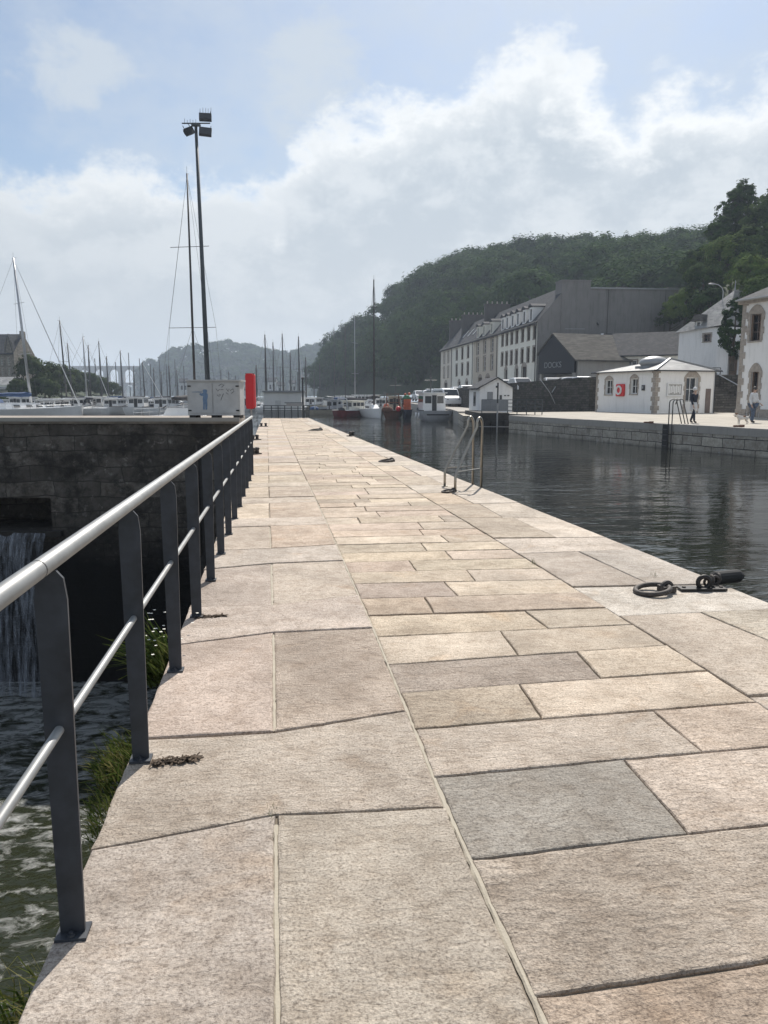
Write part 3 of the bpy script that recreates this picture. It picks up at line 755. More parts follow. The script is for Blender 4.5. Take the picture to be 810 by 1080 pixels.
# far quay: local x along the edge towards the viewer, y inland
QA = at(537,438.4,.15); QB = at(810,453,.15)
qd = (QB-QA).normalized(); QRZ = math.atan2(qd.y, qd.x)
QM = Matrix.Translation(QA) @ Matrix.Rotation(QRZ, 4, 'Z'); QI = QM.inverted()
def ql(p): return QI @ Vector(p)
QZ = .15
mb = MB(); mb.prism([(0,0),(60,0),(60,60),(-8.5,60),(-8.5,2.6),(0,2.6)], -7.15, -.004)
fq = tag(mb.build('far_quay', M['quay_blocks'], loc=QA, rz=QRZ), 'pale granite far quay wall across the dark basin', 'quay', kind='structure')
mb = MB()
x = .0
while x < 60:
    w = rnd.uniform(1.1,1.9); mb.prism([(x+.008,-.03),(x+w-.008,-.03+rnd.gauss(0,.006)),(x+w-.008,.62),(x+.008,.62)], -.33, .012+rnd.gauss(0,.006)); x += w
tag(mb.build('quay_coping', M['concrete'], fq), kind='structure')
mb = MB(); mb.add([(-8.4,2.62,.004),(0,2.62,.004),(0,.63,.004),(60,.63,.004),(60,60,.004),(-8.4,60,.004)], [(0,1,2,3,4,5)])
tag(mb.build('quay_paving', M['sand_paving'], fq), kind='structure')
# dark plate standing in for a shaded ladder recess, and ladder on the far quay
lx = ql(at(697,448,.15)).x
mb = MB()
lad = empty('far_quay_ladder', QM @ Vector((lx,0,0)), QRZ, 'dark iron ladder with hooped grab rails on the far quay wall', 'ladder')
mb.box(-.80,-.42,-.06,-.034,-1.6,-.02); mb.build('recess_shade_plate', M['black_iron'], lad)
for xx in (-.36,-.12,.10):
    pts = [(xx,-.09,-1.7),(xx,-.09,1.02)]
    pts += [(xx+.0, -.09+.24*(1-math.cos(t)), 1.02+.16*math.sin(t)) for t in (.4,.9,1.57,2.2)] + [(xx+.08,.6,.02)]
    if xx > 0: pts = pts[1:]; pts[0] = (xx-.1,-.04,.95)
    mb = MB(); mb.tube(pts, .026, 8); mb.build('grab_rail', M['mast_grey'], lad, smooth=True)
for k in range(6):
    mb = MB(); mb.bar((-.78,-.09,-.25-.26*k),(-.44,-.09,-.25-.26*k),.035,.035); mb.build('rung', M['mast_grey'], lad)
for k, (u, v) in enumerate(((683,446.5),(778,450.5))):
    t = empty('mooring_ring', at(u, v, QZ+.01), 0, ['rusty mooring ring on the far quay left of the iron ladder','rusty mooring ring on the far quay in front of the white dog'][k], 'mooring ring', 'iron rings on the far quay')
    mb = MB(); mb.ring((0,0,.05), .16, .035, 'z', 16, 6); mb.build('ring', M['rust'], t)
    mb = MB(); mb.box(.10,.28,-.06,.06,0,.1); mb.build('staple', M['rust'], t)

# retaining wall and street platform
def cw(cx, d, z): return C(cx, d, z)
WL = [(-30,300,.9),(2.5,160,1.4),(7.6,105,1.95),(9.5,84,2.45),(17.4,66,3.0),(24.5,64.5,3.1),(30,60,3.1),(60,52,3.1)]
mb = MB(); th = .5
nrm = []
for i, (x, d, z) in enumerate(WL):
    a, b = WL[max(i-1,0)], WL[min(i+1,len(WL)-1)]
    t = Vector((b[0]-a[0], b[1]-a[1])).normalized(); nrm.append(Vector((-t.y, t.x)))
vs = []
for (x, d, z), n_ in zip(WL, nrm):
    p, q = C(x,d), C(x+n_.x*th, d+n_.y*th)
    vs += [(p.x,p.y,-6.8),(p.x,p.y,z),(q.x,q.y,z),(q.x,q.y,-6.8)]
fs = []
for i in range(2, len(WL)-1):
    a, b = 4*i, 4*(i+1)
    fs += [(a,b,b+1,a+1),(a+1,b+1,b+2,a+2),(a+2,b+2,b+3,a+3)]
mb.add(vs, fs)
rw = mb.build('retaining_wall', M['dark_wall']); tag(rw, 'dark ivy stained stone retaining wall below the parked cars', 'wall')
mb = MB(); vs = []
for (x, d, z), n_ in zip(WL, nrm):
    p = C(x+n_.x*.4, d+n_.y*.4); vs.append((p.x,p.y,z-.95))
for x, d, z in ((70,300,2.2),(80,200,2.4),(85,150,2.6),(88,120,2.8),(90,105,2.9),(92,95,3.0),(95,88,3.0),(110,80,3.0)):
    p = C(x,d); vs.append((p.x,p.y,z-.9))
m = len(WL); mb.add(vs, [(i, i+1, m+i+1, m+i) for i in range(m-1)])
tag(mb.build('street', M['asphalt']), 'upper quayside street in front of the row of houses', 'street', kind='structure')
# handrails of the steps cut in the wall
hs = empty('wall_handrail', (0,0,0), 0, 'thin pale metal handrails crossing on the dark retaining wall', 'handrail')
for a, b in (((569,399),(580,414)),((589,403),(582,414)),((580,414),(586,427))):
    d = 71.0
    mb = MB(); mb.tube([atd(*a,d-.6), atd(*b,d-.6)], .035, 6); mb.build('rail', M['alu'], hs)

# ================================================================== HILLS
def hill(name, tab, nv, mat, label, prof=.75, under=9.0, plateau=200, jit=1.2):
    cols = []
    us = []
    u = tab[0][0]
    while u <= tab[-1][0]: us.append(u); u += 10
    def row(u):
        for a, b in zip(tab, tab[1:]):
            if u <= b[0]:
                t = (u-a[0])/(b[0]-a[0]); return [a[k]+(b[k]-a[k])*t for k in range(1, 5)]
        return list(tab[-1][1:])
    rows = []
    for u in us:
        y, db, dc, zb = row(u); pc = atd(u, y, dc); zc = max(zb+2, pc.z-under); line = []
        for j in range(nv+1):
            t = j/nv; d = db+(dc-db)*t; z = zb+(zc-zb)*(t**prof) + rnd.gauss(0,.25)*jit*(0<t<1)
            q = atd(u, 416, d); line.append((q.x, q.y, z))
        q = atd(u, 416, dc+plateau*.5); line.append((q.x, q.y, zc-2)); q = atd(u, 416, dc+plateau); line.append((q.x, q.y, zc-14))
        rows.append(line)
    n = len(rows[0]); mb = MB()
    mb.add([p for r in rows for p in r], [(i*n+j, (i+1)*n+j, (i+1)*n+j+1, i*n+j+1) for i in range(len(rows)-1) for j in range(n-1)])
    o = mb.build(name, mat, smooth=True); tag(o, label, 'hill', kind='structure')
    return us, rows
HT = [(334,384,300,315,.2),(338,366,290,312,.3),(350,346,275,305,.4),(365,337,255,297,.6),(380,327,240,292,.8),(400,310,215,285,1.0),(420,291,195,277,1.3),(440,276,182,267,1.6),(460,263,172,257,1.9),(490,257,160,247,2.2),
      (520,247,148,240,2.5),(560,243,130,235,2.6),(600,239,122,230,2.7),(650,241,116,225,2.7),(700,239,108,222,2.7),(740,237,104,218,2.7),(790,236,100,215,2.7),(860,228,98,212,2.7),(1000,225,95,210,2.7)]
us1, rows1 = hill('wooded_hill', HT, 8, M['undergrowth'], 'steep wooded hill rising behind the row of houses', under=12.5)
FT = [(140,411,560,600,0),(146,400,520,560,0),(152,387,490,530,0),(170,377,465,520,0),(185,369,450,515,0),(205,366,445,510,0),(225,364,440,505,0),(250,362,435,505,0),(275,370,430,500,0),(300,374,430,495,0),(325,367,425,490,0),(345,366,425,490,0),(400,360,425,490,0)]
FT = [(u,y,a*1.65,b*1.65,z) for u,y,a,b,z in FT]
us2, rows2 = hill('far_hill', FT, 6, M['undergrowth'], 'bluish hazy wooded hill beyond the marina', under=9)
FT3 = [(20,403,1450,1650,0),(80,403,1450,1650,0),(120,404,1450,1650,0),(200,400,1450,1650,0),(330,398,1450,1650,0)]
us3, rows3 = hill('distant_hill', FT3, 5, M['undergrowth'], 'pale distant hillside seen through the viaduct arches', under=15)
BT = [(-260,372,95,150,.2),(-60,382,105,165,.2),(0,396,112,170,.2),(30,402,118,180,.2),(70,406,135,210,.2),(100,408,160,240,.2),(130,414,200,260,.0)]
us4, rows4 = hill('left_bank', BT, 5, M['undergrowth'], 'wooded left bank behind the moored yachts', under=.5, plateau=60)

# ------------------------------------------------------------------ foliage generators
NR = np.random.default_rng(11)
def leaves(centers, rc, per, size, flat=.75, up=.25, od=None):
    K = len(centers); n = K*per
    d = NR.normal(size=(n,3)); d /= np.linalg.norm(d, axis=1)[:,None]
    r = NR.random(n)**.55
    rcs = np.repeat(rc if hasattr(rc,'__len__') else np.full(K, rc), per)
    p = np.repeat(centers, per, axis=0) + d*(r*rcs)[:,None]*np.array([1,1,flat])
    nr = d*.6 + NR.normal(size=(n,3))*.32 + (0 if od is None else np.repeat(od, per, axis=0)*1.5); nr[:,2] += up; nr /= np.linalg.norm(nr, axis=1)[:,None]
    a = np.cross(nr, NR.normal(size=(n,3))); a /= np.linalg.norm(a, axis=1)[:,None]+1e-9
    b = np.cross(nr, a); s = size*NR.uniform(.55,1.25,n)[:,None]
    a = a*s*.62; b = b*s
    return np.stack([p-a*.25-b*.5, p+a*.5, p+a*.15+b*.5, p-a*.5+b*.05], axis=1)
def crown(center, rad, K, per, size, rc=.3, hollow=.45, top=0.0, low=.45):
    d = NR.normal(size=(K,3)); d /= np.linalg.norm(d, axis=1)[:,None]
    d[:,2] = np.where(d[:,2] < -low, -d[:,2], d[:,2])
    r = hollow+(1-hollow)*NR.random(K)**.6
    rad = np.array(rad); c = d*r[:,None]*rad
    if top: c[:,:2] *= (1-top*np.clip(c[:,2]/rad[2],0,1))[:,None]
    return leaves(np.array(center)+c, rc*rad[:2].mean()*NR.uniform(.6,1.25,K), per, size, od=d)

def wood(name, us, rows, nrow, n, hmin, hmax, mat, label, K, per, size, umin, umax, cat='wood'):
    Q = []; nv = nrow
    for i in range(n):
        fu = rnd.uniform(umin, umax); k = min(len(us)-2, max(0, int((fu-us[0])/10))); t = (fu-us[k])/10
        s = rnd.random()**.75*nv if i > n*.28 else nv*rnd.uniform(.93,1.0)
        j = min(nv-1, int(s)); w = s-j
        def P(a, b): return Vector(rows[a][b])
        p = (P(k,j)*(1-w)+P(k,j+1)*w)*(1-t) + (P(k+1,j)*(1-w)+P(k+1,j+1)*w)*t
        h = rnd.uniform(hmin, hmax)*(1.0 if s < nv*.92 else .85); rx = h*rnd.uniform(.40,.56)
        Q.append(crown((p.x,p.y,p.z+h*.45), (rx,rx,h*.50), K, per, size, .30, .72))
    o = quads_mesh(name, np.concatenate(Q), mat); tag(o, label, cat, kind='stuff'); return o
wood('hillside_wood', us1, rows1, 8, 400, 8, 13.5, M['leaf_wood'], 'dense dark green broadleaf wood covering the hill', 60, 34, .8, 336, 930)
wood('lower_slope_wood', us1, rows1, 4, 150, 7, 11, M['leaf_wood'], 'dense trees along the foot of the hill behind the fishing boats', 60, 30, .8, 338, 480)
wood('far_wood', us2, rows2, 6, 240, 10, 18, M['leaf_wood'], 'hazy blue green wood on the far hill', 34, 20, 2.2, 150, 395)
wood('distant_wood', us3, rows3, 5, 90, 10, 16, M['leaf_wood'], 'pale hazy woods on the distant hillside', 9, 10, 5, 22, 325)

def tree(label, p, h, w, group=None, K=60, per=60, size=.32, mat='leaf_dark', trunk=.35, name='broadleaf_tree', hollow=.45, rc=.25, top=.35, cat='tree', low=.6):
    t = empty(name, p, rnd.uniform(0,6), label, cat, group)
    mb = MB(); r0 = h*.022+.04
    mb.tube([(0,0,-.5),(0,0,h*trunk*.5),(h*.01,0,h*trunk),(h*.02,h*.01,h*.8)], [r0*1.3,r0,r0*.8,r0*.15], 8)
    for k in range(6):
        a = k*1.05+rnd.uniform(0,.6); z0 = h*(trunk*.7+.08*k); l = w*rnd.uniform(.28,.42)
        mb.tube([(0,0,z0),(l*.5*math.cos(a),l*.5*math.sin(a),z0+h*.07),(l*math.cos(a),l*math.sin(a),z0+h*.18)], [r0*.45,r0*.28,r0*.08], 5)
    mb.build('trunk', M['bark'], t)
    z0 = h*trunk*.75; zc = (h+z0)/2
    quads_mesh('crown', crown((0,0,zc), (w/2,w/2,(h-z0)/2*.93), K, per, size, rc, hollow, top, low), M[mat], t)
    return t

# steep leafy slope on the right above the white house
ST = [(684,349,94,97,3),(700,344,90,98,3),(716,330,86,97,3),(735,312,82,96,3),(755,285,80,96,3),(780,262,78,97,3),(800,255,76,96,3),(850,235,70,92,3),(1000,200,66,88,3)]
us5, rows5 = hill('leafy_slope', ST, 5, M['undergrowth'], 'steep overgrown slope above the white house on the right', under=2.0, plateau=40, jit=.3)
def slope_tree(u, vb, vt, d, wpx, label, **k):
    b = atd(u, vb, d); t = atd(u, vt, d); h = t.z-b.z
    return tree(label, b, h, wpx/F*d, 'trees on the leafy slope at the right', **k)
slope_tree(779,275,187,95,52,'tall loose topped tree standing highest on the right slope', K=210, per=34, size=.34, hollow=.10, rc=.13, top=.55, mat='leaf_wood', trunk=.3)
slope_tree(812,300,193,92,56,'tall tree cut by the right edge of the photo', K=170, per=36, size=.36, mat='leaf_dark', hollow=.2, rc=.15)
slope_tree(757,300,226,93,44,'dark rounded tree left of the tallest tree on the slope', K=150, per=40, size=.32, mat='leaf_wood', trunk=.2, rc=.17)
slope_tree(770,310,246,88,66,'broad flat topped light green tree in the middle of the slope', K=220, per=40, size=.28, mat='leaf_light', trunk=.12, top=.0, rc=.16)
slope_tree(741,318,276,86,46,'mid green bushy tree below the flat topped one', K=150, per=40, size=.28, mat='leaf_dark', trunk=.12, top=.1, rc=.17)
slope_tree(722,352,302,86,46,'light tipped bushy tree beside the grey warehouse wall', K=170, per=40, size=.26, mat='leaf_light', trunk=.1, top=.2, rc=.17)
slope_tree(706,352,318,88,30,'small low bush against the right end of the grey warehouse', K=50, per=60, size=.28, mat='leaf_dark', trunk=.1, name='bush', cat='bush')
slope_tree(747,345,298,82,40,'dark tree just above the roof of the white house', K=80, per=60, size=.30, mat='leaf_wood', trunk=.1, top=.1)
slope_tree(790,320,268,78,52,'yellow green tree behind the roof of the right building', K=170, per=40, size=.26, mat='leaf_light', trunk=.15, rc=.17)
slope_tree(772,385,312,66,30,'dark ivy covered tree beside the white house gable', K=110, per=70, size=.22, mat='leaf_wood', trunk=.04, top=.1, low=.97, hollow=.6)
slope_tree(798,345,290,72,50,'mid green tree behind the roof at the right edge', K=90, per=60, size=.28, mat='leaf_dark', trunk=.1)
slope_tree(757,350,322,80,24,'small ivy mass between the white house and the lamp', K=50, per=60, size=.24, mat='leaf_dark', trunk=.1, name='bush', cat='bush')

slope_tree(803,278,206,90,58,'dense dark tree filling the gap right of the tallest tree', K=170, per=40, size=.32, mat='leaf_dark', trunk=.12, rc=.17)
slope_tree(787,300,236,88,52,'dense mid green tree under the tallest tree on the slope', K=170, per=40, size=.30, mat='leaf_dark', trunk=.1, rc=.17)
slope_tree(768,282,214,94,36,'dark narrow tree leaning against the tallest tree', K=120, per=40, size=.32, mat='leaf_wood', trunk=.1, rc=.18)
slope_tree(806,345,272,80,50,'light green tree behind the gutter at the right edge', K=150, per=40, size=.28, mat='leaf_light', trunk=.1, rc=.18)
slope_tree(733,300,262,92,40,'rounded dark tree at the left shoulder of the slope', K=130, per=40, size=.30, mat='leaf_dark', trunk=.1, rc=.18)
# left bank trees
bank = [(36,371,118,34,'tall dense tree next to the stone manor'),(53,379,128,34,'bushy tree right of the tall mast on the left bank'),(66,383,140,32,'third tree from the manor on the left bank'),(80,387,152,30,'mid green round tree on the left bank'),
        (94,391,165,28,'round tree right of the two short masts'),(107,396,180,26,'low rounded tree left of the viaduct arches'),(119,403,200,22,'last small tree in front of the viaduct'),(22,400,112,26,'low bushy tree below the manor wall'),(6,418,108,26,'shrubby low tree under the pale roofed house'),(48,398,116,30,'low dark tree behind the big white yacht')]
for u, vt, d, wpx, l in bank:
    b = atd(u, 427, d); b.z = .2; t = atd(u, vt, d)
    tree(l, b, t.z-.2, wpx/F*d, 'trees on the left bank', K=60, per=50, size=.5, mat='leaf_bank', trunk=.12, top=.2, rc=.3)
# ================================================================== BUILDINGS
def win(root, x0, x1, z0, z1, y=0.0, rev=.2, surround=None, sw=.16, fr=None, bars=(1,2), arch=0.0, glass='glass', sill=True, shut=None, name='window', sp=.025):
    fr = fr or M['white_paint']
    mb = MB(); f = .07; yy = y+rev-.07
    for a, b, c, d in ((x0,x0+f,z0,z1),(x1-f,x1,z0,z1),(x0+f,x1-f,z0,z0+f),(x0+f,x1-f,z1-f,z1)): mb.box(a,b,yy,yy+.05,c,d)
    for i in range(1, bars[0]+1):
        x = x0+(x1-x0)*i/(bars[0]+1); mb.box(x-.025,x+.025,yy+.004,yy+.045,z0+f,z1-f)
    for i in range(1, bars[1]+1):
        z = z0+(z1-z0)*i/(bars[1]+1)
        xs = [x0+f]+[v for k in range(1,bars[0]+1) for v in (x0+(x1-x0)*k/(bars[0]+1)-.026, x0+(x1-x0)*k/(bars[0]+1)+.026)]+[x1-f]
        for a, b in zip(xs[::2], xs[1::2]): mb.box(a,b,yy+.008,yy+.04,z-.02,z+.02)
    w = mb.build(name, fr, root)
    mb = MB(); mb.add([(x0,y+rev-.012,z0),(x1,y+rev-.012,z0),(x1,y+rev-.012,z1),(x0,y+rev-.012,z1)], [(0,1,2,3)]); mb.build('pane', M[glass], w)
    if surround is not None:
        mb = MB(); n = max(2, int((z1-z0)/.33))
        for sx, dr in ((x0,-1),(x1,1)):
            for k in range(n):
                e = sw*(1.0 if k%2 else .68); a, b = sorted((sx, sx+dr*e)); mb.box(a,b,y-sp,y-.003,z0+(z1-z0)*k/n,z0+(z1-z0)*(k+1)/n-.006)
        if arch:
            N = 8; xm = (x0+x1)/2
            for k in range(N):
                t0, t1 = k/N, (k+1)/N
                def P(t, o):
                    x = x0-o+(x1-x0+2*o)*t; zz = z1+o*.0+(arch+o)*math.sin(math.pi*t)**.8; return (x, y-sp, zz)
                q = [P(t0,0),P(t1,0),P(t1,sw),P(t0,sw)]
                mb.ext([q[0],q[1],q[2],q[3]], (0,sp-.003,0))
            # solid tympanum below the arch
            mb.ext([(x0,y-sp+.004,z1)]+[(x0+(x1-x0)*t/8, y-sp+.004, z1+arch*math.sin(math.pi*t/8)**.8) for t in range(1,8)]+[(x1,y-sp+.004,z1)], (0,sp-.008,0))
        else: mb.box(x0-sw,x1+sw,y-sp,y-.003,z1+.004,z1+sw)
        mb.build('surround', surround, w)
    if sill:
        mb = MB(); mb.box(x0-.1,x1+.1,y-.07,y+rev-.08,z0-.09,z0-.003); mb.build('sill', surround or M['stone_trim'], w)
    if shut:
        mb = MB(); mb.box(x0+.02,x0+.02+(x1-x0)*.16,y+.03,y+.06,z0+.02,z1-.02); mb.box(x1-.02-(x1-x0)*.16,x1-.02,y+.03,y+.06,z0+.02,z1-.02); mb.build('shutter', shut, w)
    return w
def frame_of(A, B):   # local x from A to B, origin A
    d = B-A; rz = math.atan2(d.y, d.x); m = Matrix.Translation((A.x,A.y,0)) @ Matrix.Rotation(rz,4,'Z'); return rz, m
def quoins(x0, dr, z0, z1, y=0.0, w=.34, h=.34, sp=.03, side=None):
    mb = MB(); z = z0; k = 0
    while z < z1-.05:
        e = w*(1.0 if k%2 else .62); a, b = sorted((x0, x0+dr*e)); t = min(h, z1-z)
        mb.box(a, b, y-sp, y-.002, z, z+t-.01)
        if side is not None:
            e2 = w*(.62 if k%2 else 1.0); s0, s1 = sorted((x0, x0-dr*sp)); mb.box(s0 if s0<x0 else x0+.002, s1 if s1>x0 else x0-.002, y+.0, y+e2, z, z+t-.01)
        z += h; k += 1
    return mb
def gable_roof(x0, x1, y0, y1, ze, zr, over=.25, th=.14, ridge='x'):
    mb = MB(); ym = (y0+y1)/2; s = (zr-ze)/(ym-y0); o = over
    a = [(x0,y0-o,ze-s*o),(x0,ym,zr),(x0,y1+o,ze-s*o),(x0,y1+o,ze-s*o-th),(x0,ym,zr-th*1.3),(x0,y0-o,ze-s*o-th)]
    b = [(x1,p[1],p[2]) for p in a]
    mb.add(a+b, [(0,6,7,1),(1,7,8,2),(2,8,9,3),(3,9,10,4),(4,10,11,5),(5,11,6,0),(0,1,4,5),(1,2,3,4),(11,10,7,6),(10,9,8,7)])
    return mb

# ---- row of old houses along the quay street
RA, RB = atd(465,371,145), atd(567,342,88)
rz, RMt = frame_of(RA, RB); L = (Vector((RB.x,RB.y))-Vector((RA.x,RA.y))).length
def s2x(s): return L*(1-s/1.0)
def u2x(u):
    best = None
    for i in range(2001):
        x = L*i/2000; p = RMt @ Vector((x,0,0)); cxx = p.x*CY-p.y*SY; dd = p.x*SY+p.y*CY
        e = abs(405+F*cxx/(dd*.9885)-u)
        if best is None or e < best[0]: best = (e, x)
    return best[1]
ZE = 9.7; ZR = 13.6; DEP = 6.8
def row_house(x0, x1, cols, mat, trim, label, dormers, base_z, rows, ww, arches, skylights=(), shut=None, dmat='white_paint', chim=True, ground_mat=None, gable=False):
    t = empty('stone_house', RMt @ Vector((x0,0,0)), rz, label, 'house', 'row of old quayside houses')
    w = x1-x0; holes = []; cols = [c-x0 for c in cols]
    for c in cols:
        for z0, z1 in rows: holes.append((c-ww/2, c+ww/2, z0, z1))
    for c, hw, zt_ in arches: holes.append((c-x0-hw, c-x0+hw, base_z-.4, zt_))
    mb = MB(); mb.facade(0, w, base_z-1.5, ZE, holes, 0, .22)
    mb.box(0,w,.24,DEP-.01,base_z-1.5,ZE-.02) if False else None
    mb.add([(0,0,base_z-1.5),(0,DEP,base_z-1.5),(0,DEP,ZE),(0,DEP/2,ZR-.1),(0,0,ZE)], [(0,4,3,2,1)])
    mb.add([(w,0,base_z-1.5),(w,DEP,base_z-1.5),(w,DEP,ZE),(w,DEP/2,ZR-.1),(w,0,ZE)], [(0,1,2,3,4)])
    mb.add([(0,DEP,base_z-1.5),(w,DEP,base_z-1.5),(w,DEP,ZE),(0,DEP,ZE)], [(3,2,1,0)])
    mb.build('wall', mat, t)
    if gable:
        mb = MB(); mb.add([(w+.03,-.02,base_z-1.5),(w+.03,DEP+.02,base_z-1.5),(w+.03,DEP+.02,ZE),(w+.03,DEP/2,ZR),(w+.03,-.02,ZE)], [(0,1,2,3,4)]); mb.build('gable_cladding', M['grey_render'], t)
    mb = MB(); mb.box(0, w, -.16, -.004, ZE-.22, ZE-.02); mb.build('cornice', trim, t)
    rf = gable_roof(0, w, 0, DEP, ZE, ZR, .28, .12).build('roof', M['slate'], t)
    for c in cols:
        for z0, z1 in rows: win(t, c-ww/2, c+ww/2, z0, z1, 0, .22, trim, .17, M['shutter'] if shut else M['white_paint'], (1,2), 0, 'glass', True, shut)
    for c, hw, zt_ in arches: win(t, c-x0-hw, c-x0+hw, base_z-.4, zt_, 0, .22, trim, .18, M['shutter'], (1,1), .35, 'glass', False, name='ground_opening')
    for c in dormers:
        c -= x0; y0 = .12; s = (ZR-ZE)/(DEP/2); zt2 = ZE+1.75; yb = (zt2-ZE)/s
        mb = MB(); mb.add([(c-.62,y0,ZE+.1),(c-.62,y0,zt2),(c-.62,yb+.2,zt2),(c-.62,y0+.3,ZE+.1)], [(0,1,2,3)]); mb.add([(c+.62,y0,ZE+.1),(c+.62,y0,zt2),(c+.62,yb+.2,zt2),(c+.62,y0+.3,ZE+.1)], [(3,2,1,0)])
        mb.facade(c-.62,c+.62,ZE+.1,zt2,[(c-.42,c+.42,ZE+.25,zt2-.2)],y0,.12)
        dm = mb.build('dormer', M[dmat], t)
        mb = MB(); mb.ext([(c-.75,y0-.15,zt2+.002),(c+.75,y0-.15,zt2+.002),(c+.75,y0-.15,zt2+.1),(c,y0-.15,zt2+.42),(c-.75,y0-.15,zt2+.1)], (0,yb+.6,0)); mb.build('dormer_roof', M['slate'], dm)
        mb = MB(); mb.add([(c-.42,y0+.11,ZE+.25),(c+.42,y0+.11,ZE+.25),(c+.42,y0+.11,zt2-.2),(c-.42,y0+.11,zt2-.2)], [(0,1,2,3)]); mb.build('pane', M['glass'], dm)
    s = (ZR-ZE)/(DEP/2)
    for c, yq in skylights:
        c -= x0; mb = MB(); z = ZE+s*yq
        mb.ext([(c-.4,yq-.5,z-s*.5+.05),(c+.4,yq-.5,z-s*.5+.05),(c+.4,yq+.5,z+s*.5+.05),(c-.4,yq+.5,z+s*.5+.05)], (0,-.04,.05)); mb.build('skylight', M['pewter'], rf)
    if chim:
        mb = MB(); mb.box(.02,.95,DEP/2-1.9,DEP/2+1.9,ZE+1.4,ZR+1.15); mb.box(-.04,1.01,DEP/2-1.98,DEP/2+1.98,ZR+1.152,ZR+1.32)
        cm = mb.build('chimney', M['dark_slate_wall'], rf); mb = MB()
        for k in range(5): mb.lathe([(.13,0),(.1,.4),(0,.41)], 8, (.48, DEP/2-1.5+.75*k, ZR+1.32))
        mb.build('chimney_pot', M['tan_trim'], cm)
    # gutter and downpipe
    mb = MB(); mb.tube([(0,-.33,ZE-.24),(w,-.33,ZE-.24)], .06, 6); mb.tube([(w-.25,-.09,base_z-.5),(w-.25,-.09,ZE-.3)], .05, 6); mb.build('gutter', M['mast_grey'], t)
    return t
xb1, xb2 = u2x(524.2), u2x(498.5); xm3 = u2x(476.5)
c1 = [u2x(u) for u in (528.8,533.3,538.4,543.6,549.6,555.8,562.0)]
row_house(xb1, L, c1, M['cream_render'], M['tan_trim'], 'tall pale quayside house with seven window columns and six dormers, nearest in the row', [u2x(u) for u in (527.5,532,537.5,543,549.5,556.5)], 2.7, [(5.25,6.9),(7.75,9.25)], 1.0, [(u2x(533),.65,4.7),(u2x(544),.65,4.7),(u2x(552),.95,4.8)], dmat='white_paint', chim=False, shut=M['shutter'], gable=True)
row_house(xb2, xb1-.02, [u2x(u) for u in (503,510.3,518)], M['tan_render'], M['stone_trim'], 'brownish stone house with three window columns in the middle of the row', [u2x(u) for u in (502,508,516)], 2.2, [(4.9,6.9),(7.4,9.15)], 1.45, [(u2x(506),1.1,4.0),(u2x(514),1.1,4.0)], dmat='cream_render', chim=True)
row_house(xm3, xb2-.02, [u2x(u) for u in (493,487,481.2)], M['cream_render'], M['tan_trim'], 'pale house with three window columns and skylights beside the brownish house', [], 2.0, [(4.6,6.5),(7.2,9.0)], 1.35, [(u2x(492),.9,3.6),(u2x(484),.9,3.6)], skylights=[(u2x(492),1.4),(u2x(487),1.4),(u2x(482),1.4)], chim=True, shut=M['shutter'])
row_house(0, xm3-.02, [u2x(472.4), u2x(468.2)], M['buff_render'], M['tan_trim'], 'narrow buff house with two window columns at the far end of the row', [], 1.8, [(4.5,6.4),(7.1,8.9)], 1.3, [(u2x(470),1.4,3.6)], chim=True)
# ---- chimney wall and grey warehouse joined to the row
wh = empty('grey_warehouse', RMt @ Vector((L,DEP/2-.2,0)), rz, 'huge blank grey rendered warehouse wall with flat top behind the black shed', 'warehouse')
def toloc(p): return (Matrix.Translation((0,-(DEP/2-.2),0)) @ Matrix.Translation((-L,0,0)) @ RMt.inverted()) @ Vector(p)
def urange(u, v, x=0.05):   # local y at local x plane for pixel u
    r, _, _ = ray(u, v); o = toloc((0,0,EYE)); q = toloc((r[0],r[1],EYE+r[2])); k = (x-o.x)/(q.x-o.x); return o+(q-o)*k
k0, k1 = urange(592.5,300), urange(623,297)
mb = MB(); mb.box(-2.0, .12, k0.y, k1.y, 1.5, k1.z); mb.box(-2.06,.18,k0.y-.06,k1.y+.06,k1.z+.002,k1.z+.16)
mb.build('chimney_wall', M['grey_render'], wh)
w1, w2 = urange(623.3,304,-.2), urange(724,302,-.2)
mb = MB(); mb.box(-14,-.2,k1.y+.004,w2.y,1.5,w1.z-.05); mb.build('wall', M['grey_render'], wh)
mb = MB(); mb.box(-14.1,-.08,k1.y+.14,w2.y+.1,w1.z-.048,w1.z+.12); mb.build('parapet', M['pewter'], wh)
pv = urange(650,299,-3)
for u in (655, 708):
    mb = MB(); q = urange(u,300,-3); mb.ext([(-3.4,q.y-1.1,w1.z+.121),(-3.4,q.y+1.1,w1.z+.121),(-3.4,q.y+.6,w1.z+.55),(-3.4,q.y-.6,w1.z+.55)], (.9,0,0)); mb.build('roof_light', M['dark_slate_wall'], wh)
for u in (640, 700):
    mb = MB(); q = urange(u,346,-.2); mb.tube([(-.12,q.y,1.6),(-.12,q.y,w1.z-.1)], .05, 6); mb.build('downpipe', M['dark_slate_wall'], wh)
q = urange(598,346.5,.0)
mb = MB(); mb.box(.121,.16,q.y-.3,q.y+2.0,q.z-.08,q.z+.02); mb.build('ledge', M['pewter'], wh)

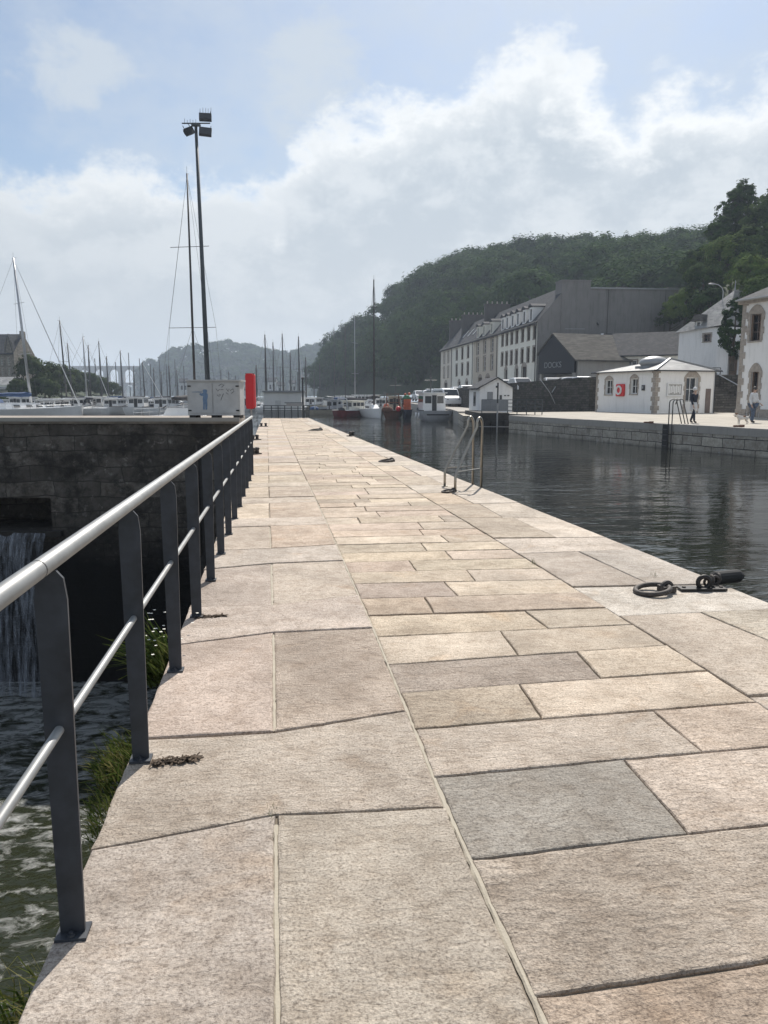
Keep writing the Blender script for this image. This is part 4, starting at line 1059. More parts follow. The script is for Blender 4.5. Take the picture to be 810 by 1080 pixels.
# ---- black clad gable shed with sign
SA, SB = atd(568.3,371.5,84), atd(606,377,78)
rs, SM = frame_of(SA, SB); sw_ = (Vector((SB.x,SB.y))-Vector((SA.x,SA.y))).length
sh = empty('black_shed', Vector((SA.x,SA.y,0)), rs, 'black clad gabled shed with white lettering above the parked cars', 'shed')
zr_ = atd(573,352,81).z+.0; apx = sw_*.40; ze1, ze2 = SA.z, SB.z
zb0 = atd(590,393.5,80).z; dp = 9.0
mb = MB()
mb.add([(0,0,zb0),(sw_,0,zb0),(sw_,0,ze2),(apx,0,zr_),(0,0,ze1)], [(0,1,2,3,4)])
mb.add([(0,.01,zb0),(0,dp,zb0),(0,dp,ze1),(0,.01,ze1)], [(3,2,1,0)])
mb.build('gable_cladding', M['black_cladding'], sh)
mb = MB(); mb.box(.15,.5,.1,.4,1.5,zb0); mb.box(sw_-.5,sw_-.15,.1,.4,1.5,zb0); mb.box(.5,sw_-.5,2.0,2.2,1.5,zb0); mb.box(sw_-.2,sw_,.4,dp,1.5,ze2-.1); mb.build('wall', M['concrete'], sh)
mb = MB()
for (xa, za, xb, zb2) in ((-.25,ze1-.35,apx,zr_),(apx,zr_,sw_+.3,ze2-.35)):
    mb.add([(xa,-.12,za),(xb,-.12,zb2),(xb,dp,zb2),(xa,dp,za),(xa,-.12,za+.14),(xb,-.12,zb2+.14),(xb,dp,zb2+.14),(xa,dp,za+.14)], [(0,1,2,3),(7,6,5,4),(0,4,5,1),(3,2,6,7),(1,5,6,2),(0,3,7,4)])
mb.build('roof', M['old_slate'], sh)
def text_mesh(name, s, size, mat, parent, M4, ext=.015):
    cu = bpy.data.curves.new(name, 'FONT'); cu.body = s; cu.size = size; cu.extrude = ext; cu.align_x = 'CENTER'; cu.align_y = 'CENTER'
    o = bpy.data.objects.new(name, cu); COL.objects.link(o); bpy.context.view_layer.update()
    me = bpy.data.meshes.new_from_object(o.evaluated_get(bpy.context.evaluated_depsgraph_get())); bpy.data.objects.remove(o); bpy.data.curves.remove(cu)
    me.transform(M4); me.materials.clear(); me.materials.append(mat)
    n = bpy.data.objects.new(name, me); COL.objects.link(n); n.parent = parent; return n
tp_ = SM.inverted() @ atd(584,385.2,81.5)
text_mesh('lettering', 'DOCKS', .85, M['grey_panel'], sh, Matrix.Translation((sw_*.42,-.03,tp_.z)) @ Matrix.Rotation(R(90),4,'X') @ Matrix.Scale(1.1,4,(1,0,0)))

# ---- long slate roofed house behind the office
LA, LB = atd(626,374,82), atd(719,374,78)
rl, LM = frame_of(LA, LB); lw = (Vector((LB.x,LB.y))-Vector((LA.x,LA.y))).length
lh = empty('long_house', Vector((LA.x,LA.y,0)), rl, 'low whitewashed house under a long plain slate roof left of the white house', 'house')
zer = LA.z; zrr = atd(670,351,83.5).z; ld = 7.0
h3 = [(1.2,2.2,3.6,5.0),(3.4,4.4,3.6,5.0),(6.4,7.4,3.6,5.0)]
mb = MB(); mb.facade(0,lw,1.6,zer,h3,0,.2); mb.add([(0,0,1.6),(0,ld,1.6),(0,ld,zer),(0,ld/2,zrr-.05),(0,0,zer)], [(0,4,3,2,1)]); mb.add([(lw,0,1.6),(lw,ld,1.6),(lw,ld,zer),(lw,ld/2,zrr-.05),(lw,0,zer)], [(0,1,2,3,4)]); mb.build('wall', M['cream_render'], lh)
rf = gable_roof(.0, lw, 0, ld, zer, zrr, .25, .12).build('roof', M['slate'], lh)
for h in h3: win(lh, h[0],h[1],h[2],h[3],0,.2,M['stone_trim'],.15)
mb = MB(); s = (zrr-zer)/(ld/2)
for k in range(9):
    t0, t1 = k/9, (k+.9)/9; y0, y1 = -.25+(ld/2+.25)*t0, -.25+(ld/2+.25)*t1
    mb.bar((.09,y0,zer+s*y0+.04),(.09,y1,zer+s*y1+.04),.26,.07)
mb.build('verge_tiles', M['white_paint'], rf)
# gabled wing with a dormer at its left
wg = empty('dormer_wing', Vector((LA.x,LA.y,0)), rl, 'small slate roofed wing with white dormer between the black shed and the long roof', 'house wing')
mb = MB(); mb.box(-1.9,-.02,.6,ld,1.6,zer-.1); mb.build('wall', M['white_render'], wg)
mb = MB(); mb.add([(-2.1,.4,zer-.1),(-.02,.4,zer-.1),(-.02,ld/2,zrr-.25),(-1.5,ld/2,zrr-.25),(-2.1,ld,zer-.1),(-.02,ld,zer-.1)], [(0,1,2,3),(0,3,4),(3,2,5,4)]); mb.build('roof', M['slate'], wg)
mb = MB(); mb.facade(-1.75,-.75,zer-.05,zer+1.35,[(-1.6,-.9,zer+.1,zer+1.2)],.75,.1); mb.box(-1.75,-.75,.88,2.2,zer-.04,zer+1.34); dm = mb.build('dormer', M['white_paint'], wg)
mb = MB(); mb.add([(-1.6,.84,zer+.1),(-.9,.84,zer+.1),(-.9,.84,zer+1.2),(-1.6,.84,zer+1.2)], [(0,1,2,3)]); mb.build('pane', M['glass'], dm)
mb = MB(); mb.ext([(-1.9,.6,zer+1.352),(-.6,.6,zer+1.352),(-1.25,.6,zer+1.85)], (0,2.2,0)); mb.build('dormer_roof', M['slate'], dm)

# ---- steep roofed white house
WA, WB = atd(716.5,350,74), atd(757.5,343,70.5)
rw_, WM = frame_of(WA, WB); ww_ = (Vector((WB.x,WB.y))-Vector((WA.x,WA.y))).length
whs = empty('white_house', Vector((WA.x,WA.y,0)), rw_, 'white house with steep grey slate roof, dormer and shuttered window below the trees', 'house')
zw = (WA.z+WB.z)/2; zp_ = atd(762,308.5,73.5).z; wd_ = 6.5
def wl(u, v):   # local x/z on facade plane
    r, _, _ = ray(u, v); Mi = (Matrix.Translation((WA.x,WA.y,0)) @ Matrix.Rotation(rw_,4,'Z')).inverted(); o = Mi @ Vector((0,0,EYE)); q = Mi @ Vector((r[0],r[1],EYE+r[2])); k = (0-o.y)/(q.y-o.y); return o+(q-o)*k
a_, b_ = wl(741.5,360.5), wl(750,352)
hole = (a_.x, b_.x, a_.z, b_.z)
d0, d1 = wl(764,404), wl(776,376)
mb = MB(); mb.facade(0,ww_+.9,1.6,zw,[hole],0,.2); mb.box(0,ww_+.9,.23,wd_,1.6,zw-.02); mb.build('wall', M['white_render'], whs)
rfm = MB(); ax = ww_-.15
rfm.add([(-.3,-.3,zw-.25),(ww_+1.0,-.3,zw+.15),(ww_+1.0,wd_,zw+.15),(-.3,wd_,zw-.25),(ax,wd_*.35,zp_),(ax,wd_*.65,zp_)], [(0,1,4),(1,2,5,4),(2,3,5),(3,0,4,5)]); rf = rfm.build('roof', M['pale_slate'], whs)
win(whs, hole[0],hole[1],hole[2],hole[3],0,.2,M['tan_trim'],.13,M['shutter'],(1,1),0,'glass',True,M['shutter'])
a_, b_ = wl(733,358), wl(740,338.5)
mb = MB(); mb.facade(a_.x,b_.x,a_.z,b_.z,[(a_.x+.1,b_.x-.1,a_.z+.1,b_.z-.1)],-.04,.1); mb.box(a_.x,b_.x,.065,1.8,a_.z,b_.z); dm = mb.build('dormer', M['white_paint'], whs)
mb = MB(); mb.add([(a_.x+.1,.055,a_.z+.1),(b_.x-.1,.055,a_.z+.1),(b_.x-.1,.055,b_.z-.1),(a_.x+.1,.055,b_.z-.1)], [(0,1,2,3)]); mb.build('pane', M['dark_glass'], dm)
xm = (a_.x+b_.x)/2; mb = MB(); mb.ext([(a_.x-.35,-.25,b_.z+.003),(b_.x+.35,-.25,b_.z+.003),(xm+.35,-.25,b_.z+.6),(xm-.35,-.25,b_.z+.6)], (0,2.6,0)); mb.build('dormer_roof', M['old_slate'], dm)
quoins(ww_+.9,-1,1.6,zw,0,.36,.32,.03).build('quoin', M['tan_trim'], whs)
mb = MB(); mb.lathe([(.09,0),(.05,.3),(.02,.9),(0,.92)], 8, (ax,wd_*.35,zp_-.05)); mb.build('finial', M['pewter'], rf)
# small annex with dark doorway at its right
an = empty('annex', atd(764.5,404,67), rw_, 'low white annex with a dark doorway between the stairs and the white house', 'annex')
an.location.z = 0; mb = MB(); d = atd(776,404,67); aw = 3.4; zt3 = atd(765,367,67).z
mb.facade(-1.0,aw,2.2,zt3,[(.15,1.05,2.9,zt3-.55)],0,.25); mb.add([(-1.0,0,zt3),(aw,0,zt3),(aw,2.5,zt3),(-1.0,2.5,zt3)], [(0,1,2,3)]); mb.build('wall', M['white_render'], an)
mb = MB(); mb.box(.152,1.048,.2,.24,2.9,zt3-.552); mb.build('door', M['timber'], an)

# ---- harbour office with hip roof
OB = C(*((689.5-405)/F*55*.9885+0, 55)); OB = at(689.5,436.2,QZ)
ol = ql(OB); o0 = QM @ Vector((ol.x-7.4, ol.y, 0))
of = empty('harbour_office', Vector((o0.x,o0.y,QZ)), QRZ, 'low white harbour office with stone quoins and pale hipped slate roof', 'office')
OW, OD = 7.4, 4.6; OH = atd(690,390.4,(OB.x*SY+OB.y*CY)).z-QZ
OMi = (Matrix.Translation((o0.x,o0.y,QZ)) @ Matrix.Rotation(QRZ,4,'Z')).inverted()
def oloc(u, v, plane, val):
    r, _, _ = ray(u, v); o = OMi @ Vector((0,0,EYE)); q = OMi @ Vector((r[0],r[1],EYE+r[2])); i = 'xyz'.index(plane); k = (val-o[i])/(q[i]-o[i]); return o+(q-o)*k
fw = []
for ua, ub, va, vb in ((638.2,646,416,400.5),(664.8,672.8,415.5,399)):
    a_, b_ = oloc(ua,va,'y',0), oloc(ub,vb,'y',0); fw.append((a_.x,b_.x,(a_.z),(b_.z)))
mb = MB(); mb.facade(0,OW,-.3,OH,fw,0,.2)
# right face (local x = OW): build in rotated frame then transform
dA, dB = oloc(722,433,'x',OW), oloc(736.5,398,'x',OW)
nA, nB = oloc(702.5,418,'x',OW), oloc(719.5,404,'x',OW)
bA, bB = oloc(743,434,'x',OW), oloc(749.5,410,'x',OW)
OD = max(OD, oloc(755,400,'x',OW).y)
m2 = MB(); m2.facade(0,OD,-.3,OH,[(dA.y,dB.y,0.02,dB.z)],0,.3)
RT_ = Matrix.Translation((OW,0,0)) @ Matrix.Rotation(R(90),4,'Z')
m2.xf(RT_); mb.add(m2.v, m2.f)
mb.add([(0,0,-.3),(0,OD,-.3),(0,OD,OH),(0,0,OH)], [(3,2,1,0)]); mb.add([(0,OD,-.3),(OW,OD,-.3),(OW,OD,OH),(0,OD,OH)], [(3,2,1,0)])
mb.build('wall', M['white_render'], of)
for h in fw: win(of, h[0],h[1],h[2],h[3],0,.2,M['tan_trim'],.17,M['white_paint'],(1,1),.16)
def onright(o): o.matrix_local = RT_; return o
w = win(of, dA.y,dB.y,.02,dB.z,0,.3,M['tan_trim'],.22,M['white_paint'],(1,2),.28,'glass',False,name='door'); onright(w)
mb = MB(); mb.box(dA.y+.05,dB.y-.05,.20,.232,.04,.85); mb.build('door_panel', M['white_paint'], w)
mb = MB(); mb.box(bA.y,bB.y,-.05,-.004,.0,bB.z); onright(mb.build('wooden_board', M['shutter'], of))
mb = MB()
for a, b, c, d in ((nA.y,nB.y,nA.z,nA.z+.1),(nA.y,nB.y,nB.z-.1,nB.z),(nA.y,nA.y+.1,nA.z+.102,nB.z-.102),(nB.y-.1,nB.y,nA.z+.102,nB.z-.102)): mb.box(a,b,-.12,-.004,c,d)
nb = onright(mb.build('notice_board', M['white_paint'], of))
mb = MB(); mb.box(nA.y+.1,nB.y-.1,-.06,-.01,nA.z+.1,nB.z-.1); mb.build('panel', M['noticeboard'], nb)
mb = MB()
for k in range(7):
    yq = nA.y+.16+.16*k
    if yq+.12 > nB.y-.1: break
    mb.box(yq,yq+.12,-.066,-.0605,nA.z+.2+.05*(k%3),nB.z-.18-.06*(k%2))
mb.build('notice', M['white_paint'], nb)
# roof: hip, with peak over the right face
oz = OH; e = .28
pk = oloc(711,377.5,'y',OD*.45); pk = Vector((OW-1.9, OD*.5, pk.z))
mb = MB(); c = [(-e,-e,oz-.02),(OW+e,-e,oz-.02),(OW+e,OD+e,oz-.02),(-e,OD+e,oz-.02)]
zk = pk.z; mb.add(c+[(1.6,OD/2,zk-.35),(OW-1.9,OD/2,zk)], [(0,1,5,4),(1,2,5),(2,3,4,5),(3,0,4),(3,2,1,0)])
orf = mb.build('roof', M['pale_slate'], of)
mb = MB(); 
for a, b in (((OW-1.9,OD/2,zk),(OW+e,-e,oz)),((OW-1.9,OD/2,zk),(OW+e,OD+e,oz)),((1.6,OD/2,zk-.35),(-e,-e,oz)),((1.6,OD/2,zk-.35),(OW-1.9,OD/2,zk))): mb.bar(Vector(a)+Vector((0,0,.03)),Vector(b)+Vector((0,0,.03)),.16,.06)
mb.build('hip_tiles', M['pewter'], orf)
mb = MB(); mb.tube([(-e,-e-.05,oz-.03),(OW+e,-e-.05,oz-.03)], .055, 6); mb.tube([(OW+e+.05,-e,oz-.03),(OW+e+.05,OD+e,oz-.03)], .055, 6); mb.tube([(OW+.08,OD-.1,0),(OW+.08,OD-.1,oz-.1)], .045, 6); mb.build('gutter', M['black_paint'], of)
q1 = quoins(OW,-1,-.1,oz-.05,0,.42,.34,.03); q1.build('quoin', M['tan_trim'], of)
q2 = quoins(0,1,-.1,oz-.05,0,.42,.34,.03); onright(q2.build('quoin', M['tan_trim'], of))
quoins(0,1,-.1,oz-.05,0,.36,.34,.03).build('quoin', M['tan_trim'], of)
# silver dome above the roof
dmC = atd(690,388,60); dome = empty('roof_dome', Vector((dmC.x,dmC.y,0)), QRZ, 'rounded silver grey dome rising above the hipped office roof', 'dome')
dz0, dz1 = atd(690,388,60).z, atd(690,375.5,60).z; hh = dz1-dz0
mb = MB(); mb.ball((0,0,dz0+hh*.42),(.85,1.25,hh*.58),16,10); dome_ = mb.build('shell', M['pewter'], dome, smooth=True)
mb = MB(); mb.box(-.8,.8,-1.15,1.15,2.6,dz0+hh*.15); mb.build('base', M['grey_panel'], dome)
# lifebuoy box on the office wall
bA_, bB_ = oloc(651,418,'y',0), oloc(659.6,405,'y',0)
lbx = empty('wall_lifebuoy', OMi.inverted() @ Vector(((bA_.x+bB_.x)/2,-.004,(bA_.z+bB_.z)/2)), QRZ, 'red lifebuoy case with white ring on the white office wall', 'lifebuoy')
hw, hh = (bB_.x-bA_.x)/2, (bB_.z-bA_.z)/2
mb = MB(); poly = []
for cxx, czz, a0 in ((hw-.1,-hh+.1,-90),(hw-.1,hh-.1,0),(-hw+.1,hh-.1,90),(-hw+.1,-hh+.1,180)):
    for k in range(4): t = R(a0+30*k); poly.append((cxx+.1*math.cos(t),-.16,czz+.1*math.sin(t)))
mb.ext(poly,(0,.155,0)); mb.build('case', M['red_paint'], lbx)
mb = MB(); mb.ring((-hw*.15,-.19,0), hw*.62, hw*.17, 'y', 22, 8); mb.build('ring', M['white_paint'], lbx, smooth=True)
pq = oloc(679,409,'y',0); t = empty('wall_phone', OMi.inverted() @ Vector((pq.x,-.004,pq.z)), QRZ, 'small dark box on the office wall right of the second window', 'wall box')
mb = MB(); mb.box(-.14,.14,-.1,0,-.2,.2); mb.build('box', M['dark_cover'], t); mb = MB(); mb.box(-.08,.08,-.115,-.102,-.06,.12); mb.build('face', M['grey_panel'], t)
# ---- stone stairs between the buildings
sA = atd(751,434,60); st = empty('stone_stairs', C((751-405)/F*60*.9885, 60, QZ), -YAW, 'worn grey stone stairs climbing between the office and the right building', 'stairs')
mb = MB(); ns = 16
for k in range(ns):
    mb.box(-.2, 3.6, k*.26, 5.2, k*.185+.002*(k%2), (k+1)*.185)
mb.build('steps', M['stair_stone'], st)
mb = MB(); mb.tube([(1.1,-.1,3.9),(3.6,-3.2,1.8)] if False else [(1.0,2.4,3.2),(3.3,-1.2,1.1)], .04, 6); mb.build('handrail', M['alu'], st)
mb = MB(); mb.tube([(-.3,2.5,3.0),(1.6,2.5,3.0)],.035,6); mb.tube([(-.3,2.5,3.5),(1.6,2.5,3.5)],.035,6)
for xx in (-.3,.5,1.6): mb.tube([(xx,2.5,2.0),(xx,2.5,3.5)],.035,6)
mb.build('guard_rail', M['black_iron'], st)

# ---- two storey white building at the right edge
RB0 = at(776,439.6,QZ); rl0 = ql(RB0); r0 = QM @ Vector((rl0.x, rl0.y, 0))
rb = empty('white_building', Vector((r0.x,r0.y,QZ)), QRZ, 'two storey white building with granite quoins and window surrounds at the right edge', 'building')
RMi = (Matrix.Translation((r0.x,r0.y,QZ)) @ Matrix.Rotation(QRZ,4,'Z')).inverted()
def rloc(u, v):
    r, _, _ = ray(u, v); o = RMi @ Vector((0,0,EYE)); q = RMi @ Vector((r[0],r[1],EYE+r[2])); k = (0-o.y)/(q.y-o.y); return o+(q-o)*k
hR = rloc(780,318).z; a_, b_ = rloc(790.5,360), rloc(804,330); c_, d_ = rloc(790,439), rloc(801,392)
holes = [(a_.x,b_.x,a_.z,b_.z),(c_.x,d_.x,.02,d_.z)]
sp_ = 4.0; hs_ = list(holes)
for k in (1,2): hs_ += [(h[0]+sp_*k,h[1]+sp_*k,h[2],h[3]) for h in holes]
mb = MB(); mb.facade(0,13,-.3,hR,hs_,0,.24); mb.add([(0,0,-.3),(0,9,-.3),(0,9,hR),(0,0,hR)], [(3,2,1,0)]); mb.add([(13,0,-.3),(13,9,-.3),(13,9,hR),(13,0,hR)], [(0,1,2,3)])
mb.build('wall', M['white_render'], rb)
for k, h in enumerate(hs_):
    win(rb, h[0],h[1],h[2],h[3],0,.24,M['tan_trim'],.24,M['shutter'],(1,2),.3,'glass',k%2==0,M['timber'], name='window' if k%2==0 else 'door', sp=.05)
mb = MB(); zq = hR
mb.add([(-.35,-.45,zq),(13.4,-.45,zq),(13.4,9.4,zq),(-.35,9.4,zq),(3.5,4.5,zq+2.6),(9.5,4.5,zq+2.6)], [(0,1,5,4),(1,2,5),(2,3,4,5),(3,0,4),(3,2,1,0)]); mb.build('roof', M['slate'], rb)
mb = MB(); mb.box(-.2,13.2,-.24,-.004,hR-.22,hR-.01); mb.build('cornice', M['tan_trim'], rb)
quoins(0,1,0,hR-.23,0,.44,.40,.04).build('quoin', M['tan_trim'], rb)
for a, b in ((-.05,c_.x-.26),(d_.x+.26,sp_+c_.x-.26)):
    mb = MB(); mb.box(a,b,-.06,-.003,0,.5); mb.build('plinth', M['tan_trim'], rb)
mb = MB(); mb.tube([(-.05,-.55,zq-.03),(13.3,-.55,zq-.03)], .07, 6); mb.build('gutter', M['pewter'], rb)

# ---- white gate hut on piles
hA = atd(505.8,434,62); hut = empty('gate_hut', C((505.8-405)/F*62*.9885,62,0), -YAW+R(4), 'small white gabled hut with dark roof edge on the lock quay', 'hut')
def hx(u): return (u-505.8)/F*62*.9885
hw_ = hx(541); he, ha = atd(505,408.5,62).z, atd(525,398.8,62).z
mb = MB(); mb.add([(0,0,-.4),(hw_,0,-.4),(hw_,0,he),(hx(524.5),0,ha),(0,0,he)], [(0,1,2,3,4)]); mb.add([(0,0,-.4),(0,4.6,-.4),(0,4.6,he),(0,0,he)], [(3,2,1,0)]); mb.add([(hw_,0,-.4),(hw_,4.6,-.4),(hw_,4.6,he),(hw_,0,he)], [(0,1,2,3)]); mb.add([(0,4.6,-.4),(hw_,4.6,-.4),(hw_,4.6,he),(hx(524.5),4.6,ha),(0,4.6,he)], [(4,3,2,1,0)])
mb.build('wall', M['white_render'], hut)
mb = MB(); xa = hx(524.5)
for (x0, z0, x1, z1) in ((-.22,he-.16,xa,ha),(xa,ha,hw_+.2,he-.14)):
    mb.add([(x0,-.2,z0),(x1,-.2,z1),(x1,4.8,z1),(x0,4.8,z0),(x0,-.2,z0+.1),(x1,-.2,z1+.1),(x1,4.8,z1+.1),(x0,4.8,z0+.1)], [(0,1,2,3),(7,6,5,4),(0,4,5,1),(3,2,6,7),(1,5,6,2),(0,3,7,4)])
mb.build('roof', M['slate'], hut)
mb = MB(); mb.box(-.03,-.004,1.6,2.5,.6,1.75); mb.build('side_window', M['dark_glass'], hut)
mb = MB(); mb.box(hx(514),hx(520),-.03,-.003,.1,1.75); mb.build('door', M['grey_panel'], hut)
for u in (528.5,):
    mb = MB(); mb.box(hx(u)-.09,hx(u)+.09,-.025,-.003,.75,1.5); mb.build('slit_window', M['dark_glass'], hut)
mb = MB(); mb.box(hx(532),hx(534),-.05,-.003,1.42,1.5); mb.box(hx(535.5),hx(537.5),-.05,-.003,1.42,1.5); mb.box(hx(523),hx(525),-.05,-.003,ha-.75,ha-.6); mb.build('wall_fitting', M['black_paint'], hut)
# grey panel, fence and dark piles of the lock
lk = empty('lock_fence', C((508.5-405)/F*54*.9885,54,0), -YAW, 'grey sheet panel and dark pipe fence in front of the gate hut', 'fence')
def lx_(u): return (u-508.5)/F*54*.9885
def lz(v): return atd(530,v,54).z
mb = MB()
for k in range(24):
    x0 = lx_(508.5)+(lx_(536)-lx_(508.5))*k/24; x1 = lx_(508.5)+(lx_(536)-lx_(508.5))*(k+1)/24; o = .02*(k%2); mb.box(x0,x1-.002,-o,.02,lz(433.5),lz(421.5))
mb.build('sheet_panel', M['grey_panel'], lk)
for u in (508.6,536,546,556,565,572.5):
    mb = MB(); mb.tube([(lx_(u),.08,lz(437.5) if u < 540 else .16),(lx_(u),.08,lz(421.3))], .035, 6); mb.build('fence_post', M['pole_steel'], lk)
mb = MB()
for v in (421.5,425,429,433): mb.tube([(lx_(508.6),.08,lz(v)),(lx_(572.5),.08,lz(v)-.02)], .028, 6)
mb.build('fence_rail', M['pole_steel'], lk)
# low landing under the fence
dk = empty('lock_piling', C((508.5-405)/F*53*.9885,53,0), -YAW, 'dark timber and steel piling of the lock entrance under the white hut', 'piling')
mb = MB(); mb.box(lx_(507),lx_(538),.3,10,-.35,lz(435.5)-.0); mb.build('deck', M['timber_dark'], dk)
for k in range(9):
    u = 508+3.4*k; mb = MB(); mb.obox((lx_(u),.2+.25*(k%2),-2.2),(.09+.03*(k%3),.1,1.95+.12*(k%2))); mb.build('pile', M['timber_dark'], dk)
mb = MB(); mb.box(lx_(520),lx_(533),.5,.6,-1.4,-.25); mb.build('backing_board', M['navy_hull'], dk)
mb = MB(); mb.bar((lx_(506),-.1,-.62),(lx_(562),-.1,-.66),.08,.06); mb.build('waling', M['pewter'], dk)
pb = empty('tide_gauge', C((525-405)/F*52.5*.9885,52.5,0), -YAW, 'tall thin pole black above and pale below in front of the hut', 'pole')
mb = MB(); mb.tube([(0,0,lz(425)),(0,0,lz(404))], .05, 8); mb.build('upper_pole', M['black_paint'], pb)
mb = MB(); mb.tube([(0,0,-2.5),(0,0,lz(425)-.002)], .055, 8); mb.build('lower_pole', M['pewter'], pb)
# quay behind the hut carrying the vans
mb = MB(); q = [C(6.3,66),C(11,66),C(9.2,84),C(7.4,105),C(6,150),C(3.6,150),C(5.2,105),C(5.9,90),C(6.6,78)]
mb.prism([(p.x,p.y) for p in q], -7.1, .12); tag(mb.build('inner_quay', M['concrete']), 'pale inner quay apron beside the moored motorboat', 'quay', kind='structure')
mb = MB(); q = [C(5.9,57.5),C(20,57.5),C(17.0,65.98),C(6.3,65.98)]
mb.prism([(p.x,p.y) for p in q], -7.05, -.02); tag(mb.build('hut_quay', M['quay_blocks']), 'stone base under the white hut', 'quay', kind='structure')

# ---- far end of our quay: fence and white shed
ef = empty('quay_end_fence', C((277-405)/F*51.6*.9885,51.6,0), -YAW, 'dark slatted metal fence across the far end of the quay', 'fence')
def ex(u): return (u-277)/F*51.6*.9885
def ez(v): return atd(300,v,51.6).z
for u in (278,286,293,300,307,314,320.5,326):
    mb = MB(); mb.bar((ex(u),0,0),(ex(u),0,ez(427.5)),.06,.06); mb.build('post', M['pole_steel'], ef)
mb = MB()
for v in (427.8,430.5,433): mb.bar((ex(277),-.04,ez(v)),(ex(326),-.04,ez(v)),.03,.05)
mb.bar((ex(300),-.04,ez(424.8)),(ex(320.5),-.04,ez(424.8)),.03,.05); mb.build('rail', M['pole_steel'], ef)
mb = MB(); k = 0; u = 279
while u < 325.5: mb.box(ex(u),ex(u)+.045,-.005,.01,.03,ez(433.6)); u += 1.1
mb.build('pickets', M['pole_steel'], ef)
mb = MB(); mb.box(ex(302),ex(319),-.07,-.055,ez(428.3),ez(425.4)); mb.build('sign_plate', M['grey_panel'], ef)
ws = empty('white_shed', C((278-405)/F*56*.9885,56,0), -YAW, 'plain white flat roofed shed behind the fence at the quay end', 'shed')
def sx(u): return (u-278)/F*56*.9885
zt4 = atd(300,412,56).z
mb = MB(); mb.box(sx(278),sx(317.5),0,2.6,-.9,zt4-.12); mb.build('wall', M['far_render'], ws)
mb = MB(); mb.box(sx(276.5),sx(318.5),-.15,2.75,zt4-.118,zt4); mb.build('roof', M['grey_panel'], ws)
mb = MB(); mb.box(sx(290),sx(296),-.03,-.003,-.1,zt4-.7); mb.build('door', M['cabinet_paint'], ws)
mb = MB(); mb.box(sx(274),sx(330),-.4,3.4,-1.45,-.905); mb.build('pontoon_base', M['timber_dark'], ws)
t = empty('black_post', C((319.3-405)/F*54.5*.9885,54.5,0), -YAW, 'slim black post beside the white shed at the quay end', 'post')
mb = MB(); mb.tube([(0,0,-1.6),(0,0,atd(319,400,54.5).z)], [.07,.055], 8); mb.build('shaft', M['black_paint'], t)
mb = MB(); mb.lathe([(.08,0),(.08,.12),(.0,.16)], 8, (0,0,atd(319,400,54.5).z)); mb.build('cap', M['black_paint'], t)

# ---- manor and roofed house on the left bank
mn = empty('stone_manor', C((-20-405)/F*150*.9885,150,0), -YAW, 'grey stone manor with steep slate gables above the left bank', 'manor')
def mx(u): return (u+20)/F*150*.9885
def mz(v): return atd(5,v,150).z
mb = MB(); mb.facade(mx(-30),mx(17.5),0,mz(372),[(mx(3),mx(5.5),mz(385),mz(377)),(mx(10),mx(12.5),mz(385),mz(377)),(mx(3),mx(5.5),mz(396),mz(388)),(mx(10),mx(12.5),mz(396),mz(388))],0,.25)
mb.add([(mx(17.5),0,0),(mx(17.5),9,0),(mx(17.5),9,mz(372)),(mx(17.5),4.5,mz(350)),(mx(17.5),0,mz(372))], [(0,1,2,3,4)])
mb.add([(mx(7.5),-.02,mz(374)),(mx(17.5),-.02,mz(374)),(mx(16.8),-.02,mz(362)),(mx(12.5),-.02,mz(353)),(mx(8.5),-.02,mz(362))], [(0,1,2,3,4)])
mb.build('wall', M['old_stone'], mn)
gable_roof(mx(-30),mx(17.2),0,9,mz(372),mz(350.5),.2,.2).build('roof', M['slate'], mn)
mb = MB(); mb.ext([(mx(8),-.1,mz(373)),(mx(12.5),-.1,mz(352)),(mx(17.2),-.1,mz(373)),(mx(16.6),-.1,mz(373)),(mx(12.5),-.1,mz(354)),(mx(8.6),-.1,mz(373))], (0,4.2,0)); mb.build('gable_roof', M['slate'], mn)
for k, (ua, ub, va, vb) in enumerate(((3,5.5,385,377),(10,12.5,385,377),(3,5.5,396,388),(10,12.5,396,388))): win(mn, mx(ua),mx(ub),mz(va),mz(vb),0,.25,M['stone_trim'],.2,M['cream_render'],(1,2))
mb = MB(); mb.box(mx(15.8),mx(17.8),3.6,5.4,mz(356),mz(347.5)); mb.build('chimney', M['old_stone'], mn)
lhh = empty('bank_house', C((-15-405)/F*125*.9885,125,0), -YAW, 'small cream house with pale overhanging roof below the stone manor', 'house')
def nx(u): return (u+15)/F*125*.9885
def nz(v): return atd(5,v,125).z
mb = MB(); mb.box(nx(-40),nx(12),0,6,0,nz(406)); mb.build('wall', M['cream_render'], lhh)
gable_roof(nx(-41),nx(16),0,6,nz(408),nz(397),.5,.3).build('roof', M['pale_slate'], lhh)
mb = MB(); mb.box(nx(9),nx(11),-.05,-.003,nz(415),nz(409)); mb.build('window', M['dark_glass'], lhh)

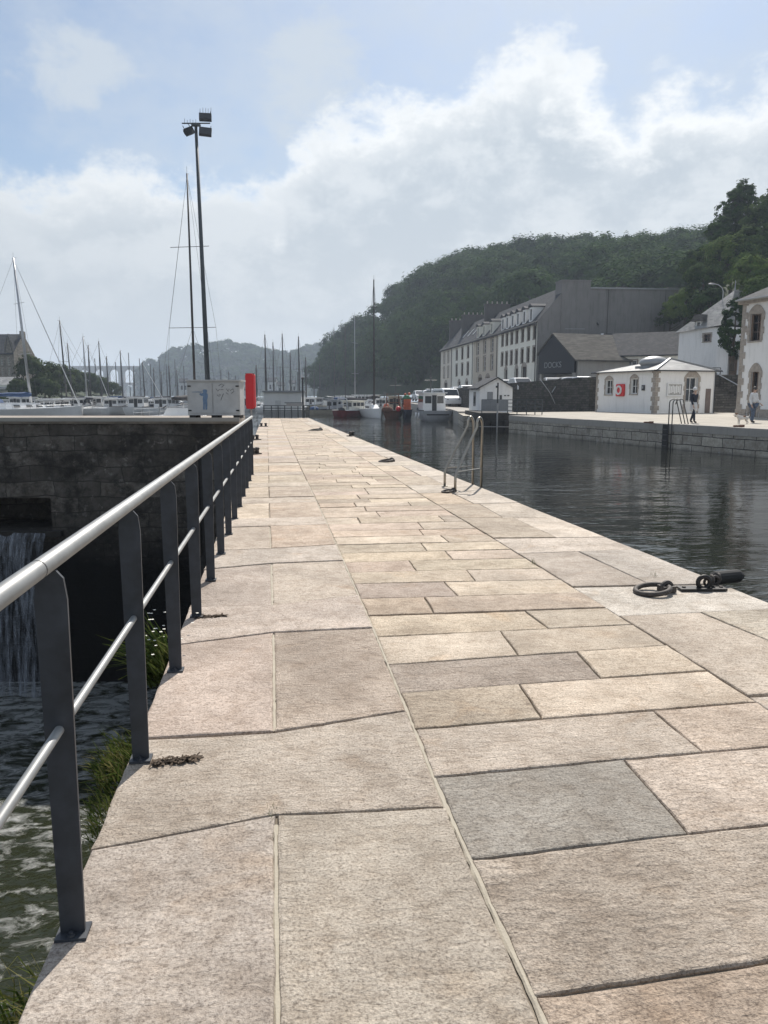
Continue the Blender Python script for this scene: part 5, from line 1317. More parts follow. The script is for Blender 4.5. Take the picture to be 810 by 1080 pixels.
# ---- viaduct
VD = 1050; va_ = empty('viaduct', C(0,VD,0), -YAW, 'tall pale stone railway viaduct with two tiers of arches in the hazy distance', 'viaduct')
def vx(u): return (u-405)/F*VD*.9885
def vz(v): return atd(110,v,VD).z
bay = vx(15.6)-vx(0); pw = bay*.36; thk = 8.0
zd, zt5, zsp = vz(386), vz(389.5), vz(393.5)
z2d, z2t, z2s = vz(403.5), vz(405.5), vz(410)
u0 = 97.2-15.6*3
mb = MB(); ML2 = MB()
for k in range(11):
    x = vx(u0+15.6*k)
    mb.box(x-pw/2,x+pw/2,0,thk,z2d,zsp); ML2.box(x-pw/2-.4,x+pw/2+.4,-.5,thk+.5,-3,z2s)
    if k == 10: break
    def spand(zs, ztop, zdk, y0, dy, B):
        xl, xr = x+pw/2, x+bay-pw/2; r = (xr-xl)/2; pts = [(x-pw/2,y0,zdk),(x-pw/2,y0,zs),(xl,y0,zs)]
        for i in range(1,10): t = math.pi*(1-i/10); pts.append(((xl+xr)/2+r*math.cos(t), y0, zs+(ztop-zs)*math.sin(t)))
        pts += [(xr,y0,zs),(x+bay-pw/2,y0,zdk)]
        m = len(pts)
        top = [(p[0],y0,zdk) for p in pts[2:-1]]
        low = pts[2:-1]
        vs = low+top+[(p[0],y0+dy,p[2]) for p in low]+[(p[0],y0+dy,p[2]) for p in top]; q = len(low)
        fs = []
        for i in range(q-1): fs += [(i,i+1,q+i+1,q+i),(2*q+i+1,2*q+i,3*q+i,3*q+i+1),(i+1,i,2*q+i,2*q+i+1)]
        B.add(vs, fs); B.box(x-pw/2,x+pw/2,y0,y0+dy,zs+.01,zdk)
    spand(zsp, zt5, zd-1.2, 0, thk, mb); spand(z2s, z2t, z2d-.8, -.5, thk+1, ML2)
mb.box(vx(u0)-pw,vx(u0+156)+pw,-.6,thk+.6,zd-1.19,zd); mb.build('upper_tier', M['old_stone'], va_)
ML2.box(vx(u0)-pw,vx(u0+156)+pw,-1,thk+1,z2d-.79,z2d-.02); ML2.build('lower_tier', M['old_stone'], va_)

# ---- faint houses at the foot of the far hill
for k, (u, vb, vt, w, d, l) in enumerate(((194,428,399,9,330,'white gabled house partly hidden by the utility cabinet'),(262,424,408,8,360,'pale distant house just left of the red lifebuoy case'),(297,424,403,8,340,'pale distant house with gable above the white shed'),(309,424,401,7,350,'distant white gabled house right of the shed gable one'),(287,420,398,9,370,'pale hillside house highest behind the quay end shed'))):
    t = empty('distant_house', C((u-405)/F*d*.9885,d,0), -YAW+R(rnd.uniform(-20,20)), l, 'house', 'houses at the foot of the far hill')
    W_ = w/F*d; z1 = atd(u,vt,d).z; z0 = 0; ze_ = z1-W_*.35
    mb = MB(); mb.facade(-W_/2,W_/2,z0-2,ze_,[(-W_*.3,-W_*.1,ze_*.5,ze_*.75),(W_*.1,W_*.3,ze_*.5,ze_*.75)],0,.2); mb.add([(-W_/2,0,z0-2),(-W_/2,W_,z0-2),(-W_/2,W_,ze_),(-W_/2,W_/2,z1),(-W_/2,0,ze_)],[(0,4,3,2,1)]); mb.add([(W_/2,0,z0-2),(W_/2,W_,z0-2),(W_/2,W_,ze_),(W_/2,W_/2,z1),(W_/2,0,ze_)],[(0,1,2,3,4)]); mb.build('wall', M['far_render'], t)
    gable_roof(-W_/2-.1,W_/2+.1,0,W_,ze_,z1,.3,.2).build('roof', M['slate'], t)
    for s_ in (-1,1):
        mb = MB(); a, b = sorted((s_*W_*.3, s_*W_*.1)); mb.add([(a,.15,ze_*.5),(b,.15,ze_*.5),(b,.15,ze_*.75),(a,.15,ze_*.75)],[(0,1,2,3)]); mb.build('window', M['dark_glass'], t)
# ================================================================== FLOODLIGHT MAST AND LAMPS
FD = 58
fp = atd(219.5,398,FD)
fm = empty('floodlight_mast', Vector((fp.x,fp.y,-1.2)), -YAW, 'tall tapering grey floodlight mast with three black floodlights at its top', 'floodlight mast')
ftop = atd(206.5,131,FD); H_ = ftop.z+1.2
# the mast stands a little out of true, as in the photo
def fx(u, v):
    q = atd(u, v, FD); return ((q.x-fp.x)*CY-(q.y-fp.y)*SY)
tx = fx(206.5,131)
mb = MB(); mb.tube([(0,0,0),(tx*.5,0,H_*.5),(tx,0,H_)], [.20,.15,.105], 14); mb.build('pole', M['pole_steel'], fm, smooth=True)
mb = MB(); mb.tube([(tx-.98,0,H_+.06),(tx+1.02,0,H_+.06)], .045, 8); mb.box(tx-.3,tx+.3,-.16,.16,H_-.12,H_+.05); mb.build('crossarm', M['pole_steel'], fm)
fz = lambda v: atd(210,v,FD).z+1.2
for (ua, ub, va, vb, rz2, yaw2) in ((210.2,223,120,127.8,0,8),(210.2,223,135,143.6,4,8),(195.6,203,133.5,143.5,-28,60)):
    x, z = (fx(ua,va)+fx(ub,vb))/2, (fz(va)+fz(vb))/2; w, h = (fx(ub,va)-fx(ua,va)), fz(va)-fz(vb)
    if yaw2 == 60: w, h = .75, .5
    lamp = empty('floodlight', (x,0,z), 0); lamp.parent = fm
    mb = MB(); mb.box(-w/2,w/2,-.16,.12,-h/2,h/2); mb.ext([(-w*.4,.12,-h*.36),(w*.4,.12,-h*.36),(w*.3,.3,-h*.2),(-w*.3,.3,-h*.2)],(0,0,h*.56)); hsg = mb.build('housing', M['black_paint'], lamp); 
    mb = MB(); mb.box(-w/2+.05,w/2-.05,-.175,-.162,-h/2+.05,h/2-.05); mb.build('lens', M['dark_glass'], lamp)
    mb = MB(); mb.bar((-w*.42,0,h/2),(-w*.42,0,h/2+.22),.035,.035); mb.bar((w*.42,0,h/2),(w*.42,0,h/2+.22),.035,.035); mb.build('bracket', M['pole_steel'], lamp)
    lamp.rotation_euler = (R(-14), R(rz2), R(yaw2))
mb = MB()
for (u, vb, vt) in ((211,120,114.5),(214,120,113.5),(217,120,114),(219.5,120,114.5),(222.5,120,113.5),(194.7,131,125),(197.5,131,126.5),(200.5,131,125.5),(203.5,131,126.5),(206.5,130,126)):
    mb.tube([(fx(u,vb),0,fz(vb)),(fx(u,vt),0,fz(vt))], .014, 4)
mb.build('bird_spikes', M['wire'], fm)

lampd = 72
a_ = atd(756.5,404,lampd); sl = empty('street_lamp', Vector((a_.x,a_.y,2.9)), -YAW, 'grey street lamp with a short curved arm against the trees at the right', 'street lamp')
zt6 = atd(757,303.5,lampd).z-2.9; arm = (745-757)/F*lampd
mb = MB(); mb.tube([(0,0,0),(0,0,zt6-.3),(-.12,0,zt6),(-.45,0,zt6+.25),(arm*.8,0,zt6+.35)], [.06,.04,.035,.03,.028], 8); mb.build('pole', M['alu'], sl, smooth=True)
mb = MB(); mb.ball((arm,0,zt6+.33),(.36,.13,.09),10,6); mb.build('lamp_head', M['pewter'], sl, smooth=True)

# ================================================================== BOATS
def hull_mb(L, B, D, stern=.8, flare=.85, sheer=.25, bowr=.35, draft=.25, n=14):
    mb = MB(); ring = 9; vs = []
    for i in range(n+1):
        t = i/n; x = -L/2+L*t
        hb = B/2*((stern+(1-stern)*min(1,t/.35)**.8) if t < .35 else max(.012, 1-((t-.35)/.65)**2.3))
        top = D*(1+sheer*max(0,(t-.3)/.7)**1.6+.06*(1-t)); bot = -draft*(1-max(0,(t-.75)/.25)**2*.9)
        xo = bowr*max(0,(t-.7)/.3)
        for k in range(ring):
            a = (k/(ring-1)-.5)*2; s = abs(a); y = math.copysign(hb*(s**.3 if s > 0 else 0)*(flare+(1-flare)*s), a); z = bot+(top-bot)*s**1.7
            vs.append((x+xo*s, y if s else 0, z))
    fs = [(i*ring+k, (i+1)*ring+k, (i+1)*ring+k+1, i*ring+k+1) for i in range(n) for k in range(ring-1)]
    fs += [tuple(range(ring))]; fs += [tuple(reversed(range(n*ring, (n+1)*ring)))]
    mb.add(vs, fs)
    deck = []; dk = MB()
    l = [vs[i*ring] for i in range(n+1)]; r = [vs[i*ring+ring-1] for i in range(n+1)]
    m = len(l); dv = [(p[0],p[1]*.97,p[2]-.06) for p in l]+[(p[0],p[1]*.97,p[2]-.06) for p in r]
    dk.add(dv, [(i,i+1,m+i+1,m+i) for i in range(m-1)])
    return mb, dk, l, r
def rail_mb(l, r, i0, i1, h=.6, rad=.013):
    mb = MB()
    for side in (l, r):
        pts = [Vector(side[i])+Vector((0,0,h)) for i in range(i0, i1+1)]; mb.tube(pts, rad, 5); mb.tube([p-Vector((0,0,h*.5)) for p in pts], rad*.7, 4)
        for i in range(i0, i1+1, 2): mb.tube([Vector(side[i]), Vector(side[i])+Vector((0,0,h))], rad, 5)
    return mb
def sailboat(u, vtop, d, head, label, L=9.5, hullm='gel_white', cover='blue_cover', mast='alu', lean=0.0, spread=1, furl=True, group='sailing boats moored in the marina', detail=True, mh=None, mr=.075, boomdir=-1, beam=None):
    b = atd(u, 425, d); top = atd(u, vtop, d).z
    B = beam or L*.33; D = L*.085
    mo = Matrix.Rotation(head,3,'Z') @ Vector((L*.08,0,0))
    t = empty('sailing_boat', Vector((b.x-mo.x,b.y-mo.y,WZ)), head, label, 'sailing boat', group)
    mb, dk, l, r = hull_mb(L, B, D); h = mb.build('hull', M[hullm], t, smooth=True); dk.build('deck', M['gel_white'], h)
    mx_ = L*.08; zm = top-WZ
    mb = MB(); mb.ext([(-L*.18,-B*.27,D),(L*.24,-B*.17,D*1.12),(L*.17,-B*.15,D*1.12+L*.035),(-L*.16,-B*.22,D+L*.055)], (0,0,.001)) if False else None
    mb = MB(); zc = D*1.02
    pts = [(-L*.16,B*.28,0),(L*.20,B*.17,0),(L*.13,B*.13,L*.045),(-L*.15,B*.22,L*.055)]
    vs = [(p[0],-p[1],zc+p[2]) for p in pts]+[(p[0],p[1],zc+p[2]) for p in pts]
    mb.add(vs, [(0,1,2,3),(7,6,5,4),(3,2,6,7),(0,3,7,4),(1,5,6,2)]); cb = mb.build('cabin', M['gel_white'], t)
    for s_ in (-1,1):
        for xa in (-.10,0,.08):
            mb = MB(); mb.ext([(L*xa,s_*B*.275,zc+L*.016),(L*(xa+.055),s_*B*.255,zc+L*.016),(L*(xa+.05),s_*B*.235,zc+L*.034),(L*xa,s_*B*.25,zc+L*.036)],(0,s_*.02,0)); mb.build('cabin_window', M['dark_glass'], cb)
    lx2 = lean
    mb = MB(); mb.tube([(mx_,0,zc),(mx_+lx2*.5,0,(zm+zc)/2),(mx_+lx2,0,zm)], [mr,mr*.92,mr*.6], 8); ms = mb.build('mast', M[mast], t, smooth=True)
    for k in range(spread):
        mb = MB(); zz = zc+(zm-zc)*((k+1)/(spread+1)+.04); w = B*.36*(1-.18*k); xx = mx_+lx2*(zz-zc)/(zm-zc); mb.bar((xx,-w,zz),(xx,w,zz),.05,.035); mb.build('spreader', M[mast], ms)
    mb = MB(); mb.bar((mx_+lx2-.02,0,zm),(mx_+lx2+.3,0,zm+.04),.025,.025); mb.tube([(mx_+lx2,0,zm),(mx_+lx2,0,zm+.5)], .012, 4); mb.build('masthead', M['wire'], ms)
    zb = zc+L*.075+.35
    mb = MB(); mb.tube([(mx_,0,zb),(mx_-L*.36,0,zb+.06)], .055, 7); bo = mb.build('boom', M[mast], t)
    if cover:
        mb = MB(); pts = [(mx_-L*.36*k/8,0,zb+.16+.02*math.sin(k*2.1)) for k in range(9)]
        mb.tube(pts, [.24,.25,.23,.22,.2,.18,.17,.14,.09], 8); mb.build('sail_cover', M[cover], bo, smooth=True)
    bow, st_ = (L*.49,0,D*1.28), (-L*.49,0,D*1.1); tp = (mx_+lx2,0,zm-.1)
    rg = MB(); wr_ = .006+.00006*d
    rg.tube([tp, st_], wr_, 4)
    for s_ in (-1,1):
        w = B*.36; z1 = zc+(zm-zc)*(1/(spread+1)+.04) if spread else zm*.6; xs = mx_+lx2*.5
        rg.tube([tp,(mx_+lx2*.5,s_*w,z1),(mx_-.1,s_*B*.45,D)] , wr_, 4)
        rg.tube([(mx_+lx2*.5,0,z1),(mx_-.25,s_*B*.45,D)], wr_, 4)
    rg.build('rigging', M['wire'], t)
    mb = MB()
    if furl: mb.tube([Vector(tp)*.97+Vector(bow)*.03, Vector(tp)*.5+Vector(bow)*.5, bow], [.02,.045,.05], 6); mb.build('furled_jib', M['pale_cloth'], t)
    else: mb.tube([tp, bow], wr_, 4); mb.build('forestay', M['wire'], t)
    if detail:
        rail_mb(l, r, 1, 12, .55).build('guard_wire', M['alu'], t)
        mb = MB(); mb.grid(lambda a, b_: (-L*.17-L*.03*math.sin(math.pi*b_)*0-.5*a*.8, -B*.25+B*.5*b_, zc+L*.05+.42*math.sin(math.pi*min(1,max(0,b_)))**.5*(1-.1*a)), 3, 8)
        mb.build('sprayhood', M[cover or 'dark_cover'], t, smooth=True)
    return t
H0 = -YAW
# large white yacht on the left
Y1 = sailboat(33,273,80,H0+R(48),'big white yacht with blue sail cover at the left edge of the photo', L=12.5, mr=.15, lean=-.8, spread=2, mast='alu', cover='blue_cover')
sailboat(71,338,96,H0+R(172),'white yacht with the taller of two bare masts close together', L=9.5, lean=.35, spread=1, furl=False, mr=.11, mast='mast_grey', cover='dark_cover')
sailboat(77,362,103,H0+R(168),'white yacht with the shorter mast of the close pair', L=8.5, lean=.3, spread=1, furl=False, mr=.10, mast='mast_grey', cover='dark_cover')
sb = [(92,355,118,'alu','bright_blue','yacht under a bright blue tarpaulin on the left',12),(96,364,126,'mast_grey','dark_cover','yacht with the mast just right of the tarpaulin boat',8),(108,360,132,'mast_grey','dark_cover','yacht whose mast crosses the first viaduct arch',10),(115,376,140,'mast_grey',None,'yacht with a short mast under the second viaduct arch',-8),
      (130,370,150,'mast_grey','blue_cover','yacht with the mast right of the third viaduct arch',6),(153,382,138,'mast_grey','dark_cover','white yacht with single bare mast left of the far hill',-10),(142,386,170,'mast_grey','dark_cover','small yacht with low mast just left of the far hill',5),(163,388,165,'mast_grey',None,'yacht moored fourth to the left of the utility cabinet',0),(171,392,175,'mast_grey','blue_cover','yacht moored third to the left of the utility cabinet',8),(180,386,160,'mast_grey','dark_cover','yacht moored second to the left of the utility cabinet',-6),(188,390,170,'mast_grey',None,'yacht moored just to the left of the utility cabinet',4),
      (281,353,112,'mast_dark','dark_cover','yacht with tall dark mast above the left end of the white shed',95),(289,361,130,'mast_grey','dark_cover','yacht with the shorter mast second above the white shed',80),(299,352,124,'mast_grey','blue_cover','yacht with tall mast above the middle of the white shed',100),(316,355,118,'mast_grey','dark_cover','yacht with thick grey mast above the right end of the white shed',85),(323,377,128,'mast_dark',None,'yacht with short dark mast right of the black post',95),(307,372,150,'mast_grey',None,'yacht with slim low mast behind the white shed',90),(271,385,150,'mast_dark',None,'yacht with short dark mast right of the lifebuoy case',85)]
for u, vt, d, m, c, l, hd in sb:
    sailboat(u, vt, d, H0+R(hd), l, L=rnd.uniform(7.5,9.5), mast=m, cover=c, lean=rnd.uniform(-.15,.15), spread=rnd.choice([1,1,2]), mr=.13 if d < 140 else .15, detail=d < 135, furl=rnd.random() < .2, hullm=rnd.choice(['gel_white','gel_white','grey_hull','navy_hull']))
# tall dark mast behind the utility cabinet
sailboat(206,183,60,H0+R(80),'yacht with the tall dark mast beside the floodlight mast', L=11, mr=.10, lean=0, spread=2, mast='mast_dark', cover='dark_cover', furl=False, beam=5.2)
# tiny distant masts
tiny = [(136,372,230),(147,378,240),(158,384,220),(168,380,250),(175,384,230),(184,379,240),(193,386,220),(240,392,210),(247,396,230),(232,390,250),(294,386,220),(312,392,200),(329,390,190),(335,384,180),(100,378,210),(122,382,220)]
for i, (u, vt, d) in enumerate(tiny):
    b = atd(u,425,d); t = empty('sailing_boat', Vector((b.x,b.y,WZ)), H0+R(rnd.uniform(-20,20)), 'small distant sailing boat with thin bare mast among the far moorings', 'sailing boat', 'far sailing boats across the marina')
    L = 8; mb, dk, l, r = hull_mb(L,2.7,.85,n=8); mb.build('hull', M['gel_white'], t, smooth=True)
    mb = MB(); mb.box(-1.2,1.2,-.7,.7,.8,1.25); mb.build('cabin', M['gel_white'], t)
    zt7 = atd(u,vt,d).z-WZ; mb = MB(); mb.tube([(.6,0,.9),(.6,0,zt7)], .11, 6); mb.bar((.6,-.7,zt7*.55),(.6,.7,zt7*.55),.05,.04); mb.build('mast', M['mast_grey'], t)
# boats of the right group
sailboat(353,346,120,H0+R(150),'grey yacht with the leftmost mast of the right hand group', L=8.5, mast='mast_grey', cover='blue_cover', spread=1, furl=False, mr=.06, hullm='tan_hull')
sailboat(364.5,345,104,H0+R(160),'grey hulled yacht behind the dark red boat with pale mast', L=8.5, mast='mast_grey', cover='dark_cover', spread=2, mr=.075, hullm='grey_hull', furl=False)
sailboat(374.5,333,108,H0+R(155),'white yacht with slim pale mast behind the dark red boat', L=9, mast='alu', cover=None, spread=2, mr=.06, furl=False)
sailboat(394.5,295,86,H0+R(-80),'white yacht seen from astern with a tall black mast and three spreaders', L=10.5, mast='mast_dark', cover='dark_cover', spread=3, mr=.105, lean=0, furl=False, beam=2.6)
def workboat(u, v, d, head, label, L, B, D, hullm, cabm, parts, name='fishing_boat', cat='fishing boat', group='boats moored on the right of the basin'):
    b = at(u, v, WZ); b = atd(u, v, d) if d else b
    t = empty(name, Vector((b.x,b.y,WZ)), head, label, cat, group)
    mb, dk, l, r = hull_mb(L,B,D,stern=.92,sheer=.5); h = mb.build('hull', M[hullm], t, smooth=True); dk.build('deck', M['concrete'], h)
    mb = MB()
    for s_ in (l, r): mb.tube([Vector(p)+Vector((0,0,.02)) for p in s_], .05, 6)
    mb.build('rubbing_strake', M['gel_white'] if hullm == 'dark_red' else M['black_paint'], h)
    x0, x1, hw, hc = parts['cab']; z0 = D*.95
    mb = MB(); mb.add([(x0,-hw,z0),(x1,-hw,z0),(x1,hw,z0),(x0,hw,z0),(x0,-hw*.94,z0+hc),(x1-.25,-hw*.94,z0+hc),(x1-.25,hw*.94,z0+hc),(x0,hw*.94,z0+hc)], [(0,1,5,4),(1,2,6,5),(2,3,7,6),(3,0,4,7),(4,5,6,7)])
    w = mb.build('wheelhouse', M[cabm], t)
    mb = MB(); mb.box(x0-.25,x1+.1,-hw-.1,hw+.1,z0+hc+.003,z0+hc+.09); mb.build('cabin_roof', M[cabm], w)
    def ww(*a): mb = MB(); mb.box(*a); mb.build('wheelhouse_window', M['dark_glass'], w)
    for s_ in (-1,1):
        n = max(1,int((x1-x0)/.7))
        for k in range(n):
            xa = x0+.15+(x1-x0-.4)*k/n; a, b2 = sorted((s_*hw*.965, s_*(hw*.965+.02))); ww(xa,xa+(x1-x0-.4)/n-.12,a,b2,z0+hc*.5,z0+hc*.85)
    for k in (-1,1): ww(x0-.015,x0-.003,min(k*hw*.25,k*hw*.8),max(k*hw*.25,k*hw*.8),z0+hc*.45,z0+hc*.85)
    ww(x1-.14,x1-.10,-hw*.8,hw*.8,z0+hc*.5,z0+hc*.85)
    mb = MB(); mb.box(x0-.025,x0-.016,-hw*.2,hw*.2,z0,z0+hc*.9); mb.build('doorway_shade', M['black_paint'], w)  # black panel stands in for the dark inside of an open doorway
    if 'mast' in parts:
        xm_, hm = parts['mast']; mb = MB(); mb.tube([(xm_,0,z0),(xm_,0,z0+hm)], .06, 7); mb.tube([(xm_,-.6,z0+hm*.75),(xm_,.6,z0+hm*.75)], .03, 5); mb.tube([(xm_,0,z0+hm),(L*.45,0,D*1.4)], .012, 4); mb.tube([(xm_,0,z0+hm),(x0-1,0,z0+.3)], .012, 4)
        mb.ball((xm_,0,z0+hm*.84),.14,8,5); mb.build('mast', M['mast_grey'], t)
    if 'gantry' in parts:
        xg, hg, wg_ = parts['gantry']; mb = MB(); mb.tube([(xg,-wg_,z0),(xg,-wg_*.8,z0+hg),(xg,wg_*.8,z0+hg),(xg,wg_,z0)], .07, 8); mb.tube([(xg,-wg_*.9,z0+hg*.5),(xg,wg_*.9,z0+hg*.5)], .05, 6); mb.build('gantry', M[parts.get('gm','rust')], t)
    for nm, mt, x, y, z, rr in parts.get('clutter', ()):
        mb = MB()
        if nm == 'crate_stack':
            for q in range(4): mb.obox((x+rnd.uniform(-.05,.05),y+rnd.uniform(-.03,.03),z0+.16+.29*q),(rr[0],rr[1],.13),rnd.uniform(-.12,.12)); mb.obox((x,y,z0+.16+.29*q+.138),(rr[0]*.9,rr[1]*.9,.008))
            mb.build(nm, M[mt], t)
        else: mb.ball((x,y,z0+z),rr,9,6); mb.build(nm, M[mt], t, smooth=True)
    if parts.get('rail'): rail_mb(l, r, 8, 13, .7, .02).build('pulpit', M['alu'], t)
    if 'band' in parts:
        mb = MB(); xs = -L/2-.02; mb.box(xs-.03,xs,-B*.36,B*.36,D*.62,D*.74); mb.build('transom_band', M['black_paint'], h)
    for x, y, rr in parts.get('fender', ()):
        mb = MB(); mb.lathe([(.0,-.3),(.1,-.26),(.11,0),(.1,.26),(0,.3)], 8, (x,y,D*.55)); mb.build('fender', M['gel_white'], t, smooth=True)
    return t
workboat(455,443,76.5,H0+R(96),'white motorboat seen from its flat stern with an open wheelhouse', 7.5, 3.0, .98, 'grey_hull', 'gel_white', dict(cab=(-1.6,1.8,1.12,1.72), mast=(.6,4.0), band=1, rail=1, fender=((-2.0,1.55,.1),(-.5,1.6,.1))), 'motorboat', 'motorboat')
workboat(375,438,90,H0+R(52),'dark red fishing boat with pale wheelhouse and white topsides band', 5.8, 2.3, .72, 'dark_red', 'cream_render', dict(cab=(-1.4,1.0,.75,1.1), gantry=(-2.3,1.4,.8), gm='alu', rail=1, clutter=(('net_pile','dark_cover',-2.1,.3,.1,(.4,.4,.3)),('buoy','orange',2.2,-.3,.15,.22))))
workboat(416,440,84,H0+R(84),'rusty red fishing boat crowded with gear and a wooden gantry', 6.4, 2.0, .85, 'rust', 'tan_hull', dict(cab=(.2,1.8,.7,1.5), gantry=(-2.0,1.8,.75), mast=(1.0,3.6), clutter=(('net_pile','rust',-2.9,.5,.15,(.6,.6,.4)),('net_pile','tan_hull',-1.4,-.7,.2,(.5,.5,.35)),('buoy','red_paint',-3.2,-.7,.25,.28),('buoy','orange',-1.0,.8,.5,.3))))
workboat(428.5,441,82,H0+R(92),'narrow dark hulled fishing boat stacked with orange crates and green net', 4.5, 1.0, .95, 'navy_hull', 'dark_cover', dict(cab=(.4,1.4,.4,1.1), clutter=(('crate_stack','orange',-1.5,.0,.55,(.40,.36,.62)),('net_pile','green_net',-1.2,.05,1.25,(.4,.40,.36)),('buoy','orange',-1.4,-.2,1.7,.16),('buoy','orange',-1.2,.2,1.65,.14))))
workboat(346,437,98,H0+R(30),'tan open fishing boat moored left of the dark red boat', 5.5, 2.0, .62, 'tan_hull', 'grey_hull', dict(cab=(.2,1.8,.75,1.2), gantry=(-2.2,1.4,.9), gm='alu', clutter=(('net_pile','blue_cover',-1.8,.2,.2,(.6,.6,.3)),)))
workboat(404,436,104,H0+R(60),'small white cabin boat moored behind the rusty boat', 6.5, 2.4, .9, 'gel_white', 'gel_white', dict(cab=(-.6,1.6,.85,1.1), mast=(.4,2.2), rail=1), 'motorboat', 'motorboat')
workboat(384,431,116,H0+R(150),'white cabin cruiser behind the slim pale masts', 8.5, 3.0, 1.2, 'gel_white', 'gel_white', dict(cab=(-2.2,1.4,1.1,1.3), rail=1), 'motorboat', 'motorboat')
workboat(366,429,130,H0+R(165),'white cruiser with rounded cabin farthest of the right group', 8.0, 2.8, 1.1, 'gel_white', 'gel_white', dict(cab=(-2.0,1.8,1.1,1.2), rail=1), 'motorboat', 'motorboat')
# left side small boats
for u, d, hd, l, hm, c in ((12,66+36,8,'low white cruiser in front of the big yacht at the left edge','gel_white',(-2.4,1.6,1.1,1.0)),(58,108,-8,'white cabin boat between the big yacht and the short masts','gel_white',(-1.6,1.4,1.0,1.1)),(112,122,12,'white cruiser with windscreen left of the far hill','gel_white',(-1.4,1.6,1.0,1.2)),(134,118,-6,'grey topped low motorboat in the middle of the marina','grey_hull',(-1.0,1.8,.9,.9)),(160,124,4,'long low dark decked boat near the utility cabinet','navy_hull',(-.8,1.0,.8,.7)),(262,120,85,'white cabin boat just right of the utility cabinet','gel_white',(-1.4,1.6,1.0,1.2)),(331,125,70,'pale cruiser right of the quay end shed','tan_hull',(-1.2,1.6,1.0,1.2))):
    workboat(u, 428, d, H0+R(hd), l, 6.5, 2.4, .85, hm, 'gel_white', dict(cab=c, rail=1), 'motorboat', 'motorboat', 'motorboats in the marina')
for u, d, hd, l, hm, c in ((24,98,70,'white cabin boat with its bow toward the wall left of the tall mast','gel_white',(-1.2,1.4,1.0,1.2)),(46,92,60,'white open launch just right of the tall left mast','gel_white',(-.6,1.2,.9,.9)),(66,90,110,'small white launch below the close pair of masts','gel_white',(-.8,1.0,.9,1.0)),(84,96,75,'white sports boat left of the blue tarpaulin','gel_white',(-1.4,1.2,1.0,1.1)),(102,100,100,'white cabin boat right of the blue tarpaulin','gel_white',(-1.4,1.4,1.0,1.25)),(121,98,80,'white launch with low cabin under the viaduct','gel_white',(-1.0,1.4,1.0,1.0)),(146,96,95,'white cruiser moored left of the long dark decked boat','gel_white',(-1.4,1.4,1.0,1.2)),(176,94,70,'white cabin boat close to the left side of the utility cabinet','gel_white',(-1.2,1.4,1.0,1.1))):
    workboat(u, 428, d, H0+R(hd), l, 6.5, 2.5, 1.0, hm, 'gel_white', dict(cab=c, rail=1), 'motorboat', 'motorboat', 'motorboats in the marina')
# black dinghy beside the inner quay
b = at(483,441.5,WZ); t = empty('rubber_dinghy', b, H0+R(8), 'black inflatable dinghy floating between the motorboat and the lock piling', 'dinghy')
mb = MB(); mb.tube([(-1.5,-.62,.25),(.7,-.62,.25),(1.35,-.35,.33),(1.6,0,.4),(1.35,.35,.33),(.7,.62,.25),(-1.5,.62,.25)], .24, 10); mb.build('tube', M['rubber'], t, smooth=True)
mb = MB(); mb.box(-1.45,.9,-.5,.5,.1,.16); mb.build('floor', M['grey_panel'], t)
mb = MB(); mb.box(-1.4,-1.32,-.45,.45,.15,.5); mb.box(-1.65,-1.42,-.13,.13,.2,.85); mb.build('outboard_motor', M['black_paint'], t)

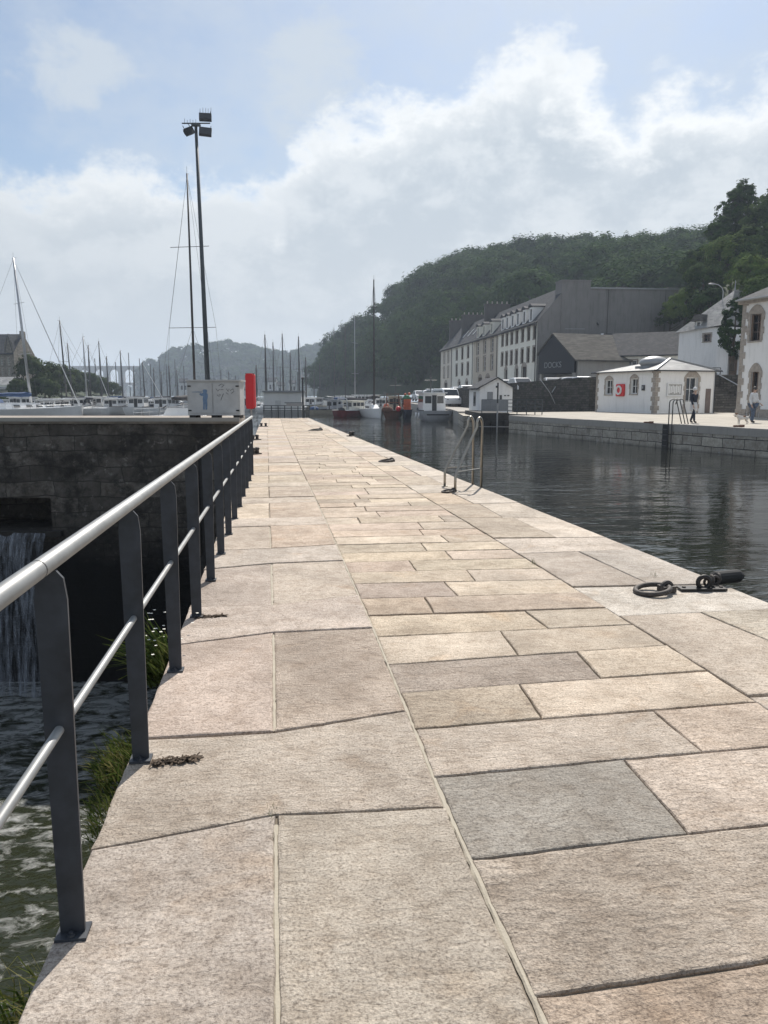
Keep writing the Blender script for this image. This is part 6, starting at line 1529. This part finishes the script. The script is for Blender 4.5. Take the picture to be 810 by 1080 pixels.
# ================================================================== CARS
def car(p, head, label, paint='car_white', van=False, group='cars parked above the retaining wall'):
    L, W_ = (4.9,1.95) if van else (4.2,1.75)
    t = empty('parked_van' if van else 'parked_car', p, head, label, 'van' if van else 'car', group)
    if van: prof = [(-2.4,.35),(-2.42,1.1),(-2.35,2.0),(-2.2,2.12),(.9,2.1),(1.25,2.0),(1.85,1.25),(2.35,1.05),(2.45,.75),(2.42,.35)]; sh_ = [(-2.25,1.25),(-2.2,1.9),(.95,1.92),(1.2,1.85),(1.68,1.25)]
    else: prof = [(-2.05,.32),(-2.1,.7),(-2.0,.98),(-1.75,1.08),(-1.3,1.42),(-.9,1.5),(.2,1.5),(.5,1.42),(1.15,.98),(1.9,.84),(2.1,.62),(2.1,.32)]; sh_ = [(-1.6,1.04),(-1.22,1.36),(-.85,1.42),(.2,1.42),(.45,1.35),(.98,1.02)]
    mb = MB(); n = len(prof); vs = []
    for ys in (-1,-.93,.93,1):
        for x, z in prof:
            tw = 1-.14*max(0,(z-.95))/.6 if not van else 1-.05*max(0,z-1)/1
            inset = 0 if abs(ys) < 1 else .06
            vs.append((x*(1-inset*.25), ys*W_/2*tw if abs(ys)<1 else ys*W_/2*tw, z-(inset*.5 if z > .5 else -inset*.3)))
    fs = [(r*n+i, r*n+(i+1)%n, (r+1)*n+(i+1)%n, (r+1)*n+i) for r in range(3) for i in range(n)]
    fs += [tuple(range(n-1,-1,-1)), tuple(range(3*n,4*n))]
    mb.add(vs, fs); b = mb.build('body', M[paint], t)
    for s_ in (-1,1):
        mb = MB(); pts = []
        for x, z in sh_:
            tw = 1-.14*max(0,(z-.95))/.6 if not van else 1-.05*max(0,z-1)/1
            pts.append((x, s_*(W_/2*tw+.004), z-.02))
        mb.ext(pts, (0,s_*.006,0)); mb.build('side_window', M['car_glass'], b)
    (xa, za), (xb, zb2) = (prof[5], prof[6]) if van else (prof[7], prof[8])
    mb = MB(); w = W_*.40; mb.ext([(xa+.03,-w,za-.02),(xb-.03,-w*1.05,zb2+.04),(xb-.03,w*1.05,zb2+.04),(xa+.03,w,za-.02)], (.02,0,.02)); mb.build('windscreen', M['car_glass'], b)
    (xa, za), (xb, zb2) = (prof[2], prof[1]) if van else (prof[4], prof[3])
    mb = MB(); mb.ext([(xa-.03,-w,za-.04),(xb-.02,-w,zb2+.05),(xb-.02,w,zb2+.05),(xa-.03,w,za-.04)], (-.02,0,.015)); mb.build('rear_window', M['car_glass'], b)
    for x in (-L*.31, L*.31):
        for s_ in (-1,1):
            mb = MB(); c = [(.31*math.cos(k*.4488),.31*math.sin(k*.4488)) for k in range(14)]
            mb.ext([(x+a, s_*(W_/2-.17), .31+z) for a, z in c], (0,s_*.19,0)); wl_ = mb.build('wheel', M['rubber'], t)
            mb = MB(); mb.ext([(x+a*.6, s_*(W_/2+.021), .31+z*.6) for a, z in c], (0,s_*.008,0)); mb.build('rim', M['alu'], wl_)
    for s_ in (-1,1):
        mb = MB(); mb.ball((L/2-.06,s_*W_*.36,.68 if not van else .85),(.06,.16,.09),8,5); mb.build('headlight', M['dark_glass'] if False else M['pewter'], t)
        mb = MB(); mb.ball((-L/2+.02,s_*W_*.4,.85),(.05,.1,.14),8,5); mb.build('tail_light', M['red_paint'], t)
    return t
row_dir = math.atan2((RMt.to_3x3() @ Vector((1,0,0))).y, (RMt.to_3x3() @ Vector((1,0,0))).x)
def street_z(d):
    tab = [(60,2.15),(66,2.07),(84,1.52),(105,1.02),(160,.47)]; return lerp_tab(tab, d)
cars = [(582,400,78,R(90)+row_dir+R(80),'large white estate car parked below the black shed sign','car_white',0),(603,401,77,R(95)+row_dir,'white car right of the estate car under the black shed','car_white',0),(549,405,78,row_dir,'silver white car beside the nearest pale row house','car_white',0),(535,406,82,row_dir,'white car parked second from the nearest row house','car_white',0),(512,408.5,90,row_dir,'white car half hidden behind the gate hut roof','car_white',0),
        (492,410,98,row_dir,'white car parked just left of the gate hut above the wall','car_silver',0),(483,411,104,row_dir,'pale car in front of the house with skylights','car_white',0),(471,412,112,row_dir,'white car by the corner of the narrow buff house','car_white',0),(455,413,118,row_dir,'silver car parked beyond the end of the row','car_silver',0),(620,402,76,row_dir+R(60),'grey car beside the office roof on the upper street','car_silver',0)]
for u, v, d, hd, l, p, vn in cars:
    q = atd(u, v, d); car(Vector((q.x,q.y,street_z(d))), hd, l, p, vn)
q = atd(471,427,92); car(Vector((q.x,q.y,.125)), row_dir+R(8), 'white van with dark windscreen parked on the inner quay', 'car_white', True, 'vans on the inner quay')
q = atd(459,427,98); car(Vector((q.x,q.y,.125)), row_dir+R(180), 'white camper van behind the motorboat wheelhouse', 'car_white', True, 'vans on the inner quay')
for u, d, l in ((443,112,'white car roof showing above the motorboat'),(452,106,'second white car roof just above the motorboat wheelhouse')):
    q = atd(u,415,d); car(Vector((q.x,q.y,.6)), row_dir, l, 'car_white', False, 'cars beyond the motorboat')

# ================================================================== PEOPLE AND DOG
def skin(name, verts, edges, radii, mat, parent, sub=2, root=0):
    me = bpy.data.meshes.new(name); me.from_pydata([tuple(v) for v in verts], edges, []); me.materials.append(mat)
    o = bpy.data.objects.new(name, me); COL.objects.link(o); o.parent = parent
    o.modifiers.new('skin', 'SKIN').use_smooth_shade = True
    ss = o.modifiers.new('sub', 'SUBSURF'); ss.levels = ss.render_levels = sub
    for i, sv in enumerate(me.skin_vertices[0].data):
        r = radii[i]; sv.radius = r if isinstance(r, tuple) else (r, r); sv.use_root = (i == root)
    return o
def person(p, head, label, J, hair, clothes):
    t = empty('person', p, head, label, 'person')
    V = []; E_ = []; Rr = []
    def v(c, r, par=None):
        V.append(Vector(c)); Rr.append(r); i = len(V)-1
        if par is not None: E_.append((par, i))
        return i
    pel = v(J['pelvis'],(.145,.10)); sp1 = v(J['waist'],(.125,.09),pel); ch = v(J['chest'],(.155,.105),sp1); nk = v(J['neck'],.052,ch); hd = v(J['head0'],(.062,.075),nk); h2 = v(J['head1'],(.078,.095),hd); h3 = v(J['head2'],(.060,.075),h2)
    for s_ in 'lr':
        a = v(J['sh'+s_],.062,ch); b = v(J['el'+s_],.042,a); c = v(J['wr'+s_],.028,b); d = (J['hand'+s_]-J['wr'+s_]); hnd = v(J['wr'+s_]+d*.45,(.036,.018),c)
        side = d.cross(Vector((0,1,0))).normalized(); fwd = d.normalized()
        for k in range(4):
            o = side*(-.027+.018*k); ln = (.060,.072,.068,.054)[k]
            f1 = v(V[hnd]+o+fwd*.035,.0095,hnd); f2 = v(V[f1]+fwd*ln*.6+Vector((0,.012,0)),.0085,f1); v(V[f2]+fwd*ln*.4+Vector((0,.02,0)),.007,f2)
        th = v(V[hnd]+Vector((0,.03,0))+fwd*.005,.011,hnd); v(V[th]+fwd*.035+Vector((0,.018,0)),.009,th)
        hp = v(J['hip'+s_],.088,pel); kn = v(J['kn'+s_],.058,hp); an = v(J['an'+s_],.040,kn); v(J['toe'+s_],(.040,.028),an)
    skin('body', V, E_, Rr, M['skin'], t, 1)
    mb = MB(); hc = (J['head1']+J['head2'])/2 if 'head2' in J else J['head1']
    mb.ball(tuple(hc+Vector((0,-.018,.015))), (.092,.108,.115), 14, 9)
    mb.build('hair', M[hair], t, smooth=True)
    mb = MB(); f = J['head1']+Vector((0,.088,0)); mb.ball(tuple(f+Vector((0,.018,-.01))),(.013,.02,.022),6,5)
    for s_ in (-1,1): mb.ball(tuple(f+Vector((s_*.033,0,.025))),(.011,.008,.008),6,4); mb.ball(tuple(J['head1']+Vector((s_*.085,0,0))),(.012,.022,.03),6,5)
    mb.ball(tuple(f+Vector((0,.002,-.05))),(.025,.006,.007),6,4)
    mb.build('face', M['skin'], t)
    for nm, mt, chain, rad in clothes:
        vv = []; ee = []; rr = []
        for seq, rs in zip(chain, rad):
            prev = None
            for k, r in zip(seq, rs):
                c = J[k] if isinstance(k, str) else k
                idx = next((i for i, q in enumerate(vv) if (q-c).length < 1e-5), None)
                if idx is None: vv.append(Vector(c)); rr.append(r); idx = len(vv)-1
                if prev is not None and (prev, idx) not in ee: ee.append((prev, idx))
                prev = idx
        skin(nm, vv, ee, rr, M[mt], t, 2)
    return t
def V3(x, y, z): return Vector((x, y, z))
# figure axes: +y is the way the figure faces
def joints(h, stride, arm=0.0, bend=.0):
    k = h/1.7; J = {}
    J['pelvis'] = V3(0,0,.94)*k; J['waist'] = V3(0,.01,1.10)*k; J['chest'] = V3(0,.02,1.32)*k; J['neck'] = V3(0,.03,1.46)*k; J['head0'] = V3(0,.045,1.52)*k; J['head1'] = V3(0,.055,1.60)*k; J['head2'] = V3(0,.045,1.665)*k
    for s_, m in (('l',-1),('r',1)):
        J['sh'+s_] = V3(m*.175,.01,1.385)*k; J['el'+s_] = V3(m*.225,-.02+arm*m,1.11)*k; J['wr'+s_] = V3(m*.225,.08+arm*m*1.5,.88)*k; J['hand'+s_] = J['wr'+s_]+V3(m*.0,.05,-.15)*k
        J['hip'+s_] = V3(m*.09,0,.88)*k; J['kn'+s_] = V3(m*.095,stride*m*.5+.03,.48)*k; J['an'+s_] = V3(m*.095,stride*m-.03,.085)*k; J['toe'+s_] = V3(m*.10,stride*m+.12,.035)*k
    return J
Ja = joints(1.70, .20, .06)
pA = at(730.5,446.3,QZ+.006); pB = at(793,446.0,QZ+.006)
pa_ = person(pA, QRZ-R(90)+R(8), 'white haired person in navy jacket over a pale skirt walking past the office door', Ja, 'white_hair',
  [('jacket','navy_cloth',[('pelvis','waist','chest','neck'),('chest','shl','ell','wrl'),('chest','shr','elr','wrr')],[((.165,.125),(.15,.115),(.175,.125),.07),((.175,.125),.078,.058,.044),((.175,.125),.078,.058,.044)]),
   ('leggings','navy_cloth',[('hipl','knl','anl'),],[(.094,.066,.05)]),('leggings','navy_cloth',[('hipr','knr','anr')],[(.094,.066,.05)]),
   ('shoe','black_cloth',[('anl','toel')],[(.052,(.052,.04))]),('shoe','black_cloth',[('anr','toer')],[(.052,(.052,.04))])])
mb = MB(); mb.lathe([(.15,1.02),(.178,.94),(.195,.82),(.212,.68),(.218,.58),(.20,.585)], 20); mb.v = [(x, y*.78, z) for x, y, z in mb.v]; mb.build('skirt', M['grey_cloth'], pa_, smooth=True)
Jb = joints(1.72, .10, .0)
Jb['ell'] = V3(-.27,.02,1.13); Jb['wrl'] = V3(-.33,.16,.95); Jb['handl'] = V3(-.35,.24,.86)
person(pB, QRZ-R(80), 'dark haired person in a pale sweater and jeans seen from behind with a dog lead', Jb, 'dark_hair',
  [('sweater','pale_cloth',[('pelvis','waist','chest','neck'),('chest','shl','ell','wrl'),('chest','shr','elr','wrr')],[((.20,.15),(.175,.13),(.185,.13),.075),((.185,.13),.085,.066,.05),((.185,.13),.085,.066,.05)]),
   ('jeans','jeans',[('pelvis','hipl','knl','anl'),('pelvis','hipr','knr','anr')],[((.185,.14),.118,.085,.072),((.185,.14),.118,.085,.072)]),
   ('shoe','black_cloth',[('anl','toel')],[(.054,(.054,.042))]),('shoe','black_cloth',[('anr','toer')],[(.054,(.054,.042))])])
pD = at(783,447.2,QZ+.006); dhd = QRZ+R(120)
dog = empty('dog', pD, QRZ-R(110), 'small white dog with brown head on a lead beside the person in jeans', 'dog')
dv = []; de = []; dr = []
def dvx(c, r, p=None):
    dv.append(Vector(c)); dr.append(r)
    if p is not None: de.append((p, len(dv)-1))
    return len(dv)-1
ru = dvx((-.19,0,.30),(.075,.085)); be = dvx((0,0,.29),(.08,.09),ru); cs = dvx((.17,0,.30),(.085,.105),be); nk = dvx((.26,0,.38),(.055,.06),cs); hd = dvx((.32,0,.45),(.058,.06),nk); mz = dvx((.40,0,.43),(.032,.032),hd); dvx((.45,0,.42),.022,mz)
for s_ in (-1,1):
    a = dvx((.17,s_*.06,.22),.04,cs); b = dvx((.18,s_*.065,.11),.024,a); c = dvx((.17,s_*.065,.025),.02,b); dvx((.20,s_*.065,.018),.022,c)
    a = dvx((-.20,s_*.06,.24),.055,ru); b = dvx((-.15,s_*.065,.17),.035,a); c = dvx((-.24,s_*.065,.10),.022,b); d2 = dvx((-.225,s_*.065,.025),.019,c); dvx((-.19,s_*.065,.018),.021,d2)
tl = dvx((-.28,0,.36),.024,ru); dvx((-.33,0,.45),.014,tl)
skin('body', dv, de, dr, M['dog_coat'], dog, 2)
mb = MB(); mb.ball((.325,0,.475),(.055,.062,.05),10,7)
for s_ in (-1,1): mb.ball((.30,s_*.062,.49),(.022,.012,.042),8,5)
mb.ball((.455,0,.425),(.012,.014,.011),6,4); mb.build('brown_patch', M['dog_brown'], dog, smooth=True)
mb = MB(); mb.ball((-.06,0,.345),(.10,.085,.05),10,7); mb.build('back_patch', M['dog_brown'], dog, smooth=True)
hp_ = (Matrix.Translation(pB) @ Matrix.Rotation(QRZ-R(80),4,'Z')) @ Jb['handl']; dn = (Matrix.Translation(pD) @ Matrix.Rotation(QRZ-R(110),4,'Z')) @ Vector((.25,0,.42))
mb = MB(); pts = [hp_+(dn-hp_)*k/8-Vector((0,0,.10*math.sin(math.pi*k/8))) for k in range(9)]; mb.tube(pts, .008, 5)
tag(mb.build('dog_lead', M['black_cloth']), 'thin dark lead between the person in jeans and the white dog', 'dog lead')

# ================================================================== PLANTS ON THE QUAY WALL
def blades(name, p, n, h, spread, mat, label, cat, flowers=0, out=(-1,0,0), hang=.35, stem=None):
    t = empty(name, p, 0, label, cat)
    vs = []; Q = []
    for i in range(n):
        a = rnd.uniform(0,2*math.pi); r = spread*rnd.random()**.6; b = Vector((r*math.cos(a)*.45, r*math.sin(a), rnd.uniform(-.08,.03)))
        d = Vector((rnd.gauss(0,.35)+out[0]*.45, rnd.gauss(0,.45), 1)).normalized(); hh = h*rnd.uniform(.5,1.1); w = rnd.uniform(.003,.007)*(h/.25)
        s = d.cross(Vector((rnd.gauss(0,1),rnd.gauss(0,1),.1))).normalized()*w
        m = b+d*hh*.55; e = b+d*hh+Vector((out[0]*hang*hh*rnd.random(), rnd.gauss(0,.2)*hh, -hang*hh*rnd.random()))
        Q.append([b-s,b+s,m+s*.8,m-s*.8]); Q.append([m-s*.8,m+s*.8,e+s*.1,e-s*.1])
    quads_mesh('leaves', np.array([[tuple(p2) for p2 in q] for q in Q]), mat, t)
    if flowers:
        Q = []; 
        for i in range(flowers):
            c = Vector((rnd.gauss(0,spread*.5)-.03, rnd.gauss(0,spread*.8), h*rnd.uniform(.25,1.15)))
            for k in range(5):
                a = k*1.2566; u_ = Vector((math.cos(a),math.sin(a),.3))*.011; w_ = Vector((-math.sin(a),math.cos(a),.1))*.005
                Q.append([c, c+u_*.6+w_, c+u_, c+u_*.6-w_])
        quads_mesh('flowers', np.array([[tuple(p2) for p2 in q] for q in Q]), M['petal'], t)['kind'] = 'stuff'
    return t
def edge(y, off=-.03, z=-.06): return Vector((lerp_tab(LE,y)+off, y, z))
e1_ = edge(3.35,-.05,-.10); blades('grass_tuft', e1_, 380, .15, .22, M['grass'], 'bright green grass tuft on the quay edge beside the second railing post', 'grass tuft')
blades('grass_tuft', edge(1.95,-.06,-.26), 520, .16, .34, M['grass'], 'mossy grass tuft hanging on the quay wall at the foot of the nearest post', 'grass tuft', hang=.6)
blades('flowering_plant', edge(4.75,-.07,-.15), 260, .34, .20, M['herb'], 'leafy plant with tiny white flowers growing from the quay wall between posts', 'plant', flowers=45)
blades('grass_tuft', edge(2.85,-.02,-.05), 160, .10, .12, M['grass'], 'small green tuft low on the quay edge between the first two posts', 'grass tuft')
for u, v, s_, l in ((563,594,.06,'tiny green weed in the paving joint near the middle of the quay'),(690,608,.05,'dry little weed in the joint beside the mooring ring'),(287,859,.03,'tiny moss tuft at the junction of three slabs in the foreground')):
    p = at(u, v); blades('weed', Vector((p.x,p.y,-.012)), 60, s_, .05, M['herb'], l, 'weed', out=(0,0,0), hang=.5)

M['dry_weed'] = plain('dry_weed', (.09,.065,.045), .95, var=.4, scale=20)
def litter(u0, v0, u1, v1, n, label):
    a, b = at(u0, v0), at(u1, v1); c = (a+b)/2; t = empty('dead_weed', (c.x,c.y,.004), 0, label, 'dead weed'); Q = []
    for i in range(n):
        p = (a-c)+(b-a)*rnd.random()+Vector((rnd.gauss(0,.012), rnd.gauss(0,.012), rnd.uniform(0,.008))); w = rnd.uniform(0,6.28); l, h = rnd.uniform(.008,.03), rnd.uniform(.002,.006)
        d = Vector((math.cos(w)*l, math.sin(w)*l, rnd.uniform(-.002,.008))); s_ = Vector((-math.sin(w)*h, math.cos(w)*h, .002))
        Q.append([tuple(p-d-s_), tuple(p+d-s_), tuple(p+d+s_), tuple(p-d+s_)])
    quads_mesh('stems', np.array(Q), M['dry_weed'], t)
litter(163,806,207,801,150,'brown strip of dead weeds lying on the slab by the second railing post')
litter(207,652,238,650,110,'brown strip of dead weeds on the slab by the fourth railing post')
# ================================================================== AIR, SKY, SUN, CAMERA
mb = MB(); mb.box(-1700,1700,-400,2300,-9,82)
hz = mb.build('haze', None)
m = bpy.data.materials.new('haze_air'); m.use_nodes = True; nt = m.node_tree; nt.nodes.clear()
o_ = nt.nodes.new('ShaderNodeOutputMaterial'); pv = nt.nodes.new('ShaderNodeVolumePrincipled')
pv.inputs['Color'].default_value = (.70,.82,.98,1); pv.inputs['Density'].default_value = .00047; pv.inputs['Anisotropy'].default_value = .3
nt.links.new(pv.outputs[0], o_.inputs['Volume']); hz.data.materials.append(m)
tag(hz, 'thin summer haze over the harbour', 'haze', kind='stuff')

SUN_AZ, SUN_EL = 21.0, 49.0     # degrees clockwise from +Y, above the horizon
sd = Vector((math.sin(R(SUN_AZ))*math.cos(R(SUN_EL)), math.cos(R(SUN_AZ))*math.cos(R(SUN_EL)), math.sin(R(SUN_EL))))
ld_ = bpy.data.lights.new('sun', 'SUN'); ld_.energy = 4.6; ld_.angle = R(.53); ld_.color = (1.0,.94,.86)
lo = bpy.data.objects.new('sun', ld_); COL.objects.link(lo); lo.rotation_euler = (-sd).to_track_quat('-Z','Y').to_euler(); lo.location = (0,0,80)

w = bpy.data.worlds.new('World'); scene.world = w; w.use_nodes = True; nt = w.node_tree; nt.nodes.clear()
N = nt.nodes.new; Lk = nt.links.new
def mth(op, a, b=0.0, c=None, clamp=False):
    m = N('ShaderNodeMath'); m.operation = op; m.use_clamp = clamp
    for i, v in enumerate((a, b) if c is None else (a, b, c)):
        if hasattr(v, 'links'): Lk(v, m.inputs[i])
        else: m.inputs[i].default_value = v
    return m.outputs[0]
def smooth(v, a, b):
    m = N('ShaderNodeMapRange'); m.interpolation_type = 'SMOOTHSTEP'; Lk(v, m.inputs[0]); m.inputs[1].default_value = a; m.inputs[2].default_value = b; return m.outputs[0]
def mixc(f, a, b):
    m = N('ShaderNodeMix'); m.data_type = 'RGBA'
    if hasattr(f, 'links'): Lk(f, m.inputs[0])
    else: m.inputs[0].default_value = f
    for k, v in ((6,a),(7,b)):
        if hasattr(v, 'links'): Lk(v, m.inputs[k])
        else: m.inputs[k].default_value = (*v, 1)
    return m.outputs[2]
out = N('ShaderNodeOutputWorld'); bg = N('ShaderNodeBackground'); bg.inputs[1].default_value = .1; Lk(bg.outputs[0], out.inputs[0])
sky = N('ShaderNodeTexSky'); sky.sky_type = 'NISHITA'; sky.sun_disc = False; sky.sun_elevation = R(SUN_EL); sky.sun_rotation = R(SUN_AZ); sky.air_density = 1.0; sky.dust_density = 1.2; sky.ozone_density = 1.4; sky.altitude = 10
tc = N('ShaderNodeTexCoord'); dirv = tc.outputs['Generated']
sp = N('ShaderNodeSeparateXYZ'); Lk(dirv, sp.inputs[0]); X, Y, Z = sp.outputs
az = mth('ARCTAN2', X, Y); el = mth('ARCSINE', Z)                 # radians, az clockwise from +Y
def noise(scale, detail=8, rough=.6, dist=0.0, off=0.0, col=False, zs=1.6):
    mp = N('ShaderNodeMapping'); mp.inputs['Location'].default_value = (off, off*.7, off*.3); mp.inputs['Scale'].default_value = (1,1,zs); Lk(dirv, mp.inputs[0])
    n = N('ShaderNodeTexNoise'); n.inputs['Scale'].default_value = scale; n.inputs['Detail'].default_value = detail; n.inputs['Roughness'].default_value = rough; n.inputs['Distortion'].default_value = dist
    Lk(mp.outputs[0], n.inputs['Vector']); return n.outputs[1 if col else 0]
nA = noise(6.5, 9, .60, .15, 3.1); nB = noise(17, 9, .64, .15, 7.7); nC = noise(2.6, 5, .55, .2, 1.3); nD = noise(42, 6, .68, .2, 2.2)
wob = mth('ADD', mth('ADD', mth('MULTIPLY', mth('SUBTRACT', nA, .5), .15), mth('MULTIPLY', mth('SUBTRACT', nB, .5), .12)), mth('MULTIPLY', mth('SUBTRACT', nD, .5), .03))
def angles(u, v):
    r, _, _ = ray(u, v); r = Vector(r).normalized(); return math.atan2(r.x, r.y), math.asin(r.z)
# height of the cumulus tops along the horizon, as elevation against azimuth
edge_tab = [(-500,150),(-200,170),(0,186),(40,182),(80,168),(115,158),(160,170),(200,184),(250,192),(290,196),(305,160),(330,128),(380,112),(430,90),(480,80),(510,62),(550,44),(590,42),(625,58),(650,92),(668,104),(690,84),(735,72),(780,80),(830,70),(1000,110),(1400,150)]
fc = N('ShaderNodeFloatCurve'); cm = fc.mapping; c = cm.curves[0]
A0, A1 = -1.2, 1.2
pts = [((angles(u,v)[0]-A0)/(A1-A0), angles(u,v)[1]/.9) for u, v in edge_tab]
c.points[0].location = (0.0, .4); c.points[1].location = (1.0, .4)
for p in pts: c.points.new(*p)
cm.update()
Lk(mth('DIVIDE', mth('SUBTRACT', az, A0), A1-A0, None, True), fc.inputs[1])
edge_el = mth('MULTIPLY', fc.outputs[0], .9)
depth = mth('ADD', mth('SUBTRACT', edge_el, el), wob)            # >0 inside the bank
bank = smooth(depth, -.014, .036)
# thin high wisps
def blob(u, v, ru, rv):
    a, e = angles(u, v); da = mth('DIVIDE', mth('SUBTRACT', az, a), ru/F); de = mth('DIVIDE', mth('SUBTRACT', el, e), rv/F)
    return mth('POWER', 2.718, mth('MULTIPLY', -1.0, mth('ADD', mth('MULTIPLY', da, da), mth('MULTIPLY', de, de))))
bl = None
for u, v, ru, rv, k in ((85,82,70,40,.95),(345,70,85,55,.95),(300,140,40,30,.5),(150,30,120,25,.25),(620,10,200,22,.3),(420,20,40,50,-.2)):
    b = mth('MULTIPLY', blob(u,v,ru,rv), k); bl = b if bl is None else mth('ADD', bl, b)
wisp = smooth(mth('ADD', bl, mth('MULTIPLY', mth('SUBTRACT', nB, .5), 1.5)), .22, .95)
veil = mth('ADD', .15, mth('MULTIPLY', smooth(mth('ADD', mth('MULTIPLY', nC, .7), mth('MULTIPLY', nB, .3)), .38, .62), .55))
thin = mth('MAXIMUM', wisp, veil)
# colours (x10: the background runs at 0.1)
SK = 10.0
white, grey, low = (.76*SK,.78*SK,.79*SK), (.43*SK,.485*SK,.54*SK), (.50*SK,.53*SK,.555*SK)
inner = smooth(mth('ADD', depth, mth('MULTIPLY', mth('SUBTRACT', nA, .5), .16)), .012, .085)
patch = smooth(mth('ADD', mth('MULTIPLY', nA, .6), mth('MULTIPLY', nB, .4)), .43, .60)
body = mixc(mth('MULTIPLY', inner, mth('SUBTRACT', 1.0, mth('MULTIPLY', patch, .50))), white, grey)
haze_low = smooth(el, .30, .02)
body = mixc(mth('MULTIPLY', haze_low, .72), body, low)
leftdim = smooth(az, .05, -.45)
body = mixc(mth('MULTIPLY', leftdim, .30), body, (.42*SK,.465*SK,.505*SK))
skyc = N('ShaderNodeMix'); skyc.data_type = 'RGBA'; skyc.blend_type = 'MULTIPLY'; skyc.inputs[0].default_value = 1.0; Lk(sky.outputs[0], skyc.inputs[6]); skyc.inputs[7].default_value = (.74,.80,.83,1)
c1_ = mixc(mth('MULTIPLY', thin, .85), skyc.outputs[2], (.50*SK,.55*SK,.60*SK))
c2_ = mixc(bank, c1_, body)
Lk(c2_, bg.inputs[0])

cd = bpy.data.cameras.new('camera'); cam = bpy.data.objects.new('camera', cd); COL.objects.link(cam); scene.camera = cam
cd.sensor_fit = 'VERTICAL'; cd.sensor_height = 36; cd.sensor_width = 27; cd.lens = 36*F/1080; cd.clip_start = .05; cd.clip_end = 6000
cam.location = (0,0,EYE); cam.rotation_euler = (R(90)-TILT, 0, -YAW)
scene.render.engine = 'CYCLES'
scene.view_settings.view_transform = 'Standard'; scene.view_settings.look = 'None'; scene.view_settings.gamma = 1; scene.view_settings.exposure = .36
cy = scene.cycles; cy.use_denoising = True; cy.max_bounces = 6; cy.diffuse_bounces = 3; cy.glossy_bounces = 3; cy.transparent_max_bounces = 12; cy.volume_bounces = 0; cy.transmission_bounces = 2
cy.sample_clamp_indirect = 8
try: cy.denoiser = 'OPENIMAGEDENOISE'
except Exception: pass
